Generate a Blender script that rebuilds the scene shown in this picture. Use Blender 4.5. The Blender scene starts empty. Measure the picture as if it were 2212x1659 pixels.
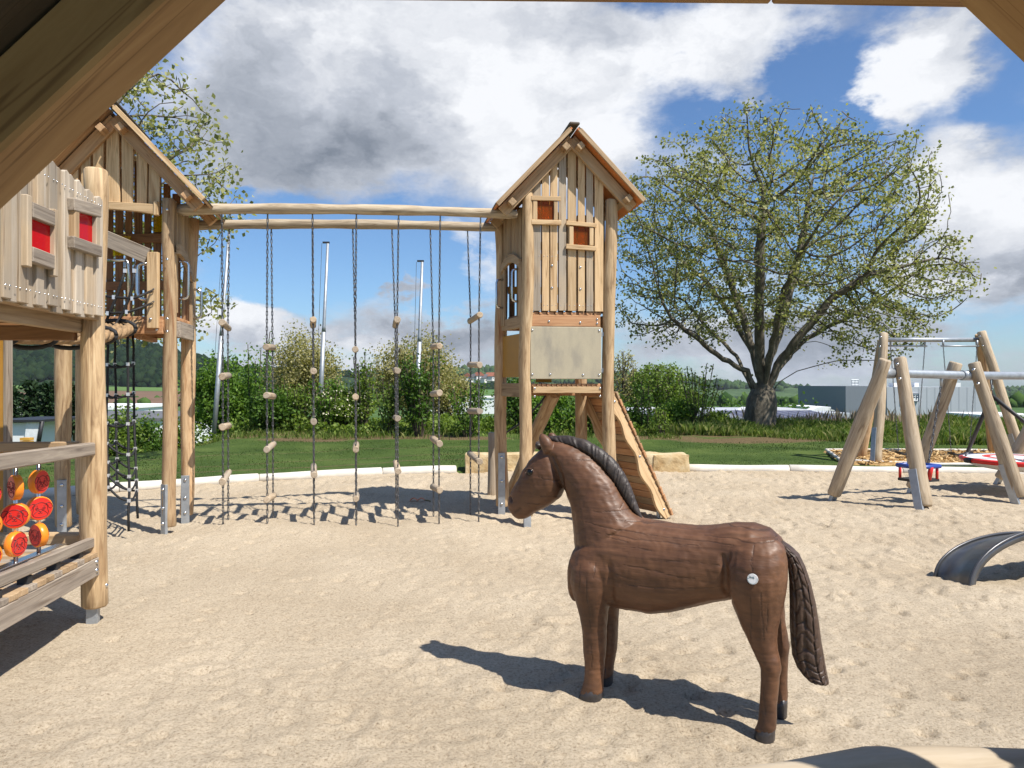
import bpy, bmesh, math, random
import numpy as np
from mathutils import Vector, Matrix
random.seed(11)
rng = np.random.default_rng(11)
SC = bpy.context.scene
V = Vector
# ------------------------------------------------------------------ camera
EYE = 1.6
FOC = 1534.0                       # focal length in the units used below
cam_data = bpy.data.cameras.new('camera')
cam = bpy.data.objects.new('camera', cam_data)
SC.collection.objects.link(cam)
cam.location = (0, 0, EYE)
cam.rotation_euler = (math.radians(90), 0, 0)
cam_data.sensor_width = 36
cam_data.lens = 24.96
cam_data.clip_start = 0.05
cam_data.clip_end = 12000
SC.camera = cam
# ------------------------------------------------------------------ world
SUN = V((0.535, -0.43, 1.0)).normalized()
world = bpy.data.worlds.new('World')
SC.world = world
world.use_nodes = True
def build_world():
    nt = world.node_tree; N = nt.nodes; L = nt.links
    N.clear()
    out = N.new('ShaderNodeOutputWorld'); bg = N.new('ShaderNodeBackground')
    bg.inputs['Strength'].default_value = 0.075
    L.new(bg.outputs[0], out.inputs[0])
    sky = N.new('ShaderNodeTexSky'); sky.sky_type = 'NISHITA'; sky.sun_disc = False
    sky.sun_elevation = math.asin(SUN.z)
    sky.sun_rotation = math.atan2(SUN.x, SUN.y)
    sky.air_density = 1.0; sky.dust_density = 0.6; sky.ozone_density = 2.0
    tc = N.new('ShaderNodeTexCoord')
    def math_(op, a, b=None, clamp=False):
        n = N.new('ShaderNodeMath'); n.operation = op; n.use_clamp = clamp
        for i, x in enumerate((a, b)):
            if x is None: continue
            if isinstance(x, (int, float)): n.inputs[i].default_value = x
            else: L.new(x, n.inputs[i])
        return n.outputs[0]
    def vmath(op, a, b):
        n = N.new('ShaderNodeVectorMath'); n.operation = op
        for i, x in enumerate((a, b)):
            if isinstance(x, (tuple, list, Vector)): n.inputs[i].default_value = x
            else: L.new(x, n.inputs[i])
        return n
    def noise_(vec, scale, detail, rough=0.55):
        n = N.new('ShaderNodeTexNoise'); L.new(vec, n.inputs['Vector'])
        n.inputs['Scale'].default_value = scale; n.inputs['Detail'].default_value = detail
        n.inputs['Roughness'].default_value = rough
        return n
    d0 = tc.outputs['Generated']
    # flatten the direction a little so that clouds get longer towards the horizon
    sq = vmath('MULTIPLY', d0, (1, 1, 1.9)).outputs[0]
    warp = noise_(sq, 3.2, 7, 0.62)
    wv = vmath('SUBTRACT', warp.outputs['Color'], (0.5, 0.5, 0.5)).outputs[0]
    wv = vmath('MULTIPLY', wv, (0.34, 0.34, 0.22)).outputs[0]
    d = vmath('ADD', d0, wv).outputs[0]
    fb = noise_(sq, 4.2, 9, 0.6).outputs['Fac']
    lo = noise_(sq, 1.7, 3, 0.5).outputs['Fac']
    def blob(u, v, ru, rv):
        c = V(((u-1106)/FOC, 1, -(v-829.5)/FOC)); k = c.length; c.normalize()
        df = vmath('SUBTRACT', d, c).outputs[0]
        s = vmath('MULTIPLY', df, (FOC*k/ru, FOC*k/max(ru, rv), FOC*k/rv)).outputs[0]
        n = N.new('ShaderNodeVectorMath'); n.operation = 'LENGTH'; L.new(s, n.inputs[0])
        m = N.new('ShaderNodeMapRange'); m.interpolation_type = 'SMOOTHSTEP'
        L.new(n.outputs['Value'], m.inputs[0])
        m.inputs[1].default_value = 1.0; m.inputs[2].default_value = 0.25
        return m.outputs[0]
    def field(items, base):
        acc = base
        for (u, v, ru, rv, w) in items:
            acc = math_('ADD', acc, math_('MULTIPLY', blob(u, v, ru, rv), w))
        return acc
    base = math_('ADD', math_('MULTIPLY', math_('SUBTRACT', fb, 0.5), 2.0), math_('MULTIPLY', math_('SUBTRACT', lo, 0.62), 1.6))
    sp_ = N.new('ShaderNodeSeparateXYZ'); L.new(d0, sp_.inputs[0])
    lowz = N.new('ShaderNodeMapRange'); lowz.interpolation_type = 'SMOOTHSTEP'; L.new(sp_.outputs['Z'], lowz.inputs[0]); lowz.inputs[1].default_value = 0.20; lowz.inputs[2].default_value = 0.02
    fine_low = noise_(vmath('MULTIPLY', d0, (1, 1, 3.2)).outputs[0], 6.5, 9, 0.6).outputs['Fac']
    base = math_('ADD', base, math_('MULTIPLY', lowz.outputs[0], math_('ADD', 0.25, math_('MULTIPLY', math_('SUBTRACT', fine_low, 0.45), 3.0))))
    dens = field(CLOUDS, base)
    al = N.new('ShaderNodeMapRange'); al.interpolation_type = 'SMOOTHSTEP'
    L.new(dens, al.inputs[0]); al.inputs[1].default_value = -0.24; al.inputs[2].default_value = 0.72
    shade = field(GREYS, math_('ADD', 0.30, math_('MULTIPLY', math_('SUBTRACT', noise_(d, 6.0, 8, 0.6).outputs['Fac'], 0.45), 1.6)))
    cr = N.new('ShaderNodeValToRGB'); L.new(shade, cr.inputs[0])
    e = cr.color_ramp.elements
    e[0].position = 0.0; e[0].color = (0.80, 0.83, 0.87, 1)
    e[1].position = 1.0; e[1].color = (0.19, 0.225, 0.28, 1)
    m_ = cr.color_ramp.elements.new(0.45); m_.color = (0.46, 0.50, 0.57, 1)
    cc = vmath('MULTIPLY', cr.outputs[0], (11.2, 11.0, 10.9)).outputs[0]
    tint = vmath('MULTIPLY', sky.outputs[0], SKY_TINT).outputs[0]
    mix = N.new('ShaderNodeMix'); mix.data_type = 'RGBA'
    L.new(al.outputs[0], mix.inputs[0]); L.new(tint, mix.inputs[6]); L.new(cc, mix.inputs[7])
    L.new(mix.outputs[2], bg.inputs[0])
SKY_TINT = (0.86, 1.10, 1.36)
CLOUDS = [(880, 190, 640, 310, 1.45), (620, 330, 360, 150, 0.7), (1120, 100, 300, 170, 0.5), (1520, 90, 400, 170, 1.0),
          (1985, 150, 210, 165, 1.35), (2130, 480, 220, 260, 1.2), (1240, 330, 200, 120, 0.4),
          (1205, 205, 60, 60, -0.8), (1380, 150, 70, 35, -0.6), (1790, 230, 150, 230, -0.9), (1640, 260, 260, 60, -0.8),
          (2190, 260, 120, 60, -0.3), (620, 560, 260, 120, -1.1), (900, 570, 260, 110, -0.9), (480, 440, 60, 40, -0.9),
          (1020, 560, 110, 90, 1.0), (620, 730, 260, 90, 0.95), (960, 710, 180, 90, 1.0), (810, 620, 50, 35, 1.2),
          (1700, 760, 460, 90, 1.2), (1450, 560, 200, 170, -0.3), (1700, 480, 220, 150, -0.4)]
GREYS = [(660, 350, 420, 140, 0.36), (560, 180, 200, 150, 0.22), (900, 330, 300, 90, 0.25), (1200, 110, 260, 60, 0.2),
         (1700, 760, 500, 90, 0.42), (2150, 620, 160, 90, 0.4), (960, 690, 160, 50, 0.35), (810, 630, 60, 30, 0.3), (620, 620, 200, 40, 0.2),
         (880, 120, 500, 150, -0.25), (1150, 280, 280, 170, -0.4), (1500, 110, 330, 150, -0.35), (1985, 160, 200, 150, -0.4), (2130, 430, 240, 140, -0.35), (560, 690, 260, 70, -0.4), (860, 760, 240, 60, -0.3), (1020, 560, 140, 110, -0.3), (2100, 640, 100, 40, -0.5)]
build_world()
# ------------------------------------------------------------------ sun
sd = bpy.data.lights.new('sun', 'SUN'); sd.energy = 5.0; sd.angle = math.radians(0.5); sd.color = (1.0, 0.95, 0.87)
so = bpy.data.objects.new('sun', sd); SC.collection.objects.link(so)
so.rotation_euler = (-SUN).to_track_quat('-Z', 'Y').to_euler(); so.location = (20, -12, 40)
vs = SC.view_settings
vs.view_transform = 'Standard'; vs.look = 'None'; vs.exposure = 0.5; vs.gamma = 1.0; vs.use_curve_mapping = False
SC.cycles.max_bounces = 6; SC.cycles.transparent_max_bounces = 8
# ------------------------------------------------------------------ helpers
def W(u, v, Y): return V(((u-1106)/FOC*Y, Y, EYE-(v-829.5)/FOC*Y))       # a sight line followed out to depth Y
def G(u, v, z=0.0): return W(u, v, (EYE-z)*FOC/(v-829.5))                # the same, down to a level z
WM = {}
def reg(o, M=None):
    SC.collection.objects.link(o); WM[o] = M if M is not None else Matrix.Identity(4); return o
def tag(o, label=None, cat=None, group=None, kind=None):
    if label: o['label'] = label
    if cat: o['category'] = cat
    if group: o['group'] = group
    if kind: o['kind'] = kind
    return o
def root(name, label, cat, loc=(0, 0, 0), group=None):
    o = bpy.data.objects.new(name, None); o.empty_display_size = 0.2
    M = Matrix.Translation(V(loc)); reg(o, M); o.matrix_basis = M
    return tag(o, label, cat, group)
def part(name, me, mat, parent=None, M=None, label=None, kind=None):
    o = bpy.data.objects.new(name, me); M = M if M is not None else Matrix.Identity(4); reg(o, M)
    if mat is not None and not me.materials: me.materials.append(mat)
    if parent is not None:
        o.parent = parent; o.matrix_basis = WM[parent].inverted() @ M
    else: o.matrix_basis = M
    return tag(o, label, None, None, kind)
def frame(o, ax, ay):
    ax = V(ax).normalized(); az = ax.cross(V(ay)).normalized(); ay = az.cross(ax)
    M = Matrix((ax, ay, az)).transposed().to_4x4(); M.translation = V(o); return M
def np_mesh(name, v, f, smooth=False):
    """v (n,3); f (m,3) or (m,4) integer array, or a list of faces"""
    me = bpy.data.meshes.new(name)
    if isinstance(f, list):
        me.from_pydata([tuple(x) for x in v], [], f)
    else:
        v = np.asarray(v, dtype=np.float32); f = np.asarray(f, dtype=np.int32); k = f.shape[1]
        me.vertices.add(len(v)); me.vertices.foreach_set('co', v.ravel())
        me.loops.add(f.size); me.loops.foreach_set('vertex_index', f.ravel())
        me.polygons.add(len(f)); me.polygons.foreach_set('loop_start', np.arange(0, f.size, k, dtype=np.int32))
        me.polygons.foreach_set('loop_total', np.full(len(f), k, dtype=np.int32))
        me.update(calc_edges=True)
    if smooth: me.polygons.foreach_set('use_smooth', np.ones(len(me.polygons), dtype=bool))
    me.validate(); return me
class MB:
    """collects shapes into one mesh"""
    def __init__(s): s.v = []; s.f = []
    def add(s, vs, fs):
        o = len(s.v); s.v += [tuple(x) for x in vs]; s.f += [[i+o for i in q] for q in fs]
    def mesh(s, name, smooth=False): return np_mesh(name, s.v, s.f, smooth)
def cham(L, w, h, b=0.004, x0=0.0):
    """chamfered box: x in 0..L, y +-w/2, z +-h/2"""
    b = min(b, L*0.4, w*0.4, h*0.4); X = (x0, x0+L); Y = (-w/2, w/2); Z = (-h/2, h/2)
    bm = bmesh.new()
    for i in (0, 1):
        for j in (0, 1):
            for k in (0, 1):
                sx, sy, sz = (1-2*i)*b, (1-2*j)*b, (1-2*k)*b
                bm.verts.new((X[i]+sx, Y[j]+sy, Z[k])); bm.verts.new((X[i]+sx, Y[j], Z[k]+sz)); bm.verts.new((X[i], Y[j]+sy, Z[k]+sz))
    bmesh.ops.convex_hull(bm, input=bm.verts)
    bmesh.ops.dissolve_limit(bm, angle_limit=0.01, verts=bm.verts, edges=bm.edges)
    me = bpy.data.meshes.new('board'); bm.to_mesh(me); bm.free(); return me
def beam(name, p0, p1, w, h, side, mat, parent, b=0.004, label=None):
    p0, p1 = V(p0), V(p1)
    return part(name, cham((p1-p0).length, w, h, b), mat, parent, frame(p0, p1-p0, side), label)
def prism(name, pts, thick, M, mat, parent, b=0.0, label=None):
    """polygon pts (x,y) in the frame M, extruded from z=-thick/2 to thick/2"""
    bm = bmesh.new()
    lo = [bm.verts.new((x, y, -thick/2)) for x, y in pts]; hi = [bm.verts.new((x, y, thick/2)) for x, y in pts]
    n = len(pts); bm.faces.new(lo[::-1]); bm.faces.new(hi)
    for i in range(n): bm.faces.new((lo[i], lo[(i+1) % n], hi[(i+1) % n], hi[i]))
    bmesh.ops.recalc_face_normals(bm, faces=bm.faces)
    if b: bmesh.ops.bevel(bm, geom=list(bm.edges), offset=b, segments=1, affect='EDGES')
    me = bpy.data.meshes.new('board'); bm.to_mesh(me); bm.free()
    return part(name, me, mat, parent, M, label)
def ringsmesh(rings, name='loft', caps=True, smooth=True):
    n = len(rings[0]); v = [p for r in rings for p in r]; f = []
    for i in range(len(rings)-1):
        for j in range(n):
            a = i*n+j; b2 = i*n+(j+1) % n; f.append([a, b2, b2+n, a+n])
    if caps: f.append(list(range(n))[::-1]); f.append([(len(rings)-1)*n+j for j in range(n)])
    me = np_mesh(name, v, f)
    if smooth:
        for p in me.polygons: p.use_smooth = len(p.vertices) == 4
    return me
def log(name, p0, p1, r0, r1, mat, parent, seed=0, wob=0.012, bend=0.0, sides=16, n=None, label=None, ends=0.012, side=(0.3, 0.2, 1)):
    p0, p1 = V(p0), V(p1); L = (p1-p0).length; R = random.Random(seed*131+7)
    n = n or max(5, int(L/0.13)); ph = [R.uniform(0, 6.28) for _ in range(6)]; rings = []
    xs = [0, ends]+[ends+(L-2*ends)*i/(n-1) for i in range(1, n-1)]+[L-ends, L]
    for i, x in enumerate(xs):
        t = x/L; r = r0+(r1-r0)*t
        cy = wob*0.9*(math.sin(t*7*L/3+ph[0])+0.6*math.sin(t*13*L/3+ph[1])); cz = wob*0.9*math.sin(t*6*L/3+ph[2])+bend*math.sin(math.pi*t)
        k = 0.86 if i in (0, len(xs)-1) else 1.0
        ring = []
        for j in range(sides):
            a = 2*math.pi*j/sides
            rr = r*k*(1+0.045*math.sin(2*a+ph[3]+t*4)+0.03*math.sin(3*a+ph[4]-t*9)+0.05*math.sin(t*5*L/2+ph[5]))+R.uniform(-1, 1)*0.0016
            ring.append((x, cy+rr*math.cos(a), cz+rr*math.sin(a)))
        rings.append(ring)
    d = p1-p0
    sv = V(side)
    if abs(d.normalized().dot(sv.normalized())) > 0.95: sv = V((1, 0.2, 0))
    return part(name, ringsmesh(rings), mat, parent, frame(p0, d, sv), label)
def tube_rings(pts, r, sides=8, taper=None):
    pts = [V(p) for p in pts]; rings = []; up = None
    for i, p in enumerate(pts):
        t = (pts[min(i+1, len(pts)-1)]-pts[max(i-1, 0)]).normalized()
        if up is None:
            up = V((0, 0, 1)) if abs(t.z) < 0.9 else V((1, 0, 0))
        x = t.cross(up).normalized(); y = x.cross(t).normalized(); up = y
        rr = r if not taper else r*taper[i]
        rings.append([p+x*rr*math.cos(2*math.pi*j/sides)+y*rr*math.sin(2*math.pi*j/sides) for j in range(sides)])
    return rings
def tube(name, pts, r, mat, parent, sides=8, taper=None, label=None, kind=None):
    return part(name, ringsmesh(tube_rings(pts, r, sides, taper)), mat, parent, None, label, kind)
def add_tube(mb, pts, r, sides=6):
    rs = tube_rings(pts, r, sides); n = sides; v = [p for q in rs for p in q]; f = []
    for i in range(len(rs)-1):
        for j in range(n):
            a = i*n+j; b2 = i*n+(j+1) % n; f.append([a, b2, b2+n, a+n])
    f.append(list(range(n))[::-1]); f.append([(len(rs)-1)*n+j for j in range(n)]); mb.add(v, f)
def add_dome(mb, c, nrm, r=0.012, h=0.008, sides=8):
    nrm = V(nrm).normalized(); x = nrm.orthogonal().normalized(); y = nrm.cross(x); c = V(c); v = []; f = []
    for k, (rr, hh) in enumerate(((1, 0), (0.9, 0.5), (0.5, 0.95))):
        v += [c+x*r*rr*math.cos(6.2832*j/sides)+y*r*rr*math.sin(6.2832*j/sides)+nrm*h*hh for j in range(sides)]
    for k in range(2):
        for j in range(sides): a = k*sides+j; b2 = k*sides+(j+1) % sides; f.append([a, b2, b2+sides, a+sides])
    f.append([2*sides+j for j in range(sides)]); mb.add(v, f)
def add_box(mb, c, sx, sy, sz, rot=None):
    c = V(c); v = []
    for i in (-1, 1):
        for j in (-1, 1):
            for k in (-1, 1):
                p = V((i*sx/2, j*sy/2, k*sz/2))
                if rot is not None: p = rot @ p
                v.append(c+p)
    mb.add(v, [[0, 1, 3, 2], [4, 6, 7, 5], [0, 4, 5, 1], [2, 3, 7, 6], [0, 2, 6, 4], [1, 5, 7, 3]])
_tab = rng.random((256, 256))
def vn(x, y, s=0):
    """smooth value noise in -1..1"""
    x = np.asarray(x)+s*17.31; y = np.asarray(y)+s*9.73
    xi = np.floor(x).astype(int); yi = np.floor(y).astype(int); fx = x-xi; fy = y-yi
    fx = fx*fx*(3-2*fx); fy = fy*fy*(3-2*fy)
    a = _tab[xi % 256, yi % 256]; b = _tab[(xi+1) % 256, yi % 256]; c = _tab[xi % 256, (yi+1) % 256]; d = _tab[(xi+1) % 256, (yi+1) % 256]
    return 2*((a*(1-fx)+b*fx)*(1-fy)+(c*(1-fx)+d*fx)*fy)-1
def grid(xs, ys, z):
    nx, ny = len(xs), len(ys); X, Y = np.meshgrid(xs, ys)
    v = np.stack([X, Y, z], -1).reshape(-1, 3)
    i = np.arange(nx-1); j = np.arange(ny-1); I, J = np.meshgrid(i, j); a = (J*nx+I).ravel()
    return v, np.stack([a, a+1, a+1+nx, a+nx], -1)
# ------------------------------------------------------------------ materials
def newmat(name):
    m = bpy.data.materials.new(name); m.use_nodes = True; nt = m.node_tree
    return m, nt, nt.nodes, nt.links, nt.nodes['Principled BSDF']
def nod(N, t, **kw):
    n = N.new(t)
    for k, v in kw.items():
        if k in n.inputs: n.inputs[k].default_value = v
        else: setattr(n, k, v)
    return n
def ramp(N, L, src, stops):
    r = N.new('ShaderNodeValToRGB'); L.new(src, r.inputs[0]); e = r.color_ramp.elements
    e[0].position = stops[0][0]; e[0].color = (*stops[0][1], 1); e[1].position = stops[-1][0]; e[1].color = (*stops[-1][1], 1)
    for p, c in stops[1:-1]: e.new(p).color = (*c, 1)
    return r.outputs[0]
def mixc(N, L, fac, a, b, mode='MIX'):
    m = N.new('ShaderNodeMix'); m.data_type = 'RGBA'; m.blend_type = mode
    for i, x in ((0, fac), (6, a), (7, b)):
        if isinstance(x, (int, float)): m.inputs[i].default_value = x
        elif isinstance(x, tuple): m.inputs[i].default_value = (*x, 1)
        else: L.new(x, m.inputs[i])
    return m.outputs[2]
def wood(name, lo, mid, hi, streak=None, grain=(1.1, 15, 15), rough=0.72, grey=None, bump=0.25):
    m, nt, N, L, P = newmat(name)
    tc = N.new('ShaderNodeTexCoord'); oi = N.new('ShaderNodeObjectInfo')
    off = nod(N, 'ShaderNodeVectorMath', operation='SCALE'); off.inputs[0].default_value = (37, 91, 53); L.new(oi.outputs['Random'], off.inputs['Scale'])
    add = nod(N, 'ShaderNodeVectorMath', operation='ADD'); L.new(tc.outputs['Object'], add.inputs[0]); L.new(off.outputs[0], add.inputs[1])
    mp = N.new('ShaderNodeMapping'); mp.inputs['Scale'].default_value = grain; L.new(add.outputs[0], mp.inputs['Vector'])
    n1 = nod(N, 'ShaderNodeTexNoise', Scale=1.6, Detail=7.0, Roughness=0.62, Distortion=1.2); L.new(mp.outputs[0], n1.inputs['Vector'])
    c = ramp(N, L, n1.outputs['Fac'], [(0.28, lo), (0.5, mid), (0.7, hi)])
    n2 = nod(N, 'ShaderNodeTexNoise', Scale=2.3, Detail=4.0); L.new(add.outputs[0], n2.inputs['Vector'])
    if grey:
        f = ramp(N, L, n2.outputs['Fac'], [(0.38, (0.1, 0.1, 0.1)), (0.62, (0.95, 0.95, 0.95))]); c = mixc(N, L, f, c, grey)
    if streak:
        m2 = N.new('ShaderNodeMapping'); m2.inputs['Scale'].default_value = (1.3, 9, 9); L.new(add.outputs[0], m2.inputs['Vector'])
        n3 = nod(N, 'ShaderNodeTexNoise', Scale=1.1, Detail=5.0, Distortion=0.8); L.new(m2.outputs[0], n3.inputs['Vector'])
        f = ramp(N, L, n3.outputs['Fac'], [(0.57, (0, 0, 0)), (0.70, (0.8, 0.8, 0.8))]); c = mixc(N, L, f, c, streak)
    m4 = N.new('ShaderNodeMapping'); m4.inputs['Scale'].default_value = (0.55, 20, 20); L.new(add.outputs[0], m4.inputs['Vector'])
    n4 = nod(N, 'ShaderNodeTexNoise', Scale=1.0, Detail=2.0, Distortion=0.5); L.new(m4.outputs[0], n4.inputs['Vector'])
    f = ramp(N, L, n4.outputs['Fac'], [(0.40, (1, 1, 1)), (0.425, (0.60, 0.54, 0.48)), (0.45, (1, 1, 1))]); c = mixc(N, L, 1.0, c, f, 'MULTIPLY')
    rv = nod(N, 'ShaderNodeMapRange'); L.new(oi.outputs['Random'], rv.inputs[0]); rv.inputs[3].default_value = 0.78; rv.inputs[4].default_value = 1.1
    cv = nod(N, 'ShaderNodeVectorMath', operation='SCALE'); L.new(c, cv.inputs[0]); L.new(rv.outputs[0], cv.inputs['Scale'])
    L.new(cv.outputs[0], P.inputs['Base Color']); P.inputs['Roughness'].default_value = rough
    b = nod(N, 'ShaderNodeBump', Strength=bump, Distance=0.006); L.new(n1.outputs['Fac'], b.inputs['Height']); L.new(b.outputs[0], P.inputs['Normal'])
    return m
def plain(name, col, rough=0.5, metal=0.0, var=0.12, scale=8.0, bump=0.0, spec=None):
    m, nt, N, L, P = newmat(name); tc = N.new('ShaderNodeTexCoord')
    n = nod(N, 'ShaderNodeTexNoise', Scale=scale, Detail=5.0, Roughness=0.6); L.new(tc.outputs['Object'], n.inputs['Vector'])
    a = tuple(x*(1-var) for x in col); b = tuple(min(1, x*(1+var)) for x in col)
    L.new(ramp(N, L, n.outputs['Fac'], [(0.3, a), (0.7, b)]), P.inputs['Base Color'])
    P.inputs['Roughness'].default_value = rough; P.inputs['Metallic'].default_value = metal
    if spec is not None: P.inputs['Specular IOR Level'].default_value = spec
    if bump:
        bb = nod(N, 'ShaderNodeBump', Strength=bump, Distance=0.01); L.new(n.outputs['Fac'], bb.inputs['Height']); L.new(bb.outputs[0], P.inputs['Normal'])
    return m
def leafmat(name, cols, trans=0.3, rough=0.55, spec=0.25):
    m, nt, N, L, P = newmat(name); g = N.new('ShaderNodeNewGeometry')
    k = len(cols); c = ramp(N, L, g.outputs['Random Per Island'], [(i/(k-1), cols[i]) for i in range(k)])
    L.new(c, P.inputs['Base Color']); P.inputs['Roughness'].default_value = rough; P.inputs['Specular IOR Level'].default_value = spec
    tr = N.new('ShaderNodeBsdfTranslucent'); bright = nod(N, 'ShaderNodeVectorMath', operation='MULTIPLY'); L.new(c, bright.inputs[0]); bright.inputs[1].default_value = (1.5, 1.6, 0.8)
    L.new(bright.outputs[0], tr.inputs[0]); mx = N.new('ShaderNodeMixShader'); mx.inputs[0].default_value = trans
    L.new(P.outputs[0], mx.inputs[1]); L.new(tr.outputs[0], mx.inputs[2]); L.new(mx.outputs[0], N['Material Output'].inputs[0])
    return m
M = {}
M['fresh'] = wood('fresh_larch', (0.41, 0.26, 0.125), (0.58, 0.395, 0.21), (0.67, 0.485, 0.28), streak=(0.40, 0.235, 0.105), bump=0.2)
M['logw'] = wood('peeled_log', (0.23, 0.137, 0.065), (0.46, 0.315, 0.17), (0.60, 0.44, 0.26), streak=(0.27, 0.155, 0.068), grain=(1.6, 13, 13), bump=0.4)
M['rust'] = wood('honey_log', (0.25, 0.14, 0.065), (0.46, 0.305, 0.165), (0.59, 0.43, 0.25), streak=(0.30, 0.12, 0.036), grain=(1.4, 11, 11), bump=0.4)
M['paleplank'] = wood('pale_plank', (0.34, 0.245, 0.15), (0.46, 0.345, 0.22), (0.55, 0.43, 0.29), grey=(0.34, 0.285, 0.22), bump=0.2)
M['grey'] = wood('weathered_board', (0.17, 0.135, 0.105), (0.30, 0.245, 0.19), (0.42, 0.35, 0.27), grain=(1.0, 20, 20))
M['tan'] = wood('tan_board', (0.26, 0.165, 0.085), (0.38, 0.255, 0.14), (0.47, 0.335, 0.195), grain=(0.9, 14, 14))
M['redwood'] = wood('reddish_larch', (0.36, 0.165, 0.07), (0.47, 0.245, 0.115), (0.56, 0.33, 0.17))
M['greylog'] = wood('greyed_log', (0.24, 0.19, 0.135), (0.38, 0.30, 0.215), (0.50, 0.41, 0.30), grain=(0.8, 10, 10))
M['swinglog'] = wood('robinia_log', (0.27, 0.20, 0.13), (0.42, 0.325, 0.215), (0.54, 0.44, 0.31), grain=(1.3, 11, 11), bump=0.4)
M['beamlog'] = wood('pale_beam_log', (0.24, 0.18, 0.115), (0.42, 0.33, 0.22), (0.56, 0.465, 0.335), grain=(1.3, 14, 14), bump=0.5)
M['brown'] = wood('roof_board', (0.16, 0.075, 0.03), (0.24, 0.115, 0.045), (0.31, 0.16, 0.07))
M['orange_under'] = plain('orange_laminate', (0.50, 0.17, 0.045), 0.45)
M['roofdark'] = plain('dark_roof_laminate', (0.10, 0.075, 0.055), 0.6)
M['steel'] = plain('galvanised_steel', (0.36, 0.385, 0.41), 0.5, 0.6, 0.15, 14)
M['stainless'] = plain('stainless_steel', (0.62, 0.62, 0.62), 0.22, 1.0, 0.04)
M['chain'] = plain('zinc_chain', (0.15, 0.15, 0.155), 0.42, 0.8, 0.1)
M['black'] = plain('black_rope', (0.012, 0.012, 0.013), 0.7, 0, 0.3, 60, 0.5)
M['warmwood'] = wood('warm_larch', (0.36, 0.20, 0.095), (0.50, 0.305, 0.155), (0.58, 0.38, 0.21))
M['rubber'] = plain('black_rubber', (0.02, 0.02, 0.022), 0.55)
M['hemp'] = plain('hemp_rope', (0.30, 0.19, 0.095), 0.9, 0, 0.35, 30, 0.6)
M['clamp'] = plain('aluminium_clamp', (0.75, 0.75, 0.76), 0.35, 0.6)
M['red'] = plain('red_plastic', (0.60, 0.022, 0.016), 0.35, 0, 0.05)
M['orange'] = plain('orange_plastic', (0.80, 0.24, 0.015), 0.35, 0, 0.05)
M['engrave'] = plain('engraved_line', (0.10, 0.006, 0.006), 0.6)
M['yellowp'] = plain('yellow_panel', (0.55, 0.30, 0.02), 0.4, 0, 0.06)
M['ochre'] = plain('ochre_panel', (0.42, 0.21, 0.03), 0.45, 0, 0.06)
M['blue'] = plain('blue_plastic', (0.025, 0.065, 0.30), 0.4, 0, 0.05)
M['white'] = plain('white_plastic', (0.75, 0.75, 0.74), 0.4, 0, 0.03)
M['kerb'] = plain('pale_concrete', (0.60, 0.56, 0.49), 0.8, 0, 0.12, 5, 0.3)
M['hoof'] = plain('charcoal_stain', (0.038, 0.033, 0.032), 0.42, 0, 0.35, 25, 0.5)
M['concrete'] = plain('factory_metal', (0.40, 0.42, 0.45), 0.6, 0, 0.03, 0.3)
def glass(name, col, trans):
    m, nt, N, L, P = newmat(name)
    P.inputs['Base Color'].default_value = (*col, 1); P.inputs['Roughness'].default_value = 0.08
    P.inputs['Transmission Weight'].default_value = trans; P.inputs['IOR'].default_value = 1.2
    return m
M['redglass'] = glass('red_acrylic', (0.62, 0.008, 0.012), 0.25)
M['amberglass'] = glass('amber_acrylic', (0.62, 0.20, 0.03), 0.85)
M['yellowglass'] = glass('yellow_acrylic', (0.85, 0.62, 0.02), 0.75)
# ================================================================== ground
KX = np.array([-16, -12, -9, -6.95, -4.88, -2.84, -0.97, 1.2, 3.17, 4.99, 8.96, 14, 22]); KY = np.array([1.5, 5.2, 8.2, 9.76, 11.23, 12.24, 12.80, 13.0, 12.98, 12.90, 12.5, 11.4, 9.0])
def kerb_y(x):
    x = np.asarray(x, dtype=float); acc = 0
    for o in (-0.8, -0.4, 0, 0.4, 0.8): acc = acc+np.interp(x+o, KX, KY)
    return acc/5
def sst(a, b, x):
    t = np.clip((np.asarray(x, dtype=float)-a)/(b-a), 0, 1); return t*t*(3-2*t)
def lawn_h(x, y):
    d = y-kerb_y(x)
    z = -1.35*sst(13.5, 20.5, y)*sst(-7.2, -10.5, x+0*y)+0.03+0.016*np.clip(d, 0, 5)+0.16*sst(17.2, 21.6, y+0.25*vn(x*0.5, y*0.5, 3))*sst(-13, -6, x+0*y)
    z = z-2.1*sst(24.5, 34, y)
    z = z+0.03*vn(x*0.7, y*0.7, 1)+0.012*vn(x*2.1, y*2.1, 2)
    return np.where(d < 0, z-0.35*sst(0, 0.25, -d), z)
def valley_h(x, y):
    return -2.2-0.024*np.clip(y-30, 0, 1000)-0.004*np.clip(y-1030, 0, 3000)
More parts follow.
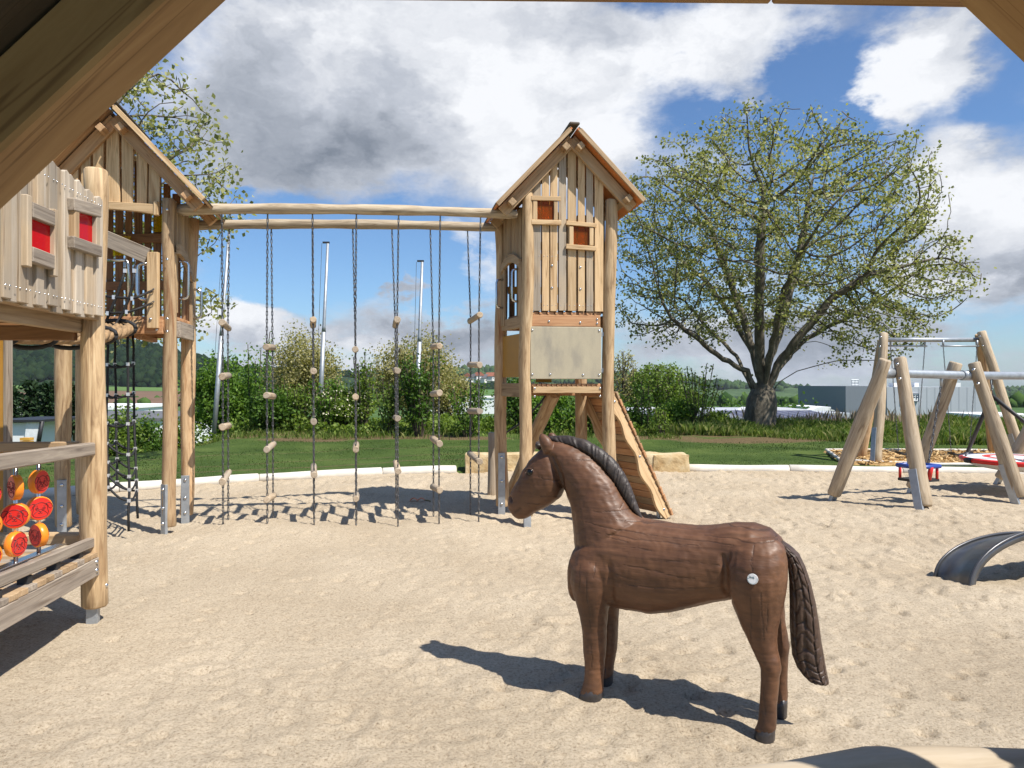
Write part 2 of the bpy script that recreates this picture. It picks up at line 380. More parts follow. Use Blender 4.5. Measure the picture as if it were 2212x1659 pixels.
def groundmat(name, cols, sc1, sc2, bump, attr=None, soil=None, rough=0.95):
    m, nt, N, L, P = newmat(name); tc = N.new('ShaderNodeTexCoord')
    a = nod(N, 'ShaderNodeTexNoise', Scale=sc1, Detail=8.0, Roughness=0.6); L.new(tc.outputs['Object'], a.inputs['Vector'])
    b = nod(N, 'ShaderNodeTexNoise', Scale=sc2, Detail=6.0, Roughness=0.7); L.new(tc.outputs['Object'], b.inputs['Vector'])
    s = nod(N, 'ShaderNodeMath', operation='ADD'); L.new(a.outputs['Fac'], s.inputs[0]); L.new(b.outputs['Fac'], s.inputs[1])
    h = nod(N, 'ShaderNodeMath', operation='MULTIPLY'); L.new(s.outputs[0], h.inputs[0]); h.inputs[1].default_value = 0.5
    c = ramp(N, L, h.outputs[0], [(0.36, cols[0]), (0.5, cols[1]), (0.64, cols[2])])
    if attr:
        at = N.new('ShaderNodeAttribute'); at.attribute_name = attr
        ad = nod(N, 'ShaderNodeMath', operation='MULTIPLY_ADD'); L.new(b.outputs['Fac'], ad.inputs[0]); ad.inputs[1].default_value = 0.9; L.new(at.outputs['Fac'], ad.inputs[2])
        f = ramp(N, L, ad.outputs[0], [(0.80, (0, 0, 0)), (1.12, (1, 1, 1))])
        c = mixc(N, L, f, c, ramp(N, L, b.outputs['Fac'], [(0.35, soil[0]), (0.65, soil[1])]))
    L.new(c, P.inputs['Base Color']); P.inputs['Roughness'].default_value = rough; P.inputs['Specular IOR Level'].default_value = 0.15
    bb = nod(N, 'ShaderNodeBump', Strength=bump, Distance=0.02); L.new(b.outputs['Fac'], bb.inputs['Height']); L.new(bb.outputs[0], P.inputs['Normal'])
    return m
# ---- sand
def sand_mat():
    m, nt, N, L, P = newmat('play_sand'); tc = N.new('ShaderNodeTexCoord'); o = tc.outputs['Object']
    big = nod(N, 'ShaderNodeTexNoise', Scale=0.9, Detail=5.0); mid = nod(N, 'ShaderNodeTexNoise', Scale=34.0, Detail=6.0, Roughness=0.75); fine = nod(N, 'ShaderNodeTexNoise', Scale=70.0, Detail=5.0, Roughness=0.8)
    for n in (big, mid, fine): L.new(o, n.inputs['Vector'])
    c = ramp(N, L, big.outputs['Fac'], [(0.35, (0.43, 0.352, 0.250)), (0.65, (0.50, 0.418, 0.305))])
    f = ramp(N, L, fine.outputs['Fac'], [(0.34, (0.45, 0.40, 0.35)), (0.45, (0.92, 0.91, 0.90)), (0.64, (1.16, 1.16, 1.18))])
    c = mixc(N, L, 1.0, c, f, 'MULTIPLY')
    f2 = ramp(N, L, mid.outputs['Fac'], [(0.30, (0.76, 0.73, 0.70)), (0.5, (1, 1, 1))]); c = mixc(N, L, 1.0, c, f2, 'MULTIPLY')
    L.new(c, P.inputs['Base Color']); P.inputs['Roughness'].default_value = 0.95; P.inputs['Specular IOR Level'].default_value = 0.1
    s = nod(N, 'ShaderNodeMath', operation='MULTIPLY_ADD'); L.new(fine.outputs['Fac'], s.inputs[0]); s.inputs[1].default_value = 0.55; L.new(mid.outputs['Fac'], s.inputs[2])
    b = nod(N, 'ShaderNodeBump', Strength=1.0, Distance=0.013); L.new(s.outputs[0], b.inputs['Height']); L.new(b.outputs[0], P.inputs['Normal'])
    return m
def build_sand():
    ys = [-1.0, 0.2, 1.2, 1.9]; st = 0.015; y = 2.3
    while y < 14.0: ys.append(y); y += st; st = min(0.06, st*1.005)
    ys = np.array(ys); xs = np.concatenate([np.arange(-13, -6.2, 0.09), np.arange(-6.2, 8.0, 0.024), np.arange(8.0, 14, 0.09)])
    X, Y = np.meshgrid(xs, ys)
    h = 0.030*vn(X*0.5, Y*0.5, 1)+0.015*vn(X*1.3, Y*1.5, 2)+0.006*vn(X*3.1, Y*3.6, 3)+0.0025*vn(X*8, Y*8, 4)+0.003*vn(X*24, Y*24, 5)
    rough = np.clip(0.5+0.6*vn(X*0.45, Y*0.45, 9)+0.10*(Y-5)+0.06*X, 0.12, 1.15)
    # scuffs and footprints
    R = np.random.default_rng(5)
    n = 2200
    px = R.uniform(-7.5, 9.5, n); py = 2.2+11*R.random(n)**0.8
    for i in range(n):
        a = R.uniform(0, math.pi); l = R.uniform(0.05, 0.15); w = l*R.uniform(0.35, 0.7); dp = R.uniform(0.004, 0.016)*(1 if R.random() < 0.8 else -0.8)
        x0, x1 = np.searchsorted(xs, (px[i]-3*l, px[i]+3*l)); y0, y1 = np.searchsorted(ys, (py[i]-3*l, py[i]+3*l))
        if x1-x0 < 2 or y1-y0 < 2: continue
        dx = X[y0:y1, x0:x1]-px[i]; dy = Y[y0:y1, x0:x1]-py[i]
        u = (dx*math.cos(a)+dy*math.sin(a))/l; v = (-dx*math.sin(a)+dy*math.cos(a))/w; r2 = u*u+v*v
        h[y0:y1, x0:x1] += dp*rough[y0:y1, x0:x1]*(-1.25*np.exp(-r2*1.9)+0.7*np.exp(-(np.sqrt(r2)-1.35)**2*5)*(1+0.5*u))
    n = 16000; px = R.uniform(-6.5, 8.5, n); py = 2.3+10.5*R.random(n)**1.3
    for i in range(n):
        l = R.uniform(0.02, 0.055); dp = R.uniform(0.004, 0.015)*(1 if R.random() < 0.6 else -0.8)
        x0, x1 = np.searchsorted(xs, (px[i]-2.2*l, px[i]+2.2*l)); y0, y1 = np.searchsorted(ys, (py[i]-2.2*l, py[i]+2.2*l))
        if x1-x0 < 2 or y1-y0 < 2: continue
        r2 = ((X[y0:y1, x0:x1]-px[i])**2+((Y[y0:y1, x0:x1]-py[i])*R.uniform(0.8, 1.8))**2)/(l*l); h[y0:y1, x0:x1] -= dp*np.exp(-r2*r2*r2*0.8)*rough[y0:y1, x0:x1]
    n = 3600; px = R.uniform(-6.5, 9, n); py = 2.4+10.4*R.random(n)**0.9
    for i in range(n):                       # steep little holes and kicked up crumbs
        l = R.uniform(0.018, 0.05); q = R.uniform(0.5, 1.0); a = R.uniform(-0.6, 0.6); dp = R.uniform(0.014, 0.04)*(0.5+0.5*(px[i] > 0.5)); sg = 1 if R.random() < 0.7 else -0.7
        x0, x1 = np.searchsorted(xs, (px[i]-2.6*l, px[i]+2.6*l)); y0, y1 = np.searchsorted(ys, (py[i]-2.6*l, py[i]+2.6*l))
        if x1-x0 < 2 or y1-y0 < 2: continue
        dx = X[y0:y1, x0:x1]-px[i]; dy = Y[y0:y1, x0:x1]-py[i]; u = (dx*math.cos(a)+dy*math.sin(a))/l; v = (-dx*math.sin(a)+dy*math.cos(a))/(l*q); r2 = u*u+v*v
        h[y0:y1, x0:x1] += dp*sg*(-np.exp(-r2*r2*r2*0.6)+0.45*np.exp(-((u-1.1)**2+v*v)*2.2))
    # heaps: swept up round the horse's hooves, by the ladders and round the metal arch
    for (hx, hy, hr, hh) in ((-2.6, 10.6, 0.6, 0.09), (3.6, 5.5, 0.5, 0.07), (3.9, 6.0, 0.5, -0.05), (5.1, 8.8, 0.7, 0.04), (-3.0, 7.7, 0.8, 0.05)):
        h += hh*np.exp(-((X-hx)**2+(Y-hy)**2)/(hr*hr))
    for (hx, hy) in ((0.40, 3.60), (1.14, 3.20), (0.51, 3.80), (1.31, 3.45)): k = np.exp(-((X-hx)**2+(Y-hy)**2)/0.02); h = h*(1-k)-0.004*k+0.02*np.exp(-(np.sqrt((X-hx)**2+(Y-hy)**2)-0.16)**2/0.003)*(0.4+vn(X*9, Y*9, 15))
    d = Y-kerb_y(X)
    h += 0.05*sst(-0.9, -0.1, d)*(0.6+0.5*vn(X*1.1, Y*0.2, 7))
    h = h-0.5*sst(0.0, 0.3, d)
    v, f = grid(xs, ys, h)
    o = part('sand', np_mesh('sand', v, f, True), sand_mat()); tag(o, kind='structure')
    return xs, ys, h
SXS, SYS, SH = build_sand()
def sand_z(x, y):
    i = min(max(np.searchsorted(SXS, x), 0), len(SXS)-1); j = min(max(np.searchsorted(SYS, y), 0), len(SYS)-1); return float(SH[j, i])
# ---- lawn and bank
SOIL = [(1495, 935, 0.9, 0.45, 22), (1560, 940, 1.6, 0.8, 20), (1640, 962, 2.2, 0.55, 18.5), (1440, 950, 1.0, 0.5, 19), (1355, 965, 0.9, 0.5, 19), (490, 975, 0.9, 0.45, 19), (550, 948, 1.6, 0.5, 19.5), (655, 970, 1.2, 0.5, 18.5), (830, 958, 1.4, 0.5, 19), (905, 955, 1.3, 0.5, 19.2), (1010, 962, 1.2, 0.4, 19), (760, 962, 1.0, 0.4, 19), (300, 950, 1.3, 0.5, 19), (720, 940, 2.2, 0.4, 20)]
def build_lawn():
    xs = np.arange(-26, 30, 0.16); ys = np.concatenate([np.arange(2, 10, 0.3), np.arange(10, 24, 0.10), np.arange(24, 36, 0.5)])
    X, Y = np.meshgrid(xs, ys); Z = lawn_h(X, Y)
    v, f = grid(xs, ys, Z)
    me = np_mesh('lawn', v, f, True)
    soil = np.zeros(X.shape)
    for (u, vv, rx, ry, yd) in SOIL:
        p = W(u, vv, yd); soil = np.maximum(soil, np.exp(-(((X-p.x)/rx)**2+((Y-yd)/ry)**2)*0.9))
    # dry mowing stripes
    for k, (d0, s) in enumerate(((1.7, 0.09), (2.5, 0.07), (4.3, 0.08))):
        d = Y-kerb_y(X); soil = np.maximum(soil, 0.62*np.exp(-((d-d0-0.12*vn(X*0.6, Y*0.1, 20+k))/s)**2)*(X < 0))
    at = me.attributes.new('soil', 'FLOAT', 'POINT'); at.data.foreach_set('value', soil.ravel().astype(np.float32))
    mt = groundmat('lawn_grass', [(0.030, 0.055, 0.011), (0.056, 0.092, 0.019), (0.105, 0.14, 0.036)], 0.8, 38, 1.0, 'soil', [(0.055, 0.032, 0.018), (0.19, 0.145, 0.075)])
    tag(part('lawn', me, mt), kind='structure')
build_lawn()
def build_ground():
    ys = np.concatenate([[-60, -10, 0, 10, 20, 30], 36*1.13**np.arange(0, 44)]); xs = np.concatenate([-30*1.2**np.arange(28, -1, -1), np.linspace(-25, 25, 11), 30*1.2**np.arange(0, 29)])
    X, Y = np.meshgrid(xs, ys); Z = valley_h(X, Y)-1.2*(Y < 35)
    v, f = grid(xs, ys, Z)
    mt = groundmat('meadow_ground', [(0.035, 0.075, 0.018), (0.06, 0.115, 0.028), (0.10, 0.15, 0.05)], 0.012, 0.11, 0.3)
    tag(part('ground', np_mesh('ground', v, f, True), mt), kind='structure')
build_ground()
# ---- mulch bed under the far swing
def build_mulch():
    poly = [(6.35, 13.45), (14.5, 13.0), (15.5, 15.6), (6.95, 15.9)]
    v = [(x, y, float(lawn_h(np.array(x), np.array(y)))+0.05) for x, y in poly]; 
    xs = np.linspace(6.3, 15.5, 60); ys = np.linspace(13.0, 16.0, 24); X, Y = np.meshgrid(xs, ys); Z = lawn_h(X, Y)+0.035
    inside = (Y > 13.42-0.055*(X-6.35)) & (Y < 15.93-0.035*(X-6.9)) & (X > 6.35+0.24*(Y-13.45))
    Z = np.where(inside, Z, Z-0.25); vv, f = grid(xs, ys, Z)
    mt = groundmat('bark_mulch', [(0.20, 0.11, 0.04), (0.46, 0.29, 0.12), (0.62, 0.43, 0.21)], 9, 60, 1.0)
    tag(part('mulch_bed', np_mesh('mulch_bed', vv, f, True), mt), kind='structure')
    R = np.random.default_rng(3); n = 5000; x = R.uniform(6.5, 15, n); y = R.uniform(13.1, 15.9, n)
    ok = (y > 13.5-0.055*(x-6.35)) & (y < 15.85-0.035*(x-6.9)) & (x > 6.45+0.24*(y-13.45)); x = x[ok]; y = y[ok]; n = len(x)
    a = R.uniform(0, 6.28, n); l = R.uniform(0.02, 0.05, n); w = l*0.45; z = lawn_h(x, y)+0.045; tz = R.uniform(-0.02, 0.03, n)
    dx, dy = np.cos(a)*l, np.sin(a)*l; ex, ey = -np.sin(a)*w, np.cos(a)*w
    q = np.stack([np.stack([x-dx-ex, y-dy-ey, z], -1), np.stack([x+dx-ex, y+dy-ey, z+tz], -1), np.stack([x+dx+ex, y+dy+ey, z+tz+0.012], -1), np.stack([x-dx+ex, y-dy+ey, z+0.01], -1)], 1).reshape(-1, 3)
    o = part('wood_chips', np_mesh('wood_chips', q, np.arange(4*n).reshape(n, 4)), leafmat('wood_chip', [(0.30, 0.17, 0.07), (0.52, 0.34, 0.15), (0.66, 0.47, 0.24)], 0.02))
    tag(o, 'loose golden wood chips spread under the far swing', 'wood chips', kind='stuff')
build_mulch()
# ---- kerbs: rows of rounded pale logs
def kerb_run(rootname, label, pts, seg, r, group=None):
    t = root(rootname, label, 'kerb', pts[0], group)
    P = [V(p) for p in pts]; cum = [0]
    for a, b in zip(P, P[1:]): cum.append(cum[-1]+(b-a).length)
    def at(s):
        for i in range(len(P)-1):
            if s <= cum[i+1] or i == len(P)-2: return P[i].lerp(P[i+1], (s-cum[i])/(cum[i+1]-cum[i]))
    s = 0; k = 0
    while s < cum[-1]-0.2:
        e = min(s+seg*random.uniform(0.9, 1.1), cum[-1])
        log('kerb_log', at(s+0.006), at(e-0.006), r, r, M['kerb'], t, seed=k, wob=0.002, sides=14, n=6, ends=0.01); s = e; k += 1
    return t
def kpt(x, dz=0.0, off=0.0):
    y = float(kerb_y(x)); return (x, y+off, 0.055+dz)
kerb_run('sandpit_kerb', 'curved pale kerb of round logs between sand and lawn, left of the stone blocks', [kpt(x) for x in np.arange(-12, -0.55, 0.5)], 2.0, 0.085)
kerb_run('sandpit_kerb', 'straight pale kerb of round logs between sand and lawn, right of the stone blocks', [kpt(x, -0.01) for x in np.arange(3.12, 14, 0.5)], 1.9, 0.085)
def lz(x, y): return float(lawn_h(np.array(x), np.array(y)))
kerb_run('mulch_kerb', 'thin pale edging around the wood chip bed of the far swing', [(13.5, 13.1, lz(13.5, 13.1)+.03), (6.35, 13.42, lz(6.35, 13.42)+.03), (6.95, 15.95, lz(6.95, 15.95)+.03), (14.5, 15.7, lz(14.5, 15.7)+.03)], 1.9, 0.033)
# ---- sandstone blocks
def stone_mat():
    m, nt, N, L, P = newmat('sandstone'); tc = N.new('ShaderNodeTexCoord'); oi = N.new('ShaderNodeObjectInfo')
    off = nod(N, 'ShaderNodeVectorMath', operation='ADD'); L.new(tc.outputs['Object'], off.inputs[0]); L.new(oi.outputs['Random'], off.inputs[1])
    a = nod(N, 'ShaderNodeTexNoise', Scale=3.0, Detail=8.0, Roughness=0.65); L.new(off.outputs[0], a.inputs['Vector'])
    c = ramp(N, L, a.outputs['Fac'], [(0.32, (0.36, 0.23, 0.10)), (0.48, (0.52, 0.39, 0.21)), (0.68, (0.60, 0.50, 0.33))])
    L.new(c, P.inputs['Base Color']); P.inputs['Roughness'].default_value = 0.9
    b = nod(N, 'ShaderNodeBump', Strength=0.9, Distance=0.05); L.new(a.outputs['Fac'], b.inputs['Height']); L.new(b.outputs[0], P.inputs['Normal']); return m
SM = stone_mat()
def stone(p, L, w, h, rz, label, seed):
    R = random.Random(seed); bm = bmesh.new(); bmesh.ops.create_cube(bm, size=1)
    bmesh.ops.subdivide_edges(bm, edges=bm.edges[:], cuts=7, use_grid_fill=True)
    for v in bm.verts:
        q = V((v.co.x*L, v.co.y*w, v.co.z*h)); mx = max(abs(v.co.x), abs(v.co.y), abs(v.co.z))
        edge = sum(abs(c) > 0.49 for c in v.co)
        n = vn(q.x*3.1+seed, q.z*4.2+q.y*3, seed)*0.022+vn(q.x*9+seed, q.z*9+q.y*8, seed+2)*0.012
        q *= 1+float(n)/0.4
        if edge >= 2: q *= 0.965
        v.co = q
    me = bpy.data.meshes.new('stone'); bm.to_mesh(me); bm.free()
    o = part('stone_block', me, SM, None, Matrix.Translation(V(p))@Matrix.Rotation(rz, 4, 'Z'))
    tag(o, label, 'stone block', 'sandstone blocks along the sandpit edge')
stone((-0.60, 12.95, 0.13), 0.50, 0.5, 0.42, 0.05, 'leftmost yellowish sandstone block, beside the grey timber post', 1)
stone((0.28, 13.06, 0.13), 1.0, 0.5, 0.40, 0.02, 'pale sandstone block seen between the left legs of the slide tower', 2)
stone((1.35, 13.1, 0.12), 0.95, 0.5, 0.38, -0.03, 'sandstone block mostly hidden behind the horse neck and the ramp', 3)
stone((2.40, 13.02, 0.13), 0.58, 0.52, 0.42, 0.0, 'ochre sandstone block just right of the climbing ramp', 4)
stone((2.86, 13.0, 0.12), 0.66, 0.52, 0.42, 0.03, 'rightmost sandstone block, at the start of the straight kerb', 6)
# ================================================================== hills
def hill(name, prof, Y0, depth, cols, seed, x0, x1, amp):
    """a range whose skyline passes through prof [(u, v)] at distance Y0"""
    us = np.array([p[0] for p in prof], float); vs_ = np.array([p[1] for p in prof], float)
    hx = (us-1106)/FOC*Y0; hz = EYE-(vs_-829.5)/FOC*Y0
    xs = np.linspace(x0, x1, 190); ys = np.linspace(Y0-depth, Y0+depth*0.6, 48); X, Y = np.meshgrid(xs, ys)
    ridge = np.interp(X, hx, hz)
    base = valley_h(X, np.full_like(X, Y0-depth))-2
    t = np.where(Y < Y0, sst(Y0-depth, Y0, Y), 1-0.5*sst(Y0, Y0+depth*0.6, Y))
    Z = base+(ridge-base)*t+amp*vn(X/90, Y/90, seed)*t*(1-0.6*t)+amp*0.25*vn(X/28, Y/28, seed+1)*t*(1-0.7*t)
    v, f = grid(xs, ys, Z)
    tag(part(name, np_mesh(name, v, f, True), groundmat(name+'_cover', cols, 0.006, 0.06, 1.0)), kind='structure')
    def hz_at(x, y):
        i = int(np.clip(np.searchsorted(xs, x), 0, len(xs)-1)); j = int(np.clip(np.searchsorted(ys, y), 0, len(ys)-1)); return float(Z[j, i])
    return hz_at
LH = hill('hills', [(-700, 720), (-200, 728), (20, 732), (130, 738), (300, 750), (440, 778), (520, 796), (600, 812), (760, 815), (900, 818), (1000, 826), (1100, 850), (1500, 870)], 1300, 560, [(0.012, 0.026, 0.011), (0.022, 0.044, 0.016), (0.045, 0.08, 0.028)], 31, -1900, 500, 26)
FH = hill('hills', [(-400, 815), (560, 812), (700, 815), (820, 817), (900, 812), (970, 806), (1075, 808), (1200, 812), (1330, 815), (1420, 820), (1458, 826), (1530, 832), (1589, 835), (1671, 843), (1766, 851), (1824, 862), (1950, 872), (2070, 858), (2180, 852), (2400, 848), (3000, 840)], 2500, 900, [(0.028, 0.055, 0.02), (0.05, 0.09, 0.03), (0.10, 0.15, 0.055)], 41, -2600, 3800, 40)
def treeblobs(name, label, hfun, n, xr, yr, s0, s1, cols, seed, mask=None):
    """a far-off wood: lumpy crowns, joined into one object"""
    R = np.random.default_rng(seed); ico = bmesh.new(); bmesh.ops.create_icosphere(ico, subdivisions=1, radius=1); bv = np.array([v.co[:] for v in ico.verts]); bf = np.array([[v.index for v in f.verts] for f in ico.faces]); ico.free()
    vs_, fs = [], []; k = 0; tries = 0
    while k < n and tries < n*6:
        tries += 1; x = R.uniform(*xr); y = R.uniform(*yr)
        if mask is not None and not mask(x, y): continue
        s = R.uniform(s0, s1); q = bv*(s*R.uniform(0.8, 1.25, (len(bv), 1)))*[1, 1, R.uniform(0.9, 1.5)]+[x, y, hfun(x, y)+s*0.55]
        vs_.append(q); fs.append(bf+k*len(bv)); k += 1
    tag(part(name, np_mesh(name, np.concatenate(vs_), np.concatenate(fs), True), leafmat(name+'_leaf', cols, 0.02, 0.9, 0.02)), label, 'woodland', kind='stuff')
treeblobs('hill_forest', 'green woodland with painted cloud shade covering the long hill at the left', LH, 11000, (-1500, 160), (790, 1330), 4, 8.0, [(0.006, 0.014, 0.007), (0.011, 0.024, 0.010), (0.021, 0.038, 0.014)], 1, lambda x, y: (vn(x/150, y/130, 50) > -0.25) and (y > 960 or vn(x/60, y/60, 51) > 0.1))  # cloud shade over the hill is put into these leaf colours
treeblobs('far_forest', 'bluish woodland on the far range behind the big tree', FH, 7000, (-900, 2300), (1750, 2560), 6, 12, [(0.022, 0.045, 0.018), (0.04, 0.075, 0.025), (0.06, 0.10, 0.03)], 2, lambda x, y: vn(x/190, y/170, 53) > -0.12)
def field(name, pts, col, lab):
    m = groundmat(name+'_soil', [tuple(c*0.85 for c in col), col, tuple(c*1.15 for c in col)], 0.02, 0.2, 0.3)
    xs = np.linspace(0, 1, 24); vv = []; 
    (a, b, c, d) = [V(p) for p in pts]
    for t in xs:
        for s in np.linspace(0, 1, 12):
            p = a.lerp(b, t).lerp(d.lerp(c, t), s); vv.append((p.x, p.y, p.z))
    f = [[i*12+j, (i+1)*12+j, (i+1)*12+j+1, i*12+j+1] for i in range(23) for j in range(11)]
    tag(part(name, np_mesh(name, vv, f, True), m), kind='structure')
field('ploughed_field', [W(-250, 872, 400), W(420, 872, 400), W(420, 846, 700), W(-250, 838, 700)], (0.16, 0.10, 0.065), '')
field('green_field', [W(-250, 837.5, 705), W(420, 845.5, 705), W(420, 838, 790), W(-250, 828, 790)], (0.10, 0.17, 0.045), '')
field('green_field', [W(940, 862, 330), W(1110, 862, 330), W(1110, 842, 640), W(940, 840, 640)], (0.09, 0.17, 0.05), '')
# village seen between the ladders and the tower
def house(u, v, Y, w, h, wall, roof, label, rz):
    p = W(u, v, Y); t = root('village_house', label, 'house', p, 'village houses on the far slope'); R = Matrix.Rotation(rz, 4, 'Z'); T = Matrix.Translation(p)@R
    mb = MB(); add_box(mb, (0, 0, h/2), w, w*0.8, h); part('wall', mb.mesh('wall'), wall, t, T)
    prism('roof', [(-w*0.58, 0), (w*0.58, 0), (0, w*0.42)], w*0.95, T@Matrix.Translation((0, 0, h+0.02))@Matrix.Rotation(math.radians(90), 4, 'X'), roof, t)
    for dx in (-0.25, 0.25):
        mb = MB(); add_box(mb, (dx*w, -w*0.4-0.05, h*0.55), w*0.16, 0.06, h*0.3); part('window', mb.mesh('window'), M['rubber'], t, T)
HW = plain('house_render', (0.70, 0.68, 0.64), 0.8); HR = plain('clay_roof', (0.26, 0.095, 0.055), 0.8); HG = plain('slate_roof', (0.13, 0.13, 0.14), 0.7)
for i, (u, v, r, lab) in enumerate(((1010, 824, HR, 'white village house with red roof, leftmost of the far hamlet'), (1023, 826, HG, 'white village house with grey roof, second from left in the far hamlet'), (1034, 822, HR, 'red roofed village house, highest of the far hamlet'), (1047, 827, HG, 'grey roofed village house near the tower post'), (1060, 823, HR, 'red roofed village house, rightmost before the tower'))):
    house(u, v, 760, 10, 5, HW, r, lab, 0.3*i)
# ================================================================== buildings in the valley
WHITE = plain('white_cladding', (0.80, 0.80, 0.79), 0.5, 0, 0.02, 0.5)
def slab(name, a, b, mat, parent, lab=None):
    a, b = V(a), V(b); mb = MB(); c = (a+b)/2; add_box(mb, (0, 0, 0), abs(b.x-a.x), abs(b.y-a.y), abs(b.z-a.z)); return part(name, mb.mesh(name), mat, parent, Matrix.Translation(c), lab)
def add_text(name, s, size, mat, parent, Mx, ext=0.002):
    cu = bpy.data.curves.new(name, 'FONT'); cu.body = s; cu.size = size; cu.extrude = ext; cu.align_x = 'CENTER'; cu.align_y = 'CENTER'
    o = bpy.data.objects.new('tmp', cu); SC.collection.objects.link(o); bpy.context.view_layer.update()
    me = bpy.data.meshes.new_from_object(o.evaluated_get(bpy.context.evaluated_depsgraph_get())); bpy.data.objects.remove(o)
    return part(name, me, mat, parent, Mx)
# the big grey works
t = root('warehouse', 'large grey windowless works building with a white sign, behind the swings', 'warehouse', W(1970, 905, 150))
a = W(1827, 834, 150); b = W(1914, 906, 150)
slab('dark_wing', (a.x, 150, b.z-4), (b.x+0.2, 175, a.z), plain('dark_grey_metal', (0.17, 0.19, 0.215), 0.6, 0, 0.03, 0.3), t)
a = W(1914, 836, 149); b = W(2122, 906, 149)
mainw = slab('main_hall', (a.x+0.2, 149, b.z-4), (b.x, 178, a.z), M['concrete'], t)
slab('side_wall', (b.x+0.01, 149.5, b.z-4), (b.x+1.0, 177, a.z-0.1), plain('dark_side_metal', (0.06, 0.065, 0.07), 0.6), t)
for u, w in ((1935, 2.2), (2062, 1.6), (1975, 1.0)):
    p = W(u, 833, 160); mb = MB(); add_box(mb, (0, 0, 0), w, 2, 0.9); part('roof_vent', mb.mesh('roof_vent'), WHITE, t, Matrix.Translation((p.x, 160, a.z+0.45)))
p = W(1847, 828, 155)
mb = MB()
for dx in (-0.7, 0, 0.7): add_tube(mb, [(dx, 0, -1.2), (dx, 0, 0.8)], 0.06)
for dz in (-0.3, 0.3, 0.8): add_tube(mb, [(-0.8, 0, dz), (0.8, 0, dz)], 0.05)
part('roof_rail', mb.mesh('roof_rail'), M['steel'], t, Matrix.Translation(p))
for i in range(1, 12):
    xx = a.x+0.2+(b.x-a.x)*i/12; slab('panel_joint', (xx-0.03, 148.96, b.z-4), (xx+0.03, 148.995, a.z-0.05), plain('joint', (0.34, 0.355, 0.38), 0.6) if i == 1 else bpy.data.materials['joint'], t)
pa, pb = W(1950, 850, 148.7), W(1984.5, 867.5, 148.7)
sg = slab('sign_board', (pa.x, 148.6, pb.z), (pb.x, 148.9, pa.z), WHITE, t)
ww = pb.x-pa.x; hh = pa.z-pb.z; cx, cz = (pa.x+pb.x)/2, (pa.z+pb.z)/2
mb = MB()
for (dx, dz, sx, sz) in ((0, hh/2-0.06, ww, 0.12), (0, -hh/2+0.06, ww, 0.12), (-ww/2+0.06, 0, 0.12, hh-0.25), (ww/2-0.06, 0, 0.12, hh-0.25)): add_box(mb, (dx, 0, dz), sx, 0.06, sz)
DK = plain('dark_blue_print', (0.02, 0.025, 0.06), 0.5)
part('sign_border', mb.mesh('sign_border'), DK, sg, Matrix.Translation((cx, 148.56, cz)))
add_text('sign_lettering', 'UFF', hh*0.85, DK, sg, Matrix.Translation((cx+0.45, 148.56, cz-0.02))@Matrix.Rotation(math.radians(90), 4, 'X'), 0.02)
# low grey wall in front of it
a = W(1895, 901, 110); b = W(2126, 916, 110)
o = slab('boundary_wall', (a.x, 110, b.z-3), (b.x, 110.6, a.z), plain('grey_wall', (0.16, 0.165, 0.175), 0.7), None); tag(o, 'long low grey boundary wall in front of the works building', 'wall')
# factory with blue solar roof behind the bank
def solar_mat():
    m, nt, N, L, P = newmat('solar_cells'); tc = N.new('ShaderNodeTexCoord')
    br = nod(N, 'ShaderNodeTexBrick', Scale=1.0); L.new(tc.outputs['Object'], br.inputs['Vector']); br.offset = 0
    br.inputs['Brick Width'].default_value = 1.0; br.inputs['Row Height'].default_value = 1.6; br.inputs['Mortar Size'].default_value = 0.05
    br.inputs['Color1'].default_value = (0.055, 0.06, 0.10, 1); br.inputs['Color2'].default_value = (0.08, 0.085, 0.135, 1); br.inputs['Mortar'].default_value = (0.26, 0.265, 0.28, 1)
    L.new(br.outputs['Color'], P.inputs['Base Color']); P.inputs['Roughness'].default_value = 0.6; P.inputs['Specular IOR Level'].default_value = 0.2; return m
SOL = solar_mat()
t = root('factory_hall', 'long low factory hall with bluish solar panels and white skylights behind the big tree', 'factory', W(1600, 905, 62))
GREYR = plain('grey_sheet_roof', (0.17, 0.175, 0.19), 0.5, 0, 0.05, 0.6)
def roofplane(u0, u1, v0, v1, Ya, Yb, mat, nm):
    A, B, Cc, D = W(u0, v1, Ya), W(u1, v1, Ya), W(u1*Ya/Yb+1106*(1-Ya/Yb), v0, Yb), W(u0*Ya/Yb+1106*(1-Ya/Yb), v0, Yb)
    Mx = frame(A, B-A, D-A); inv = Mx.inverted(); pts = [(inv@p)[:2] for p in (A, B, Cc, D)]; return prism(nm, pts, 0.15, Mx, mat, t)
roofplane(1330, 1445, 889, 914, 58, 70, GREYR, 'roof')
roofplane(1449, 1640, 888, 913, 58, 70, GREYR, 'roof')
roofplane(1644, 1880, 888, 914, 58, 70, SOL, 'solar_roof')
for u0, u1 in ((1338, 1385), (1392, 1470), (1478, 1500), (1598, 1660), (1668, 1745), (1752, 1800)):
    a = W(u0, 886, 70.5); b = W(u1, 881.5, 70.5); pts = [(0, 0), (b.x-a.x, 0), (b.x-a.x, 0.06), (1.0, 0.32), (0.6, 0.34), (0, 0.05)]
    prism('skylight', pts, 1.6, Matrix.Translation((a.x, 71, a.z-0.05))@Matrix.Rotation(math.radians(90), 4, 'X'), WHITE, t)
a = W(1315, 890, 70); b = W(1900, 890, 90); slab('hall_wall', (a.x, 72, -7), (b.x-12, 90, a.z-0.2), M['concrete'], t)
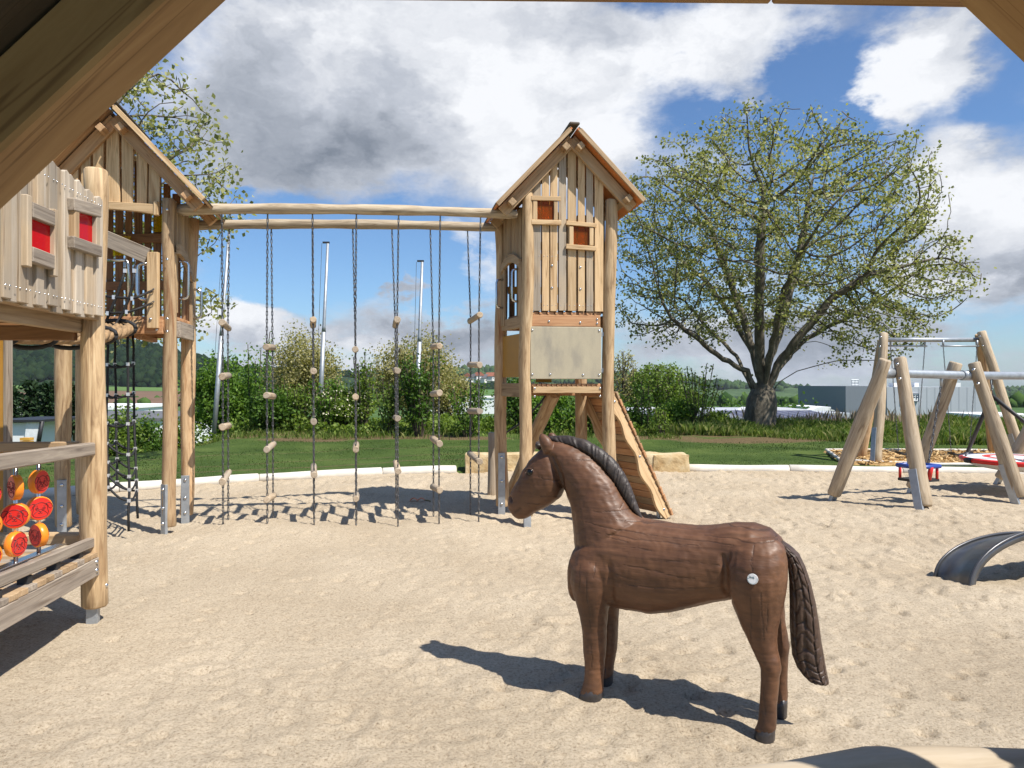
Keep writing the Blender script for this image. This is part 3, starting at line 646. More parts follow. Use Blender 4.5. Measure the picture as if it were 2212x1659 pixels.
for nm, u0, u1, v0, v1, Y, lab in (('white_hall', 1752, 1792, 879, 888, 140, 'small white hall with flat roof left of the grey works'), ('white_hall', 880, 1066, 857, 867, 170, 'long white roofed hall seen through the right chain ladders'), ('white_hall', 2126, 2260, 896, 906, 120, 'white hall at the right edge behind the swings'), ('white_hall', 20, 240, 878, 892, 75, 'white hall partly hidden by the conifers at the left')):
    a = W(u0, v0, Y); b = W(u1, v1, Y); tt = root(nm, lab, 'hall', (a.x, Y, b.z), 'white halls in the valley')
    slab('wall', (a.x, Y, b.z-4), (b.x, Y+12, a.z-0.35), WHITE, tt); slab('roof', (a.x-0.2, Y-0.2, a.z-0.34), (b.x+0.2, Y+12.2, a.z), WHITE, tt)
# long white building with a window strip at the left
a = W(-60, 903, 46); b = W(335, 946, 46); tt = root('white_building', 'long low white building with a dark window strip at the left behind the sandpit', 'building', (a.x, 46, b.z))
slab('wall', (a.x, 46, b.z-3), (b.x, 58, a.z-0.2), WHITE, tt); slab('roof', (a.x-0.2, 45.8, a.z-0.19), (b.x+0.2, 58.2, a.z), plain('roof_felt', (0.12, 0.12, 0.125), 0.8), tt)
zc = W(0, 924, 46).z; slab('window_strip', (a.x+10, 45.95, zc-0.12), (b.x-0.4, 45.995, zc+0.12), M['rubber'], tt)
# white site trailer with slanted awning and a crate
a = W(-20, 908, 30); b = W(88, 966, 30); tt = root('white_trailer', 'white trailer with a slanted grey side panel standing behind the playhouse', 'trailer', (a.x, 30, b.z))
slab('body', (a.x, 30, b.z-0.4), (W(58, 0, 30).x, 33, a.z-0.1), WHITE, tt)
q = [W(58, 911, 29.9), W(86, 912, 29.9), W(76, 962, 29.9), W(52, 962, 29.9)]
Mx = frame(q[3], q[2]-q[3], q[0]-q[3]); inv = Mx.inverted(); prism('side_panel', [(inv@p)[:2] for p in (q[3], q[2], q[1], q[0])], 0.05, Mx, plain('pale_grey_sheet', (0.74, 0.77, 0.78), 0.4), tt)
tube('edge_trim', [q[1]+V((0.1, 0, 0.05)), q[2]+V((0.12, 0, 0))], 0.08, M['rubber'], tt)
a = W(-25, 908, 29.8); slab('roof_edge', (a.x, 29.75, a.z-0.08), (q[1].x+0.1, 33, a.z+0.02), M['rubber'], tt)
a = W(46, 945, 29.3); b = W(66, 966, 29.3); tt = root('yellow_crate', 'small orange yellow crate standing before the white trailer', 'crate', (a.x, 29.3, b.z))
for k in range(3):
    z0 = b.z+(a.z-b.z)*k/3; slab('crate_board', (a.x, 29.2, z0+0.01), (b.x, 29.5, z0+(a.z-b.z)/3-0.01), plain('crate_yellow', (0.60, 0.32, 0.05), 0.5) if k == 0 else bpy.data.materials['crate_yellow'], tt)
# ================================================================== plants
def colonize(pos, par, A, infl=2.0, kill=0.45, step=0.25, iters=140, trop=0.05, seed=0):
    R = np.random.default_rng(seed); P = np.array(pos, float); par = list(par); A = A.copy()
    D = np.full(len(A), 1e9); I = np.zeros(len(A), int)
    def upd(new, off):
        for c in range(0, len(new), 400):
            d = np.linalg.norm(A[:, None]-new[None, c:c+400], axis=2); j = d.argmin(1); dm = d[np.arange(len(A)), j]; m = dm < D; D[m] = dm[m]; I[m] = j[m]+off+c
    upd(P, 0); seen = set()
    for _ in range(iters):
        keep = D > kill; A, D, I = A[keep], D[keep], I[keep]
        m = D < infl
        if not m.any(): break
        idx = I[m]; dv = A[m]-P[idx]; dv /= np.linalg.norm(dv, axis=1)[:, None]
        acc = np.zeros_like(P); np.add.at(acc, idx, dv); u = np.unique(idx)
        d = acc[u]+R.normal(0, 0.18, (len(u), 3)); d[:, 2] += trop; d /= np.linalg.norm(d, axis=1)[:, None]
        new = P[u]+d*step; keepn = []
        for k, (i, q) in enumerate(zip(u, new)):
            key = (int(i), *(np.round(q/ (step*0.5)).astype(int)))
            if key in seen: continue
            seen.add(key); keepn.append(k)
        if not keepn: break
        new = new[keepn]; off = len(P); par += list(u[keepn]); P = np.concatenate([P, new]); upd(new, off)
    return P, np.array(par)
def radii(P, par, tip, pw=2.3):
    n = len(P); r = np.zeros(n)
    for i in range(n-1, -1, -1):
        r[i] = (r[i] if r[i] > 0 else tip**pw)
        if par[i] >= 0: r[par[i]] += r[i]
    return r**(1/pw)
def branches(P, par, r, mb, rmin=0.0):
    n = len(P); ch = [[] for _ in range(n)]
    for i in range(n):
        if par[i] >= 0: ch[par[i]].append(i)
    starts = [(i, -1) for i in range(n) if par[i] < 0]
    while starts:
        i, p = starts.pop(); chain = ([p] if p >= 0 else [])+[i]
        while ch[chain[-1]]:
            k = sorted(ch[chain[-1]], key=lambda q: -r[q])
            for q in k[1:]:
                if r[q] > rmin: starts.append((q, chain[-1]))
            chain.append(k[0])
        pts = [V(P[q]) for q in chain]; rad = [r[q] for q in chain]
        if p >= 0: rad[0] = min(r[p], rad[1]*1.15)
        s = 10 if rad[0] > 0.12 else 6 if rad[0] > 0.04 else 3
        rs = tube_rings(pts, 1.0, s, rad); v = [x for q in rs for x in q]; f = []
        for a in range(len(rs)-1):
            for j in range(s):
                x = a*s+j; y = a*s+(j+1) % s; f.append([x, y, y+s, x+s])
        mb.add(v, f)
def leaves_np(C, size, R, droop=0.25, aspect=0.75):
    """one folded leaf (a bent quad) at each point of C"""
    n = len(C); d = R.normal(0, 1, (n, 3)); d[:, 2] -= droop; d /= np.linalg.norm(d, axis=1)[:, None]
    u = R.normal(0, 1, (n, 3)); u[:, 2] += 0.8; s = np.cross(d, u); s /= np.linalg.norm(s, axis=1)[:, None]; nn = np.cross(s, d)
    L = (size*R.uniform(0.6, 1.25, n))[:, None]; w = L*aspect*0.5
    q = np.stack([C, C+d*L*0.5+s*w+nn*L*0.12, C+d*L, C+d*L*0.5-s*w+nn*L*0.12], 1).reshape(-1, 3)
    return q, np.arange(4*n).reshape(n, 4)
def bark_mat(name, lo, hi, patch=None):
    m, nt, N, L, P = newmat(name); tc = N.new('ShaderNodeTexCoord')
    mp = N.new('ShaderNodeMapping'); mp.inputs['Scale'].default_value = (3, 3, 1.2); L.new(tc.outputs['Object'], mp.inputs['Vector'])
    n = nod(N, 'ShaderNodeTexNoise', Scale=2.2, Detail=8.0, Roughness=0.68, Distortion=0.6); L.new(mp.outputs[0], n.inputs['Vector'])
    c = ramp(N, L, n.outputs['Fac'], [(0.35, lo), (0.6, hi)] if not patch else [(0.35, lo), (0.52, hi), (0.66, patch)])
    L.new(c, P.inputs['Base Color']); P.inputs['Roughness'].default_value = 0.85
    b = nod(N, 'ShaderNodeBump', Strength=0.8, Distance=0.04); L.new(n.outputs['Fac'], b.inputs['Height']); L.new(b.outputs[0], P.inputs['Normal']); return m
BARK = bark_mat('plane_bark', (0.055, 0.045, 0.033), (0.12, 0.10, 0.07), (0.22, 0.19, 0.14))
TWIG = plain('twig_bark', (0.085, 0.065, 0.045), 0.85)
LEAF_PLANE = leafmat('plane_leaf', [(0.11, 0.128, 0.036), (0.20, 0.21, 0.068), (0.31, 0.31, 0.12), (0.46, 0.44, 0.22)], 0.36)
LEAF_GREEN = leafmat('hazel_leaf', [(0.05, 0.11, 0.014), (0.10, 0.19, 0.025), (0.17, 0.27, 0.045)], 0.35)
LEAF_MIX = leafmat('maple_leaf', [(0.07, 0.12, 0.02), (0.14, 0.21, 0.035), (0.24, 0.31, 0.07)], 0.38)
LEAF_BRIGHT = leafmat('lime_leaf', [(0.09, 0.15, 0.025), (0.15, 0.22, 0.04), (0.22, 0.29, 0.07)], 0.35)
LEAF_WILLOW = leafmat('willow_leaf', [(0.19, 0.175, 0.065), (0.31, 0.285, 0.12), (0.43, 0.39, 0.19)], 0.35)
LEAF_PINE = leafmat('pine_needle', [(0.012, 0.03, 0.012), (0.025, 0.05, 0.018), (0.045, 0.075, 0.03)], 0.1)
LEAF_DARK = leafmat('dark_leaf', [(0.035, 0.08, 0.012), (0.065, 0.13, 0.02), (0.11, 0.19, 0.03)], 0.3)
def dome_points(n, c, rx, ry, zlo, zhi, R, shell=0.5, flat=None):
    out = []
    while len(out) < n:
        p = R.uniform(-1, 1, 3); q = np.linalg.norm(p*[1, 1, 1])
        if q > 1 or R.random() > (1-shell)+shell*q**2: continue
        out.append([c[0]+p[0]*rx, c[1]+p[1]*ry, (zlo+zhi)/2+p[2]*(zhi-zlo)/2])
    return np.array(out)
def big_tree(loc, limbs, A, label, tip, leafn, leafs, seed, trunk_r, flare, step=0.27, kill=0.42, infl=1.6, group=None, leafmat_=None, spread=0.22):
    t = root('plane_tree', label, 'tree', loc, group); R = np.random.default_rng(seed)
    pos, par = [], []
    for limb in limbs:
        start = limb[0]
        if isinstance(start, int): last = start; pts = limb[1:]
        else: pos.append(list(limb[0])); par.append(-1); last = len(pos)-1; pts = limb[1:]
        for q in pts:
            a = np.array(pos[last]); b = np.array(q); n = max(1, int(np.linalg.norm(b-a)/step))
            for k in range(1, n+1):
                pos.append(list(a+(b-a)*k/n+R.normal(0, 0.02, 3))); par.append(last); last = len(pos)-1
    P, par = colonize(pos, par, A, infl, kill, step, 160, 0.02, seed)
    r = radii(P, par, tip); k0 = r.max()
    r = np.where(r > 0.07, r*(1+(trunk_r/k0-1)*np.clip((r-0.07)/(k0-0.07), 0, 1)), r)
    z0 = loc[2]; r = r*np.where(P[:, 2] < z0+0.9, np.where(r > trunk_r*0.5, 1+flare*np.clip(1-(P[:, 2]-z0)/0.9, 0, 1)**2, 1), 1)
    mb = MB(); branches(P, par, r, mb); part('trunk', mb.mesh('trunk', True), BARK, t)
    tips = P[r < tip*2.4]; 
    tips = tips[R.random(len(tips)) < 0.72*np.clip(1.15+1.3*vn(tips[:, 0]*0.9, tips[:, 2]*0.9+tips[:, 1]*0.7, seed), 0.25, 1.4)]; wt = R.random(len(tips))**1.5+0.1; C = tips[R.choice(len(tips), leafn, p=wt/wt.sum())]; C = C+R.normal(0, spread, C.shape)*[1, 1, 0.8]
    v, f = leaves_np(C, leafs, R); part('crown', np_mesh('crown', v, f), leafmat_ or LEAF_PLANE, t)
    return t
# the great plane tree on the bank
def great_tree():
    b = W(1642, 918, 22); z = lz(b.x, 22); L0 = (b.x, 22, z-0.1)
    def q(u, v, y): return tuple(W(u, v, y))
    trunk = [L0, q(1643, 880, 22), q(1648, 845, 22), q(1650, 815, 22)]
    R = np.random.default_rng(2)
    limbs = [trunk]
    idx_top = 0
    n_tr = 1
    for a, bb in zip(trunk, trunk[1:]): n_tr += max(1, int(np.linalg.norm(np.array(bb)-np.array(a))/0.27))
    top = n_tr-1; mid = n_tr-3
    for s, pts in ((top-1, [(1612, 800, 21.9), (1560, 775, 21.6), (1510, 735, 21.2), (1450, 690, 20.8)]), (top, [(1632, 770, 22), (1608, 690, 22.2), (1570, 590, 22.6), (1530, 480, 22.8)]),
                   (top, [(1640, 760, 21.6), (1640, 660, 21.2), (1640, 540, 20.8), (1650, 420, 20.8)]), (top, [(1660, 770, 22.4), (1690, 700, 22.8), (1715, 600, 23.2), (1740, 480, 23.4), (1750, 400, 23.4)]),
                   (top-1, [(1680, 790, 21.8), (1735, 715, 21.4), (1800, 640, 21.0), (1880, 590, 20.6)]), (top-1, [(1685, 790, 22.6), (1740, 730, 23.4), (1820, 690, 24.0), (1900, 650, 24.2)]),
                   (top, [(1636, 780, 22.6), (1585, 690, 23.4), (1530, 610, 24.0), (1470, 560, 24.4)]), (top-2, [(1690, 822, 21.9), (1722, 800, 21.8)]), (mid, [(1590, 770, 22.8), (1540, 720, 23.8), (1480, 650, 24.5)]),
                   (top, [(1665, 750, 21.2), (1690, 640, 20.2), (1720, 560, 19.4)]), (top, [(1640, 740, 23.2), (1640, 640, 24.6), (1650, 540, 25.6)])):
        limbs.append([s]+[q(*p) for p in pts])
    A = dome_points(6400, (b.x+0.35, 22), 5.0, 4.7, 2.6, 10.1, R, 0.55)
    # the silhouette of this tree: wide to the right, drooping skirts at both sides
    u = A[:, 0]*FOC/22+1106; zz = A[:, 2]
    A2 = np.concatenate([dome_points(700, (11.9, 21.5), 2.2, 2.2, 3.4, 6.2, R, 0.2), dome_points(450, (4.6, 21.6), 1.6, 2.2, 2.7, 5.2, R, 0.2), dome_points(400, (10.8, 21.2), 1.7, 2.0, 2.2, 4.4, R, 0.2)])
    ang = np.arctan2(A[:, 2]-5.4, A[:, 0]-b.x); rr = np.hypot((A[:, 0]-b.x)/5.2, (A[:, 2]-5.4)/4.7); A = A[rr < 0.88+0.22*vn(ang*2.6, A[:, 1]*0.35, 21)+0.10*vn(ang*7, A[:, 1]*0.6, 22)]
    A = np.concatenate([A, A2])
    A = A[~((np.abs(A[:, 0]-b.x) < 1.6) & (A[:, 2] < 3.2))]
    big_tree(L0, limbs, A, 'large spreading plane tree with thin spring leaves, alone on the bank', 0.0118, 36000, 0.105, 4, 0.46, 0.12, step=0.24, kill=0.36, infl=1.5, spread=0.13)
great_tree()
def left_tree():
    L0 = (-10.9, 14.2, 0.0); R = np.random.default_rng(8)
    limbs = [[L0, (-10.8, 14.2, 1.3), (-10.6, 14.1, 2.4)]]
    n = 1+max(1, int(1.3/0.27))+max(1, int(1.1/0.27)); top = n-1
    for pts in ([(-9.4, 13.6, 4.4), (-7.6, 13.0, 6.2)], [(-8.9, 13.4, 3.6), (-6.9, 12.9, 4.6)], [(-10.3, 14.4, 5.0), (-9.3, 14.8, 7.2)], [(-9.0, 14.6, 3.1), (-7.0, 14.2, 3.2)], [(-12, 14, 5)]):
        limbs.append([top]+pts)
    A = np.concatenate([dome_points(2800, (-8.7, 13.6), 3.5, 2.6, 3.0, 8.3, R, 0.4), dome_points(300, (-6.9, 13.2), 1.6, 1.5, 2.2, 4.0, R, 0.2)])
    big_tree(L0, limbs, A, 'tall thin leaved plane tree rising behind the left climbing tower', 0.009, 10500, 0.105, 9, 0.28, 0.3, step=0.24, kill=0.36, infl=1.5, spread=0.16)
left_tree()
# ---- shrubs and smaller trees
def shrub(name, label, base, h, rx, ry, nclump, nleaf, leaf, mat, seed, cat='shrub', group=None, stems=6, zlo=0.15, upright=None, cs=0.3, twigs=True):
    """several stems fan out from the base; each carries clumps of leaves"""
    R = np.random.default_rng(seed); bx, by = base; z0 = lz(bx, by) if by < 36 else base[2] if len(base) > 2 else 0
    t = root(name, label, cat, (bx, by, z0), group); mb = MB(); cl = []
    for k in range(nclump):
        while True:
            p = R.uniform(-1, 1, 3); q = np.linalg.norm(p)
            if q < 1 and q > 0.35*R.random(): break
        cz = z0+h*zlo+(p[2]*0.5+0.5)*h*(1-zlo)*R.uniform(0.88, 1.06); cl.append((bx+p[0]*rx*(1.0), by+p[1]*ry, cz))
    cl = np.array(cl)
    for k in range(stems if not upright else 0):
        e = cl[R.integers(len(cl))]; m = (np.array([bx, by, z0])+e)/2+R.normal(0, 0.12, 3)*[rx, ry, 0.3]; s = R.normal(0, 0.06, 2)
        add_tube(mb, [(bx+s[0], by+s[1], z0-0.05), tuple(m), tuple(e)], 0.018+0.004*h, 5)
    C = []
    if not upright:
        per = max(1, nleaf//nclump)
        for c in cl: C.append(c+R.normal(0, cs, (per, 3))*[rx, ry, h*0.45]*R.uniform(0.6, 1.2))
        if twigs:
            for c in cl[::3]:
                j = cl[R.integers(len(cl))]; add_tube(mb, [(bx, by, z0+0.2*h), tuple((c+[bx, by, z0+0.2*h])/2+R.normal(0, 0.05, 3)), tuple(c)], 0.009, 3)
    else:
        for k in range(upright):
            a = R.uniform(0, 6.28); lean = R.uniform(0.2, 1.0); top = np.array([bx+math.cos(a)*rx*lean, by+math.sin(a)*ry*lean, z0+h*R.uniform(0.62, 1.0)]); b0 = np.array([bx+math.cos(a)*rx*0.15, by+math.sin(a)*ry*0.15, z0-0.03])
            midp = b0*0.5+top*0.5+np.array([math.cos(a)*rx*lean*0.12, 0, 0.05*h])
            add_tube(mb, [tuple(b0), tuple(midp), tuple(top)], 0.012, 4)
            m = nleaf//upright; tt = R.uniform(zlo, 1.0, m)[:, None]; q = np.where(tt < 0.5, b0+(midp-b0)*tt*2, midp+(top-midp)*(tt-0.5)*2)
            C.append(q+R.normal(0, 1, (m, 3))*cs)
    C = np.concatenate(C); C[:, 2] = np.maximum(C[:, 2], z0+0.03)
    part('stems', mb.mesh('stems'), TWIG, t)
    v, f = leaves_np(C, leaf, R, 0.2); part('foliage', np_mesh('foliage', v, f), mat, t)
    return t
def at(u, y): return ((u-1106)/FOC*y, y)
shrub('round_bush', 'big rounded dark green bush by the left flagpole', at(487, 22.4), 2.85, 1.1, 0.95, 120, 11500, 0.105, LEAF_GREEN, 21, stems=6, cs=0.19)
shrub('round_bush', 'dark green bush right behind the first chain ladder', at(590, 20.2), 1.2, 0.6, 0.7, 60, 4200, 0.10, LEAF_DARK, 22, stems=8, cs=0.22)
shrub('willow_bush', 'pale olive willow bush beside the middle flagpole', at(655, 23.6), 3.05, 1.15, 1.1, 150, 12000, 0.085, LEAF_WILLOW, 23, stems=8, cs=0.18)
shrub('willow_bush', 'broad pale olive willow bush behind the right flagpole', at(895, 24), 2.95, 1.4, 1.1, 170, 14000, 0.085, LEAF_WILLOW, 24, stems=9, cs=0.18)
shrub('willow_bush', 'lower pale olive willow bush left of the tower', at(968, 23), 1.7, 0.8, 0.8, 80, 5000, 0.08, LEAF_WILLOW, 25, stems=8, cs=0.2)
shrub('elder_bush', 'white flecked flowering bush between the middle chain ladders', at(745, 20.8), 1.15, 0.75, 0.7, 70, 5200, 0.085, LEAF_MIX, 26, stems=7, cs=0.2)
R_ = np.random.default_rng(6); bx, by = at(745, 20.6); fl = np.stack([R_.normal(bx, 0.5, 260), R_.normal(by-0.3, 0.4, 260), R_.uniform(0.7, 1.45, 260)], -1); v_, f_ = leaves_np(fl, 0.06, R_)
part('blossom', np_mesh('blossom', v_, f_), plain('cream_blossom', (0.62, 0.58, 0.42), 0.7), bpy.data.objects['elder_bush'])
for k, (u, y, h, rx, n, up, lf, lab) in enumerate(((548, 20.2, 2.9, 0.55, 800, 8, 0.075, 'young shrub with long upright shoots above the big bush'), (786, 20.4, 2.3, 0.35, 900, 12, 0.075, 'slim upright young shrub just right of the elder bush'), (905, 19.3, 2.35, 0.60, 2200, 26, 0.08, 'dense upright many stemmed shrub by the right flagpole'),
                                             (840, 19.6, 1.6, 0.4, 900, 12, 0.075, 'short upright shrub left of the right flagpole'), (1010, 19.2, 1.5, 0.5, 1100, 14, 0.07, 'upright shrub behind the last chain ladder'), (1508, 21, 1.95, 0.62, 850, 15, 0.07, 'young bush with bare upright shoots on the soil patch left of the plane tree'), (1395, 20, 1.5, 0.30, 380, 6, 0.07, 'thin sapling beside the ramp'), (1432, 19.2, 0.75, 0.28, 380, 7, 0.06, 'small sapling in the soil right of the ramp'), (640, 20.4, 1.35, 0.5, 900, 10, 0.075, 'thin branching shrub before the middle flagpole'), (700, 20.2, 1.5, 0.5, 800, 10, 0.075, 'thin shrub between middle flagpole and elder bush'))):
    shrub('young_shrub', lab, at(u, y), h, rx, rx, 1, n, lf*1.2, (LEAF_GREEN, LEAF_MIX, LEAF_DARK, LEAF_MIX, LEAF_GREEN, LEAF_MIX, LEAF_DARK, LEAF_MIX, LEAF_MIX, LEAF_GREEN)[k], 40+k, upright=up, zlo=0.22, cs=0.075, group='young planted shrubs on the bank')
for k, (u, y, h, rx, n, lab) in enumerate(((262, 19.5, 1.9, 0.75, 2600, 'green bush seen through the climbing net'), (318, 20, 1.7, 0.7, 2400, 'green bush between the net and the left tower post'), (205, 20.5, 1.2, 0.8, 1500, 'dark low bush behind the thick playhouse post'), (385, 20.5, 1.6, 0.5, 1300, 'green bush between the two posts of the left tower'),
                                         (1118, 20.5, 1.5, 0.6, 2000, 'green bush seen between the left legs of the right tower'), (1200, 20, 1.15, 0.9, 2600, 'low green bush seen under the right tower'), (1288, 20, 1.2, 0.6, 1700, 'low green bush seen behind the right tower leg'), (1350, 20.4, 0.7, 0.5, 900, 'low green bush right beside the ramp'), (1460, 21.3, 0.8, 0.6, 1400, 'low dark bush left of the plane tree'), (1545, 21, 0.55, 0.4, 700, 'tiny bush near the plane tree trunk'))):
    shrub('green_bush', lab, at(u, y), h, rx, rx*0.9, 40, int(n*1.5), 0.095, (LEAF_MIX, LEAF_DARK, LEAF_GREEN)[k % 3], 60+k, cs=0.25, stems=6, group='green bushes along the bank')
def small_tree(u, y, v_base, v_top, w, label, seed, leafn, leaf, mat, tip=0.012, name='young_tree', tr=0.12, cat='tree'):
    b = W(u, v_base, y); zt = EYE-(v_top-829.5)/FOC*y; h = zt-b.z; R = np.random.default_rng(seed); rx = w/FOC*y/2
    t = root(name, label, cat, b); pos = [[b.x, y, b.z-0.2]]; par = [-1]; st = h/26
    for k in range(8): pos.append([b.x+R.normal(0, 0.03), y, b.z+st*(k+1)]); par.append(len(pos)-2)
    A = dome_points(900, (b.x, y), rx, rx, b.z+h*0.22, zt, R, 0.5); P, par = colonize(pos, par, A, h*0.3, h*0.045, st, 90, 0.15, seed)
    r = radii(P, par, tip); r *= np.where(r > tip*3, np.minimum(1, tr/r.max()*np.clip(r/tr, 0.6, 1.5)), 1)
    mb = MB(); branches(P, par, r, mb); part('trunk', mb.mesh('trunk', True), TWIG, t)
    tips = P[r < tip*2.2]; C = tips[R.integers(len(tips), size=leafn)]+R.normal(0, h*0.035, (leafn, 3)); vv, ff = leaves_np(C, leaf, R); part('crown', np_mesh('crown', vv, ff), mat, t)
small_tree(1422, 34, 905, 783, 120, 'light green round headed young tree right of the right tower', 71, 3800, 0.13, LEAF_BRIGHT)
small_tree(1345, 36, 905, 757, 70, 'almost bare tree close to the right tower', 72, 900, 0.12, LEAF_WILLOW, tip=0.014)
small_tree(1480, 38, 905, 840, 70, 'low light green tree behind the upright shrub', 73, 2200, 0.15, LEAF_BRIGHT)
small_tree(1375, 37, 905, 800, 60, 'thin half bare tree left of the light green tree', 74, 1100, 0.13, LEAF_BRIGHT, tip=0.014)
def conifer(u, y, vb, vt, w, lab, seed):
    b = W(u, vb, y); h = EYE-(vt-829.5)/FOC*y-b.z; R = np.random.default_rng(seed); t = root('pine_tree', lab, 'pine', b, 'dark pines in front of the ploughed field')
    tube('trunk', [b-V((0, 0, 0.5)), b+V((0, 0, h))], 0.16, TWIG, t, 6, [1, 0.2]); rw = w/FOC*y/2*0.72; C = []
    for k in range(70):
        f = R.uniform(0.12, 1.0); a = R.uniform(0, 6.28); l = rw*(1-f)**0.75*R.uniform(0.6, 1.15)+0.1; m = 24
        s = R.uniform(0.15, 1, m)[:, None]; C.append(np.array([b.x, y, b.z+h*f])+s*np.array([math.cos(a)*l, math.sin(a)*l, -0.10*l])+R.normal(0, 0.16, (m, 3)))
    vv, ff = leaves_np(np.concatenate(C), 0.42, R, 0.1, 0.4); part('crown', np_mesh('crown', vv, ff), LEAF_PINE, t)
for k, a in enumerate(((68, 44, 935, 832, 50, 'slim dark pine left of the back post'), (106, 43, 940, 836, 46, 'dark pine right against the back post'), (163, 45, 935, 842, 40, 'dark pine right of the back post'), (22, 42, 940, 845, 36, 'pine at the ochre panel, nearest the left edge'))): conifer(*a, 80+k)
# woods and hedges in the valley, too far to tell apart
def vh(x, y): return float(valley_h(np.array(x), np.array(y)))
treeblobs('valley_trees', 'rows of distant trees and hedges on the valley floor', vh, 1500, (-420, 520), (330, 780), 2.0, 4.5, [(0.025, 0.055, 0.015), (0.045, 0.085, 0.022), (0.07, 0.12, 0.03)], 9, lambda x, y: vn(x/40, y/25, 61) > 0.25)
R_ = np.random.default_rng(10); cs_ = np.stack([R_.uniform(10, 66, 70), R_.uniform(92, 128, 70)], -1); cs_ = cs_[cs_[:, 0] < cs_[:, 1]*0.42]
C_ = np.concatenate([np.array([x, y, vh(x, y)+0.9])+R_.normal(0, 1, (160, 3))*[1.5, 1.2, 0.9] for x, y in cs_]); v_, f_ = leaves_np(C_, 0.55, R_)
tag(part('valley_hedge', np_mesh('valley_hedge', v_, f_), LEAF_DARK), 'green hedge line between the factory hall and the far hills', 'hedge', kind='stuff')
# ---- undergrowth, tall grass, lawn blades
def blades(name, label, cat, n, xr, yr, h0, h1, w, mat, seed, mask=None, lean=0.35):
    R = np.random.default_rng(seed); x = R.uniform(*xr, n); y = R.uniform(*yr, n)
    if mask is not None: ok = mask(x, y, R); x, y = x[ok], y[ok]
    n = len(x); z = lawn_h(x, y)-0.01; h = R.uniform(h0, h1, n)*(0.75+0.4*vn(x*0.9, y*0.9, seed)); a = R.uniform(0, 6.28, n); l = h*R.uniform(0.05, lean*2, n); b = R.uniform(0, 6.28, n)
    dx, dy = np.cos(a)*w/2, np.sin(a)*w/2; ex, ey = np.cos(b)*l, np.sin(b)*l
    q = np.stack([np.stack([x-dx, y-dy, z], -1), np.stack([x+dx, y+dy, z], -1), np.stack([x+dx*0.7+ex*0.35, y+dy*0.7+ey*0.35, z+h*0.62], -1), np.stack([x+ex, y+ey, z+h*R.uniform(0.8, 1, n)], -1)], 1).reshape(-1, 3)
    tag(part(name, np_mesh(name, q, np.arange(4*n).reshape(n, 4)), mat), label, cat, kind='stuff')
GRASS = leafmat('grass_blade', [(0.055, 0.10, 0.016), (0.10, 0.155, 0.026), (0.16, 0.215, 0.045), (0.29, 0.28, 0.11)], 0.35)
LAWNB = leafmat('lawn_blade', [(0.03, 0.055, 0.012), (0.055, 0.09, 0.02), (0.09, 0.125, 0.035)], 0.25)
DRY = leafmat('dry_stalk', [(0.16, 0.11, 0.07), (0.28, 0.21, 0.14), (0.38, 0.30, 0.22)], 0.15)
def bankmask(x, y, R): return (y > 18.1-0.9*sst(7.5, 10.5, x)+0.35*vn(x*0.8, y*0, 5)+1.6*(1-sst(5.5, 8.2, x))) & (R.random(len(x)) < 0.65+0.45*vn(x*1.1, y*1.1, 8))
blades('tall_grass', 'tall unmown grass on the bank under the plane tree and behind the swings', 'grass', 95000, (3.2, 19), (16.8, 24.2), 0.12, 0.42, 0.017, GRASS, 91, bankmask)
blades('tall_grass', 'tall grass and weeds among the bushes along the left bank', 'grass', 38000, (-13, 4.5), (18.6, 24.0), 0.06, 0.26, 0.018, GRASS, 92, lambda x, y, R: R.random(len(x)) < 0.55+0.5*vn(x*0.9, y*0.9, 12))
blades('dry_stalks', 'dry pale stalks standing along the top of the bank', 'dry stalks', 900, (6.5, 15), (22.2, 24.0), 0.4, 0.8, 0.018, DRY, 93, lambda x, y, R: (np.abs(x-10.2) < 2.6) | (R.random(len(x)) < 0.25), 0.15)
def lawnmask(x, y, R): return (y > kerb_y(x)+0.12) & ~((x > 6.2) & (y > 13.3) & (y < 16.05)) & ~((x > -0.95) & (x < 3.25) & (y < 13.4))
blades('lawn_blades', 'short mown grass blades of the lawn behind the kerb', 'grass', 60000, (-8.5, 12), (10, 18.2), 0.02, 0.05, 0.016, LAWNB, 94, lawnmask)
R_ = np.random.default_rng(77); n_ = 15000; x_ = R_.uniform(-12, 4.2, n_); y_ = 19.6+R_.uniform(0, 2.4, n_)+0.4*vn(x_, x_*0, 4); C_ = np.stack([x_, y_, lawn_h(x_, y_)+R_.uniform(0.03, 0.42, n_)*np.clip(0.7+0.6*vn(x_*1.3, y_*1.3, 6), 0.1, 1.3)], -1)
v_, f_ = leaves_np(C_, 0.11, R_); tag(part('undergrowth', np_mesh('undergrowth', v_, f_), LEAF_MIX), 'low leafy undergrowth covering the ground between the bushes', 'undergrowth', kind='stuff')
# ---- flagpoles
def flagpole(u0, v0, u1, v1, y, lab):
    b, tp = W(u0, v0, y), W(u1, v1, y); b.z = lz(b.x, y)-0.1; t = root('flagpole', lab, 'flagpole', b, 'bare metal flagpoles on the bank'); m = b.lerp(tp, 0.53); m2 = b.lerp(tp, 0.56)
    tube('lower_pole', [b, m], 0.068, M['steel'], t, 12); tube('upper_pole', [m, m2, tp], 0.050, M['steel'], t, 12, [1.3, 1.0, 0.8])
    mb = MB(); add_box(mb, tp+V((-0.05, 0, 0.03)), 0.20, 0.05, 0.05); part('pole_head', mb.mesh('pole_head'), M['rubber'], t)
    tube('halyard', [tp+V((-0.17, -0.02, 0)), b.lerp(tp, 0.3)+V((-0.13, -0.02, 0))], 0.006, M['rubber'], t, 4)
flagpole(459, 912, 495, 498, 20.6, 'leftmost metal flagpole, its top hidden by the log beams')
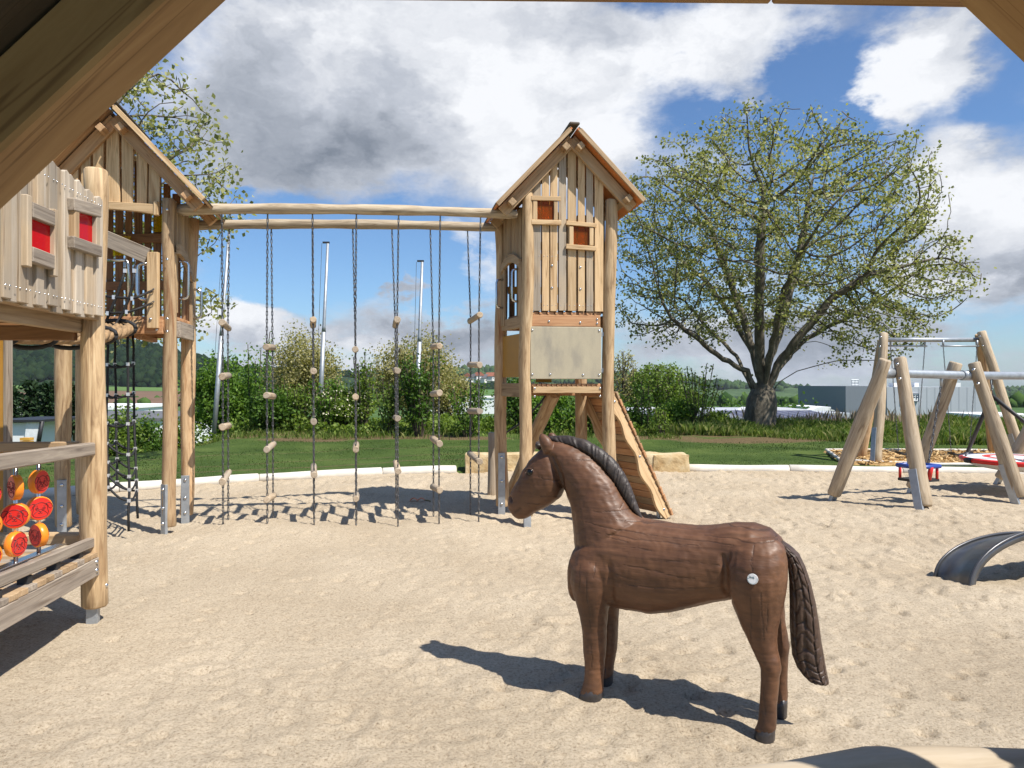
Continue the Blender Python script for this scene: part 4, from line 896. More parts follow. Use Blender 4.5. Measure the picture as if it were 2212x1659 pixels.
flagpole(689, 915, 708, 526, 21.0, 'middle metal flagpole standing by the olive willow')
flagpole(899, 905, 912, 566, 21.2, 'rightmost and shortest metal flagpole')
# ================================================================== climbing towers
Z3 = V((0, 0, 1))
def bolts(parent, items, r=0.016):
    mb = MB()
    for c, n in items: add_dome(mb, c, n, r, r*0.6)
    part('bolts', mb.mesh('bolts', True), M['stainless'], parent, None, None, 'stuff')
def post(t, foot, top, r, mat, seed, plate=None, plate_h=0.55, lab=None, bend=0.0, z0=0.10):
    """log post on a galvanised foot; plate = horizontal direction in which the steel strap sits"""
    foot, top = V(foot), V(top); b = foot.lerp(top, z0/(top.z-foot.z))
    lg = log('post', b, top, r*1.04, r*0.94, mat, t, seed, 0.010, bend, label=lab)
    if plate is not None:
        d = V(plate).normalized(); c = V((foot.x, foot.y, 0))+d*(r*0.98)
        beam('steel_foot', c+V((0, 0, -0.15)), c+V((0, 0, plate_h)), 0.085, 0.03, V((d.y, -d.x, 0)), M['steel'], lg, 0.002)
        mb = MB()
        for z in (0.14, plate_h*0.55, plate_h-0.05): add_dome(mb, c+d*0.016+V((0, 0, z)), d, 0.019, 0.014)
        part('foot_bolts', mb.mesh('foot_bolts', True), M['stainless'], lg, None, None, 'stuff')
    else:
        beam('steel_foot', V((foot.x, foot.y, -0.15)), V((foot.x, foot.y, z0+0.05)), 0.07, 0.05, V((1, 0.2, 0)), M['steel'], lg, 0.002)
    return lg
def handle(t, p0, p1, out, r=0.014):
    p0, p1, out = V(p0), V(p1), V(out); k = 0.04; d = (p1-p0).normalized()
    pts = [p0, p0+out-out.normalized()*k, p0+out-out.normalized()*k*0.3+d*k*0.3, p0+out+d*k, p1+out-d*k, p1+out-out.normalized()*k*0.3-d*k*0.3, p1+out-out.normalized()*k, p1]
    return tube('grab_handle', pts, r, M['stainless'], t, 8)
def gable_roof(t, ridge, exd, e2, half, slope, length, front, under, edge, parity, rmat):
    """two roof panels, rafters, purlins and a ridge cap. ridge = point of the ridge over the front wall"""
    ex = V(exd).normalized(); e2 = V(e2).normalized(); f0 = V(ridge)-e2*front; f1 = V(ridge)+e2*length
    for s in (-1, 1):
        hf = half[0] if s < 0 else half[1]
        dn = (ex*s-Z3*slope).normalized(); L = hf*math.sqrt(1+slope*slope)
        nrm = dn.cross(e2).normalized(); nrm = nrm if nrm.z > 0 else -nrm
        Mx = frame(f0, dn, e2)
        if Mx.to_3x3().col[2].z < 0: Mx = frame(f0, dn, -e2)
        inv = Mx.inverted(); q = [f0, f0+dn*L, f1+dn*L, f1]
        up = nrm*0.045
        pl = prism('roof_panel', [(inv@p)[:2] for p in q], 0.022, Matrix.Translation(up)@Mx, under, t)
        prism('roof_skin', [(inv@p)[:2] for p in q], 0.012, Matrix.Translation(up+nrm*0.019)@Mx, M['roofdark'], pl)
        beam('edge_board', f0+up-e2*0.013+dn*0.03, f0+up-e2*0.013+dn*(L-0.005), 0.024, 0.05, e2, edge, pl, 0.003)
        # rafters against the gable wall, front and back
        for w in (0.055, length-0.25):
            c = V(ridge)+e2*(w-0.11); beam('rafter', c-nrm*0.045+dn*0.035, c-nrm*0.045+dn*(L-0.03), 0.05, 0.125, e2, rmat, t, 0.004)
        for k in (0.15, 0.87):
            c = V(ridge)+dn*(L*k)-nrm*0.052; beam('purlin', c-e2*(front-0.02), c+e2*(length-0.06), 0.072, 0.072, dn, rmat, t, 0.004)
    beam('ridge_cap', f0+V((0, 0, 0.085)), f1+V((0, 0, 0.085)), 0.12, 0.03, ex, M['roofdark'], t, 0.01)
# ---------------------------------------------------------------- right tower
def right_tower():
    FL, FR, BL, BR = V((0.147, 8.05, 0)), V((1.10, 8.15, 0)), V((-0.13, 8.73, 0)), V((0.86, 8.85, 0))
    t = root('climbing_tower', 'tall right wooden play tower with gabled roof, two small amber windows and a climbing ramp', 'play tower', (0.5, 8.45, 0), 'wooden play towers')
    e1 = (FR-FL).normalized(); e2 = (BL-FL).normalized(); er = V((-0.165, 0.985, 0)); nf = V((e1.y, -e1.x, 0)); nl = V((-e2.y, e2.x, 0))
    if nl.x > 0: nl = -nl
    post(t, FL, (0.175, 8.06, 3.80), 0.070, M['logw'], 1, plate=V((0.35, -0.94, 0)), plate_h=0.3)
    post(t, FR, (1.13, 8.17, 3.72), 0.074, M['logw'], 2, plate=V((1, -0.3, 0)))
    post(t, BL, (-0.14, 8.75, 3.6), 0.078, M['rust'], 3, plate=V((0.05, -1, 0)), plate_h=0.76)
    post(t, BR, (0.86, 8.85, 3.7), 0.072, M['rust'], 4, plate=V((0.2, -1, 0)), plate_h=0.4)
    def fx(x): return ((x*.6028+1800)/1.823-1106)/1534*8.08
    def fz(y): return EYE+(829.5-(y*.6028+450)/1.823)*8.08/1534
    RX, RZ = 0.665, 4.42
    def roofz(x): return RZ-1.05*abs(x-RX)
    O = FL.copy(); 
    def fp(x, z, off=0.0):                       # a point on the front wall
        s = (x-FL.x)/e1.x; p = FL+e1*s+nf*off; p.z = z; return p
    R = random.Random(4)
    # gable boards
    edges = [(475, 545), (553, 600), (607, 655), (663, 712), (722, 778), (790, 835), (845, 890), (900, 958)]
    for i, (a, b) in enumerate(edges):
        xa, xb = fx(a), fx(b); zb = fz(1285)+R.uniform(-0.004, 0.004); w = xb-xa; cx = (xa+xb)/2
        za, zb2 = roofz(xa)-0.09, roofz(xb)-0.09
        if xa < RX < xb: pts = [(0, -w/2), (0, w/2), (zb2-zb, w/2), (RZ-0.09-zb, RX-cx), (za-zb, -w/2)]
        else: pts = [(0, -w/2), (0, w/2), (zb2-zb, w/2), (za-zb, -w/2)]
        prism('gable_board', pts, 0.026, frame(fp(cx, zb, 0.005+R.uniform(0, 0.004)), Z3, e1), M['fresh'] if i % 3 else M['paleplank'], t, 0.003)
    for z in (fz(930), fz(1250), 3.45):
        beam('batten', fp(fx(470), z, -0.035), fp(fx(955), z, -0.035), 0.05, 0.07, nf, M['redwood'], t)
    bl = []
    for a, b in edges:
        for y in (930, 1250):
            bl += [(fp(fx(a)+0.02, fz(y), 0.018), nf), (fp(fx(b)-0.02, fz(y), 0.018), nf)]
    bolts(t, bl, 0.006)
    bolts(t, [(fp(fx(618), fz(990), 0.02), nf), (fp(fx(619), fz(1135), 0.02), nf), (fp(fx(805), fz(997), 0.02), nf), (fp(fx(806), fz(1140), 0.02), nf)], 0.015)
    # windows
    def window(px, boards, nm):
        x0, x1, y0, y1 = px; wv = fx(x1)-fx(x0); hv = fz(y0)-fz(y1)
        mb = MB(); add_box(mb, (0, 0, 0), wv+0.05, 0.008, hv+0.05); pane = part('window_pane', mb.mesh('window_pane'), M['amberglass'], t, frame(fp((fx(x0)+fx(x1))/2, (fz(y0)+fz(y1))/2, 0.024), e1, -nf))
        for (a, b, c, d, vert) in boards:
            if vert: beam('window_frame', fp((fx(a)+fx(b))/2, fz(d), 0.038), fp((fx(a)+fx(b))/2, fz(c), 0.038), fx(b)-fx(a), 0.026, e1, M['fresh'], pane)
            else:
                h = fz(c)-fz(d); beam('window_frame', fp(fx(a), fz((c+d)/2+vert_tilt(a)), 0.044), fp(fx(b), fz((c+d)/2-vert_tilt(a)), 0.044), 0.03, h, nf, M['fresh'], pane)
        mb = MB(); add_box(mb, (0, 0, 0), wv+0.03, 0.01, hv+0.03); part('dark_backing', mb.mesh('dark_backing'), M['brown'], pane, frame(fp((fx(x0)+fx(x1))/2, (fz(y0)+fz(y1))/2, -0.16), e1, -nf)) if False else None
    def vert_tilt(a): return -6 if 700 < a < 800 else 0
    window((522, 627, 572, 695), [(478, 672, 543, 572, 0), (482, 676, 697, 728, 0), (490, 520, 572, 696, 1), (628, 654, 572, 696, 1)], 1)
    window((758, 860, 732, 856), [(708, 910, 706, 732, 0), (707, 907, 856, 887, 0), (728, 757, 734, 856, 1), (862, 889, 738, 856, 1)], 2)
    # back wall: slatted, half open
    def bp(s, z): p = BL.lerp(BR, s); p.z = z; return p
    for i in range(8):
        s0 = 0.09+i*0.102; top = 3.60+0.75*max(0, 0.5-abs(s0-0.42)*1.15)
        beam('back_board', bp(s0+0.04, 2.42), bp(s0+0.04, top), 0.088 if i % 3 else 0.07, 0.024, e1, M['brown'], t)
    for z in (2.75, 3.3): beam('batten', bp(0.07, z)-e2*0.03, bp(0.93, z)-e2*0.03, 0.03, 0.09, nf, M['ochre'] if z < 3 else M['brown'], t)
    # left side: boards over an arched opening, grab handles
    def lp(s, z, off=0.0): p = FL.lerp(BL, s)+nl*off; p.z = z; return p
    n = 6
    for i in range(n):
        s = 0.12+0.76*(i+0.5)/n; zb = 2.98+0.07*math.sin(math.pi*min(1, max(0, (s-0.05)/0.85)))
        beam('side_board', lp(s, zb, 0.0), lp(s, 3.62, 0.0), 0.082, 0.024, e2, M['tan'], t)
    arch = [(0.1+0.8*k/8, 2.93+0.10*math.sin(math.pi*k/8)) for k in range(9)]
    pts = [(p[0]*0.73, p[1]) for p in arch]+[(p[0]*0.73, p[1]+0.10) for p in arch[::-1]]
    prism('arch_board', [(x, z) for x, z in pts], 0.035, frame(lp(0, 0, 0.03), e2, Z3), M['tan'], t)
    beam('side_jamb', lp(0.15, 2.36, 0.01), lp(0.15, 3.0, 0.01), 0.11, 0.03, e2, M['tan'], t); beam('side_jamb', lp(0.84, 2.3, 0.02), lp(0.84, 2.98, 0.02), 0.12, 0.03, e2, M['tan'], t)
    handle(t, lp(0.2, 2.55, 0.03), lp(0.2, 2.92, 0.03), nl*0.07); handle(t, lp(0.8, 2.52, 0.04), lp(0.8, 2.86, 0.04), nl*0.08)
    # right side wall
    def rp(s, z, off=0.0): p = FR.lerp(BR, s)-nl*off; p.z = z; return p
    for i in range(6): s = 0.13+0.125*i+0.05; beam('side_board', rp(s, 2.42), rp(s, 3.6), 0.07, 0.024, e2, M['tan'], t)
    # upper floor
    z1, z0 = fz(1310), fz(1386)
    beam('floor_beam', fp(fx(462), (z1+z0)/2, -0.02), fp(fx(940), (z1+z0)/2, -0.02), 0.05, z1-z0, nf, M['redwood'], t)
    beam('floor_beam', lp(0.08, (z1+z0)/2-0.01), lp(0.92, (z1+z0)/2-0.01), 0.05, z1-z0, e2.cross(Z3), M['tan'], t)
    beam('floor_beam', bp(0.08, (z1+z0)/2), bp(0.92, (z1+z0)/2), 0.05, z1-z0, nf, M['redwood'], t); beam('floor_beam', rp(0.1, (z1+z0)/2), rp(0.9, (z1+z0)/2), 0.05, z1-z0, e2.cross(Z3), M['tan'], t)
    for i in range(9):
        s = 0.075+0.85*(i+0.5)/9; p = FL.lerp(FR, s)+nf*0.0; q = BL.lerp(BR, s); p.z = q.z = z1+0.017; beam('deck_board', p, q, 0.083, 0.032, e1, M['redwood'], t)
    bolts(t, [(fp(fx(x), fz(y), 0.006), nf) for x, y in ((484, 1327), (484, 1355), (599, 1353), (806, 1360), (918, 1337), (918, 1365))], 0.014)
    # weathered sheet panel, lower floor
    px0, px1 = ((527*.5425+1800)/1.823-1106)/1534*8.05, ((1042*.5425+1800)/1.823-1106)/1534*8.13
    pz0, pz1 = EYE+(829.5-(540*.5425+1200)/1.823)*8.1/1534, EYE+(829.5-(162*.5425+1200)/1.823)*8.1/1534
    beam('sheet_panel', fp(px0, (pz0+pz1)/2, 0.03), fp(px1, (pz0+pz1)/2, 0.03), 0.03, pz1-pz0, nf, PANEL, t, 0.006)
    bolts(t, [(fp(px0+a*(px1-px0), pz0+b*(pz1-pz0), 0.045), nf) for a, b in ((0.03, 0.93), (0.97, 0.93), (0.03, 0.09), (0.97, 0.08), (0.28, 0.09), (0.74, 0.08))], 0.015)
    for s, z in ((0.02, pz1-0.08), (0.02, pz0+0.1), (0.98, pz1-0.08), (0.98, pz0+0.1)):
        x = px0+(px1-px0)*s; beam('bracket', fp(x-0.06, z, 0.006), fp(x+0.06, z, 0.006), 0.015, 0.05, nf, M['steel'], t, 0.002)
    lz1, lz0 = 1.605, EYE+(829.5-(642*.5425+1200)/1.823)*8.08/1534
    beam('floor_beam', fp(FL.x+0.09, (lz1+lz0)/2-0.017, -0.02), fp(FR.x-0.08, (lz1+lz0)/2-0.017, -0.02), 0.05, lz1-lz0-0.034, nf, M['fresh'], t)
    beam('floor_beam', lp(0.06, 1.53), lp(0.95, 1.53), 0.05, 0.16, e2.cross(Z3), M['tan'], t); beam('floor_beam', bp(0.08, 1.53), bp(0.92, 1.53), 0.05, 0.15, nf, M['redwood'], t); beam('floor_beam', rp(0.08, 1.53), rp(0.92, 1.53), 0.05, 0.15, e2.cross(Z3), M['redwood'], t)
    for i in range(14):
        s = 0.08+0.84*(i+0.5)/14; p = FL.lerp(FR, s)+nf*0.003; q = BL.lerp(BR, s); p.z = q.z = lz1-0.016; beam('deck_board', p, q, 0.052, 0.032, e1, M['redwood'], t)
    bolts(t, [(fp(x, z, 0.006), nf) for x in (FL.x+0.11, FR.x-0.09) for z in (1.46, 1.55)], 0.015)
    pz = [(0.05, 1.66), (0.95, 1.66), (0.95, 2.16), (0.05, 2.16)]
    beam('side_panel', lp(0.10, 1.93, 0.0), lp(0.92, 1.93, 0.0), 0.018, 0.50, nl, M['ochre'], t)
    beam('yellow_panel', bp(0.42, 1.72)-e2*0.02, bp(0.62, 1.72)-e2*0.02, 0.02, 0.2, nf, M['yellowp'], t)
    gable_roof(t, fp(RX, RZ, 0), e1, er, (0.84, 0.76), 1.05, 0.98, 0.21, M['orange_under'], M['tan'], 0, M['tan'])
    # leaning climbing log under the deck
    log('leaning_log', G(1099, 1066), V((0.50, 8.45, 1.47)), 0.085, 0.075, M['rust'], t, 9, 0.012)
    # ramp down to the right
    ramp = None
    nt_, nb = V((1.20, 8.42, 1.50)), G(1447, 1114, 0.02)
    ft, fb = V((0.93, 8.96, 1.50)), G(1380, 1100, 0.02)
    d = (nb-nt_).normalized(); across = (ft-nt_).normalized(); nrm = d.cross(across).normalized(); nrm = nrm if nrm.x > 0 else -nrm
    L = (nb-nt_).length
    mb = MB(); add_box(mb, (0, 0, 0), 0.05, 0.6, 0.05); ramp = part('ramp', mb.mesh('ramp'), M['redwood'], t, frame((nt_+ft)/2-nrm*0.03, d, across))
    for i in range(17):
        s = (i+0.5)/17; a = nt_.lerp(nb, s)+nrm*0.02; b = ft.lerp(fb, s)+nrm*0.02
        beam('ramp_board', a-across*0.045, b+across*0.03, L/17*0.93, 0.03, d, M['redwood'] if i % 3 else M['tan'], ramp, 0.004)
    for A, B in ((nt_, nb), (ft, fb)):
        Mx = frame(A-nrm*0.005, B-A, nrm); LL = (B-A).length; up, dn = [], []
        for k in range(25):
            x = LL*k/24; up.append((x, 0.0)); dn.append((x, -0.105-0.022*math.sin(k*0.95)-0.012*math.sin(k*0.41+1)))
        if (Mx.to_3x3().col[1]).dot(nrm) < 0: up = [(x, -y) for x, y in up]; dn = [(x, -y) for x, y in dn]
        prism('stringer', up+dn[::-1], 0.045, Mx, M['fresh'], ramp)
    tube('ramp_foot', [nb+V((-0.13, 0.03, 0.25)), nb+V((-0.13, 0.03, -0.2))], 0.025, M['steel'], ramp, 10)
    bolts(ramp, [(nt_.lerp(nb, s)-across*0.023-nrm*0.05, -across) for s in (0.06, 0.5, 0.93)], 0.018)
    return FL, FR, BL, BR
def panel_mat():
    m, nt, N, L, P = newmat('stained_sheet'); tc = N.new('ShaderNodeTexCoord')
    mp = N.new('ShaderNodeMapping'); mp.inputs['Scale'].default_value = (5.0, 3, 1.7); mp.inputs['Location'].default_value = (0.6, 0, 0.45); L.new(tc.outputs['Object'], mp.inputs['Vector'])
    a = nod(N, 'ShaderNodeTexNoise', Scale=1.0, Detail=5.0, Roughness=0.62); L.new(mp.outputs[0], a.inputs['Vector'])
    f = nod(N, 'ShaderNodeTexNoise', Scale=240.0, Detail=2.0); L.new(tc.outputs['Object'], f.inputs['Vector'])
    c = ramp(N, L, a.outputs['Fac'], [(0.36, (0.44, 0.385, 0.27)), (0.52, (0.40, 0.35, 0.25)), (0.64, (0.325, 0.29, 0.22)), (0.78, (0.27, 0.245, 0.19))])
    c = mixc(N, L, 1.0, c, ramp(N, L, f.outputs['Fac'], [(0.3, (0.9, 0.9, 0.9)), (0.7, (1.05, 1.05, 1.05))]), 'MULTIPLY'); L.new(c, P.inputs['Base Color']); P.inputs['Roughness'].default_value = 0.8; return m
PANEL = panel_mat()
TR = right_tower()
# grey timber post with a black rope at the foot of the tower
pb = G(1062, 1068); t = root('timber_post', 'short grey timber post with a black rope, left of the right tower', 'post', pb)
log('post_log', pb+V((0, 0, -0.1)), V((pb.x, pb.y, 0.90)), 0.062, 0.060, M['greylog'], t, 12, 0.004, sides=14)
tube('rope', [(pb.x+0.05, pb.y-0.02, 0.80), (0.10, 9.7, 1.05), (0.36, 9.1, 1.35), (0.42, 8.8, 1.46)], 0.014, M['black'], t, 6)
# ---------------------------------------------------------------- left tower
def left_tower():
    FL, FR, BL, BR = V((-4.72, 7.46, 0)), V((-3.60, 7.48, 0)), V((-4.95, 8.20, 0)), V((-3.73, 8.13, 0))
    t = root('climbing_tower', 'left wooden play tower with gabled roof and yellow panes, partly behind the playhouse', 'play tower', (-4.2, 7.8, 0), 'wooden play towers')
    e1 = (FR-FL).normalized(); e2 = (V((-3.73, 8.13, 0))-FR).normalized(); nf = V((e1.y, -e1.x, 0)); nr = V((e2.y, -e2.x, 0)); nr = nr if nr.x > 0 else -nr
    post(t, FL, (-4.70, 7.46, 3.5), 0.078, M['logw'], 21, plate=V((0.5, -1, 0)), plate_h=0.6)
    post(t, FR, (-3.62, 7.50, 3.55), 0.068, M['rust'], 22, plate=V((-0.6, -0.9, 0)), plate_h=0.55, bend=0.015)
    post(t, BL, (-4.95, 8.2, 3.5), 0.075, M['logw'], 23, plate=V((0.6, -1, 0)), plate_h=0.5)
    post(t, BR, (-3.68, 8.15, 3.5), 0.075, M['rust'], 24, plate=V((0.3, -1, 0)), plate_h=0.56, bend=0.03)
    Y = 7.5
    def fx(x): return (x*.3306-1106)/1534*Y
    def fz(y): return EYE+(829.5-(400+y*.6028)/1.823)*Y/1534
    def fp(x, z, off=0.0): s = (x-FL.x)/e1.x; p = FL+e1*s+nf*off; p.z = z; return p
    RX, RZ = -4.16, 4.42
    def roofz(x): return RZ-1.04*abs(x-RX)
    R = random.Random(9)
    edges = [(290, 355), (365, 440), (450, 528), (545, 608), (625, 692), (712, 790), (808, 885), (903, 975), (985, 1058)]
    for i, (a, b) in enumerate(edges):
        xa, xb = fx(a), fx(b); w = xb-xa; cx = (xa+xb)/2; zb = fz(690); za, z2 = roofz(xa)-0.08, roofz(xb)-0.08
        tw = R.uniform(-0.012, 0.012)
        if xa < RX < xb: pts = [(0, -w/2+tw), (0, w/2-tw), (z2-zb, w/2), (RZ-0.08-zb, RX-cx), (za-zb, -w/2)]
        else: pts = [(0, -w/2+tw), (0, w/2-0.01), (z2-zb, w/2), (za-zb, -w/2)]
        prism('gable_board', pts, 0.026, frame(fp(cx, zb, 0.004+R.uniform(0, 0.005)), Z3, e1), M['fresh'], t, 0.003)
    # curved lintel
    xs = np.linspace(fx(470), fx(1056), 12); top = [(x, fz(650+35*((x-xs[0])/(xs[-1]-xs[0])))) for x in xs]; bot = [(x, fz(722+30*((x-xs[0])/(xs[-1]-xs[0]))**2-12*math.sin(math.pi*(x-xs[0])/(xs[-1]-xs[0])))) for x in xs]
    O = fp(0, 0, 0.045); prism('lintel', [((x)/e1.x, z) for x, z in top]+[((x)/e1.x, z) for x, z in bot[::-1]], 0.05, frame(O, e1, Z3), M['fresh'], t, 0.004)
    beam('lintel_end', fp(fx(1046), fz(755), 0.055), fp(fx(1046), fz(665), 0.055), 0.045, 0.05, e1, M['fresh'], t)
    # floor
    beam('floor_beam', fp(FL.x+0.06, 2.20, 0.02), fp(FR.x-0.06, 2.20, 0.02), 0.05, 0.15, nf, M['redwood'], t)
    beam('floor_beam', FR.lerp(BR, 0.05)+V((0.07, 0, 2.18)), FR.lerp(BR, 0.98)+V((0.07, 0, 2.18)), 0.05, 0.17, nr, M['grey'], t)
    beam('floor_beam', V((BL.x, BL.y, 2.2)), V((BR.x, BR.y, 2.2)), 0.05, 0.15, nf, M['redwood'], t); beam('floor_beam', V((FL.x, FL.y, 2.2)), V((BL.x, BL.y, 2.2)), 0.05, 0.15, nr, M['redwood'], t)
    for i in range(8):
        a, b = FL.lerp(BL, (i+0.5)/8), FR.lerp(BR, (i+0.5)/8); a.z = b.z = 2.295; beam('deck_board', a+e1*0.02, b+e1*0.05, 0.082, 0.034, e2, M['redwood'], t)
    for xx in (-4.5, -3.95): beam('joist', V((xx, 7.52, 2.10)), V((xx-0.15, 8.15, 2.10)), 0.06, 0.05, e1, M['redwood'], t)
    # slatted back wall and its yellow panes
    for i in range(10):
        s = 0.06+0.092*i; p = BL.lerp(BR, s+0.03)+V((0, -0.03, 0)); top = min(roofz(p.x+0.15)-0.15, 4.15)
        beam('back_board', V((p.x, p.y, 2.34)), V((p.x, p.y, max(2.6, top))), 0.088 if i % 2 else 0.074, 0.024, e1, M['brown'], t)
    for z in (2.72, 3.26): beam('batten', BL+V((0.05, -0.07, z)), BR+V((-0.05, -0.07, z)), 0.03, 0.10, nf, M['brown'], t)
    for (u0, u1, v0, v1) in ((333, 357, 464, 501), (255, 282, 510, 529), (244, 283, 536, 552)):
        a, b = W(u0, v1, 8.0), W(u1, v0, 8.0); mb = MB(); add_box(mb, (0, 0, 0), b.x-a.x, 0.008, b.z-a.z); part('window_pane', mb.mesh('window_pane'), M['yellowglass'], t, Matrix.Translation((a+b)/2))
    # right side: boards over an arched opening
    def rp(s, z, off=0.0): p = FR.lerp(BR, s)+nr*off; p.z = z; return p
    for i in range(7):
        s = 0.12+0.80*(i+0.5)/7; zb = 3.02-0.25*s*s; beam('side_board', rp(s, zb, 0.03+0.006*(i % 2)), rp(s, 3.55, 0.03+0.006*(i % 2)), 0.072, 0.024, e2, M['tan'], t)
    k = [(0.05+0.95*i/8, 2.98-0.30*(i/8)**2.2) for i in range(9)]
    prism('arch_board', [(a*0.66, z) for a, z in k]+[(a*0.66, z+0.10) for a, z in k[::-1]], 0.04, frame(rp(0, 0, 0.07), e2, Z3), M['tan'], t)
    beam('side_jamb', rp(0.13, 2.36, 0.03), rp(0.13, 3.0, 0.03), 0.09, 0.03, e2, M['fresh'], t); beam('side_jamb', rp(0.93, 2.1, 0.07), rp(0.93, 2.75, 0.07), 0.10, 0.035, e2, M['tan'], t)
    handle(t, rp(0.25, 2.52, 0.05), rp(0.25, 2.92, 0.05), nr*0.09); handle(t, rp(0.95, 2.35, 0.09), rp(0.95, 2.68, 0.09), nr*0.08)
    # entrance: post board, sloping rail, bent steel rails
    a, b = W(331, 709, 7.42), W(331, 545, 7.42); beam('entry_board', a, b, 0.115, 0.05, e1, M['fresh'], t)
    beam('sloping_rail', W(212, 508, 7.30), W(319, 553, 7.42), 0.05, 0.16, nf, M['grey'], t)
    q = [W(225, 562, 7.6), W(268, 562, 7.6), W(274, 564, 7.6), W(278, 572, 7.6), W(279, 690, 7.6)]; tube('bent_rail', q, 0.018, M['stainless'], t, 8)
    q = [W(318, 570, 7.55), W(305, 570, 7.55), W(299, 574, 7.55), W(297, 585, 7.55), W(297, 632, 7.55), W(300, 642, 7.55), W(307, 646, 7.55), W(320, 648, 7.55)]; tube('bent_rail', q, 0.02, M['stainless'], t, 8)
    bolts(t, [(fp(x, z, 0.05), nf) for x, z in ((-3.72, 2.17), (-3.72, 2.22))]+[(W(u, v, 7.39), nf) for u, v in ((325, 689),)]+[(V((-3.60, 7.41, z)), nf) for z in (2.15, 2.28, 2.9, 3.42)], 0.016)
    gable_roof(t, fp(RX, RZ, 0), e1, e2, (0.95, 0.93), 1.04, 1.0, 0.22, M['warmwood'], M['fresh'], 0, M['warmwood'])
    return FL, FR, BL, BR
TL = left_tower()
# black rope climbing net under the left tower
def climbing_net():
    t = root('climbing_net', 'black rope climbing net hanging from the left tower down to the sand', 'climbing net', (-4.0, 7.35, 0))
    top = [(233, 722, 7.45), (248, 722, 7.95), (275, 722, 7.45), (287, 722, 7.95)]
    mid = [(231, 905, 7.40), (250, 905, 7.85), (276, 905, 7.40), (290, 900, 7.85)]
    bot = [(234, 1062, 7.3), (254, 1050, 7.7), (279, 1148, 7.25), (296, 1120, 7.6)]
    R = random.Random(3); lines = []
    for a, b, c in zip(top, mid, bot):
        A, B, Cc = W(*a), W(*b), W(*c); pts = [A.lerp(B, k/6)+V((R.uniform(-.006, .006), 0, 0)) for k in range(6)]+[B.lerp(Cc, k/6)+V((R.uniform(-.008, .008), 0, 0)) for k in range(7)]; lines.append(pts); tube('net_rope', pts, 0.0125, M['black'], t, 6)
        tube('net_chain', [A, A+V((0, 0, 0.06))], 0.012, M['chain'], t, 6)
    cl = MB()
    def pt(i, s):
        p = lines[i]; x = s*(len(p)-1); k = min(int(x), len(p)-2); return p[k].lerp(p[k+1], x-k)
    def sag(a, b, d=0.035): return [a.lerp(b, k/6)+V((0, 0, -4*d*(k/6)*(1-k/6))) for k in range(7)]
    for r, s in enumerate((0.18, 0.36, 0.53, 0.67, 0.80, 0.89, 0.97)):
        Q = [pt(i, s if i not in (2, 3) else s*0.985-(0.0 if r < 4 else 0.03*(r-3))) for i in range(4)]
        for a, b in ((0, 2), (1, 3), (0, 1), (2, 3)): tube('cross_rope', sag(Q[a], Q[b]), 0.011, M['black'], t, 6)
        for q in Q: add_box(cl, q, 0.026, 0.026, 0.034)
    part('clamps', cl.mesh('clamps'), M['clamp'], t, None, None, 'stuff')
climbing_net()
# hand ropes and the thick rope bridge
def rope_bridge():
    t = root('rope_bridge', 'bridge of thick braided brown ropes with black hand ropes between playhouse and left tower', 'rope bridge', (-3.9, 6.3, 1.9))
    path = [V((-4.05, 4.95, 1.95)), V((-3.86, 5.5, 1.965)), V((-3.80, 6.2, 2.0)), V((-3.95, 6.9, 2.10)), V((-4.06, 7.38, 2.23))]
    def pos(s):
        x = s*(len(path)-1); k = min(int(x), len(path)-2); return path[k].lerp(path[k+1], x-k)
    for o in (-0.17, -0.06, 0.05, 0.16):
        n = 74; mbv = []
        for st in range(3):
            pts = []
            for k in range(n):
                s = k/(n-1); a = s*34+st*2.094; p = pos(s)+V((o, 0, 0)); pts.append(p+V((math.cos(a)*0.026, 0, math.sin(a)*0.026)))
            mbv.append(pts)
        mb = MB()
        for pts in mbv: add_tube(mb, pts, 0.033, 6)
        part('braided_rope', mb.mesh('braided_rope', True), M['hemp'], t)
    R = random.Random(8); mb = MB(); e = pos(0.985)
    for k in range(150):
        d = V((R.uniform(0.1, 1.0), R.uniform(-0.4, 0.1), R.uniform(-0.9, 0.6))).normalized(); b = e+V((R.uniform(-0.2, 0.18), -0.03, R.uniform(-0.04, 0.05))); add_tube(mb, [b, b+d*R.uniform(0.05, 0.11)], 0.003, 3)
    part('frayed_end', mb.mesh('frayed_end'), M['hemp'], t, None, None, 'stuff')
    for s in (0.16, 0.3, 0.46, 0.62, 0.86):
        p = pos(s); pts = [p+V((0.23*math.cos(a), 0.05*math.sin(a*0.5), 0.085*math.sin(a))) for a in np.linspace(0, 6.283, 17)]; tube('lashing', pts, 0.02, M['black'], t, 6)
    # hand rope net at the tower end
    def P(u, v, y=7.1): return W(u, v, y)
    cl = MB()
    for pts in ([P(270, 585), P(262, 610), P(252, 640), P(240, 668), P(231, 690)], [P(290, 585), P(287, 615), P(278, 645), P(266, 675), P(250, 700), P(222, 722, 6.9)], [P(225, 640), P(246, 642), P(288, 645), P(305, 638), P(326, 629, 7.38)], [P(225, 673), P(245, 676), P(275, 675), P(300, 666), P(325, 656, 7.38)]): tube('hand_rope', pts, 0.013, M['black'], t, 6)
    for u, v in ((246, 642), (286, 645), (233, 677), (274, 674), (270, 585), (290, 585)): add_box(cl, P(u, v), 0.026, 0.026, 0.04)
    part('clamps', cl.mesh('clamps'), M['clamp'], t, None, None, 'stuff')
    for u0, v0, u1, v1, y in ((271, 555, 270, 585, 7.15), (292, 562, 290, 585, 7.15), (326, 629, 331, 625, 7.38), (325, 656, 331, 652, 7.38)): add_chain('hand_chain', [W(u0, v0, y), W(u1, v1, y)], t)
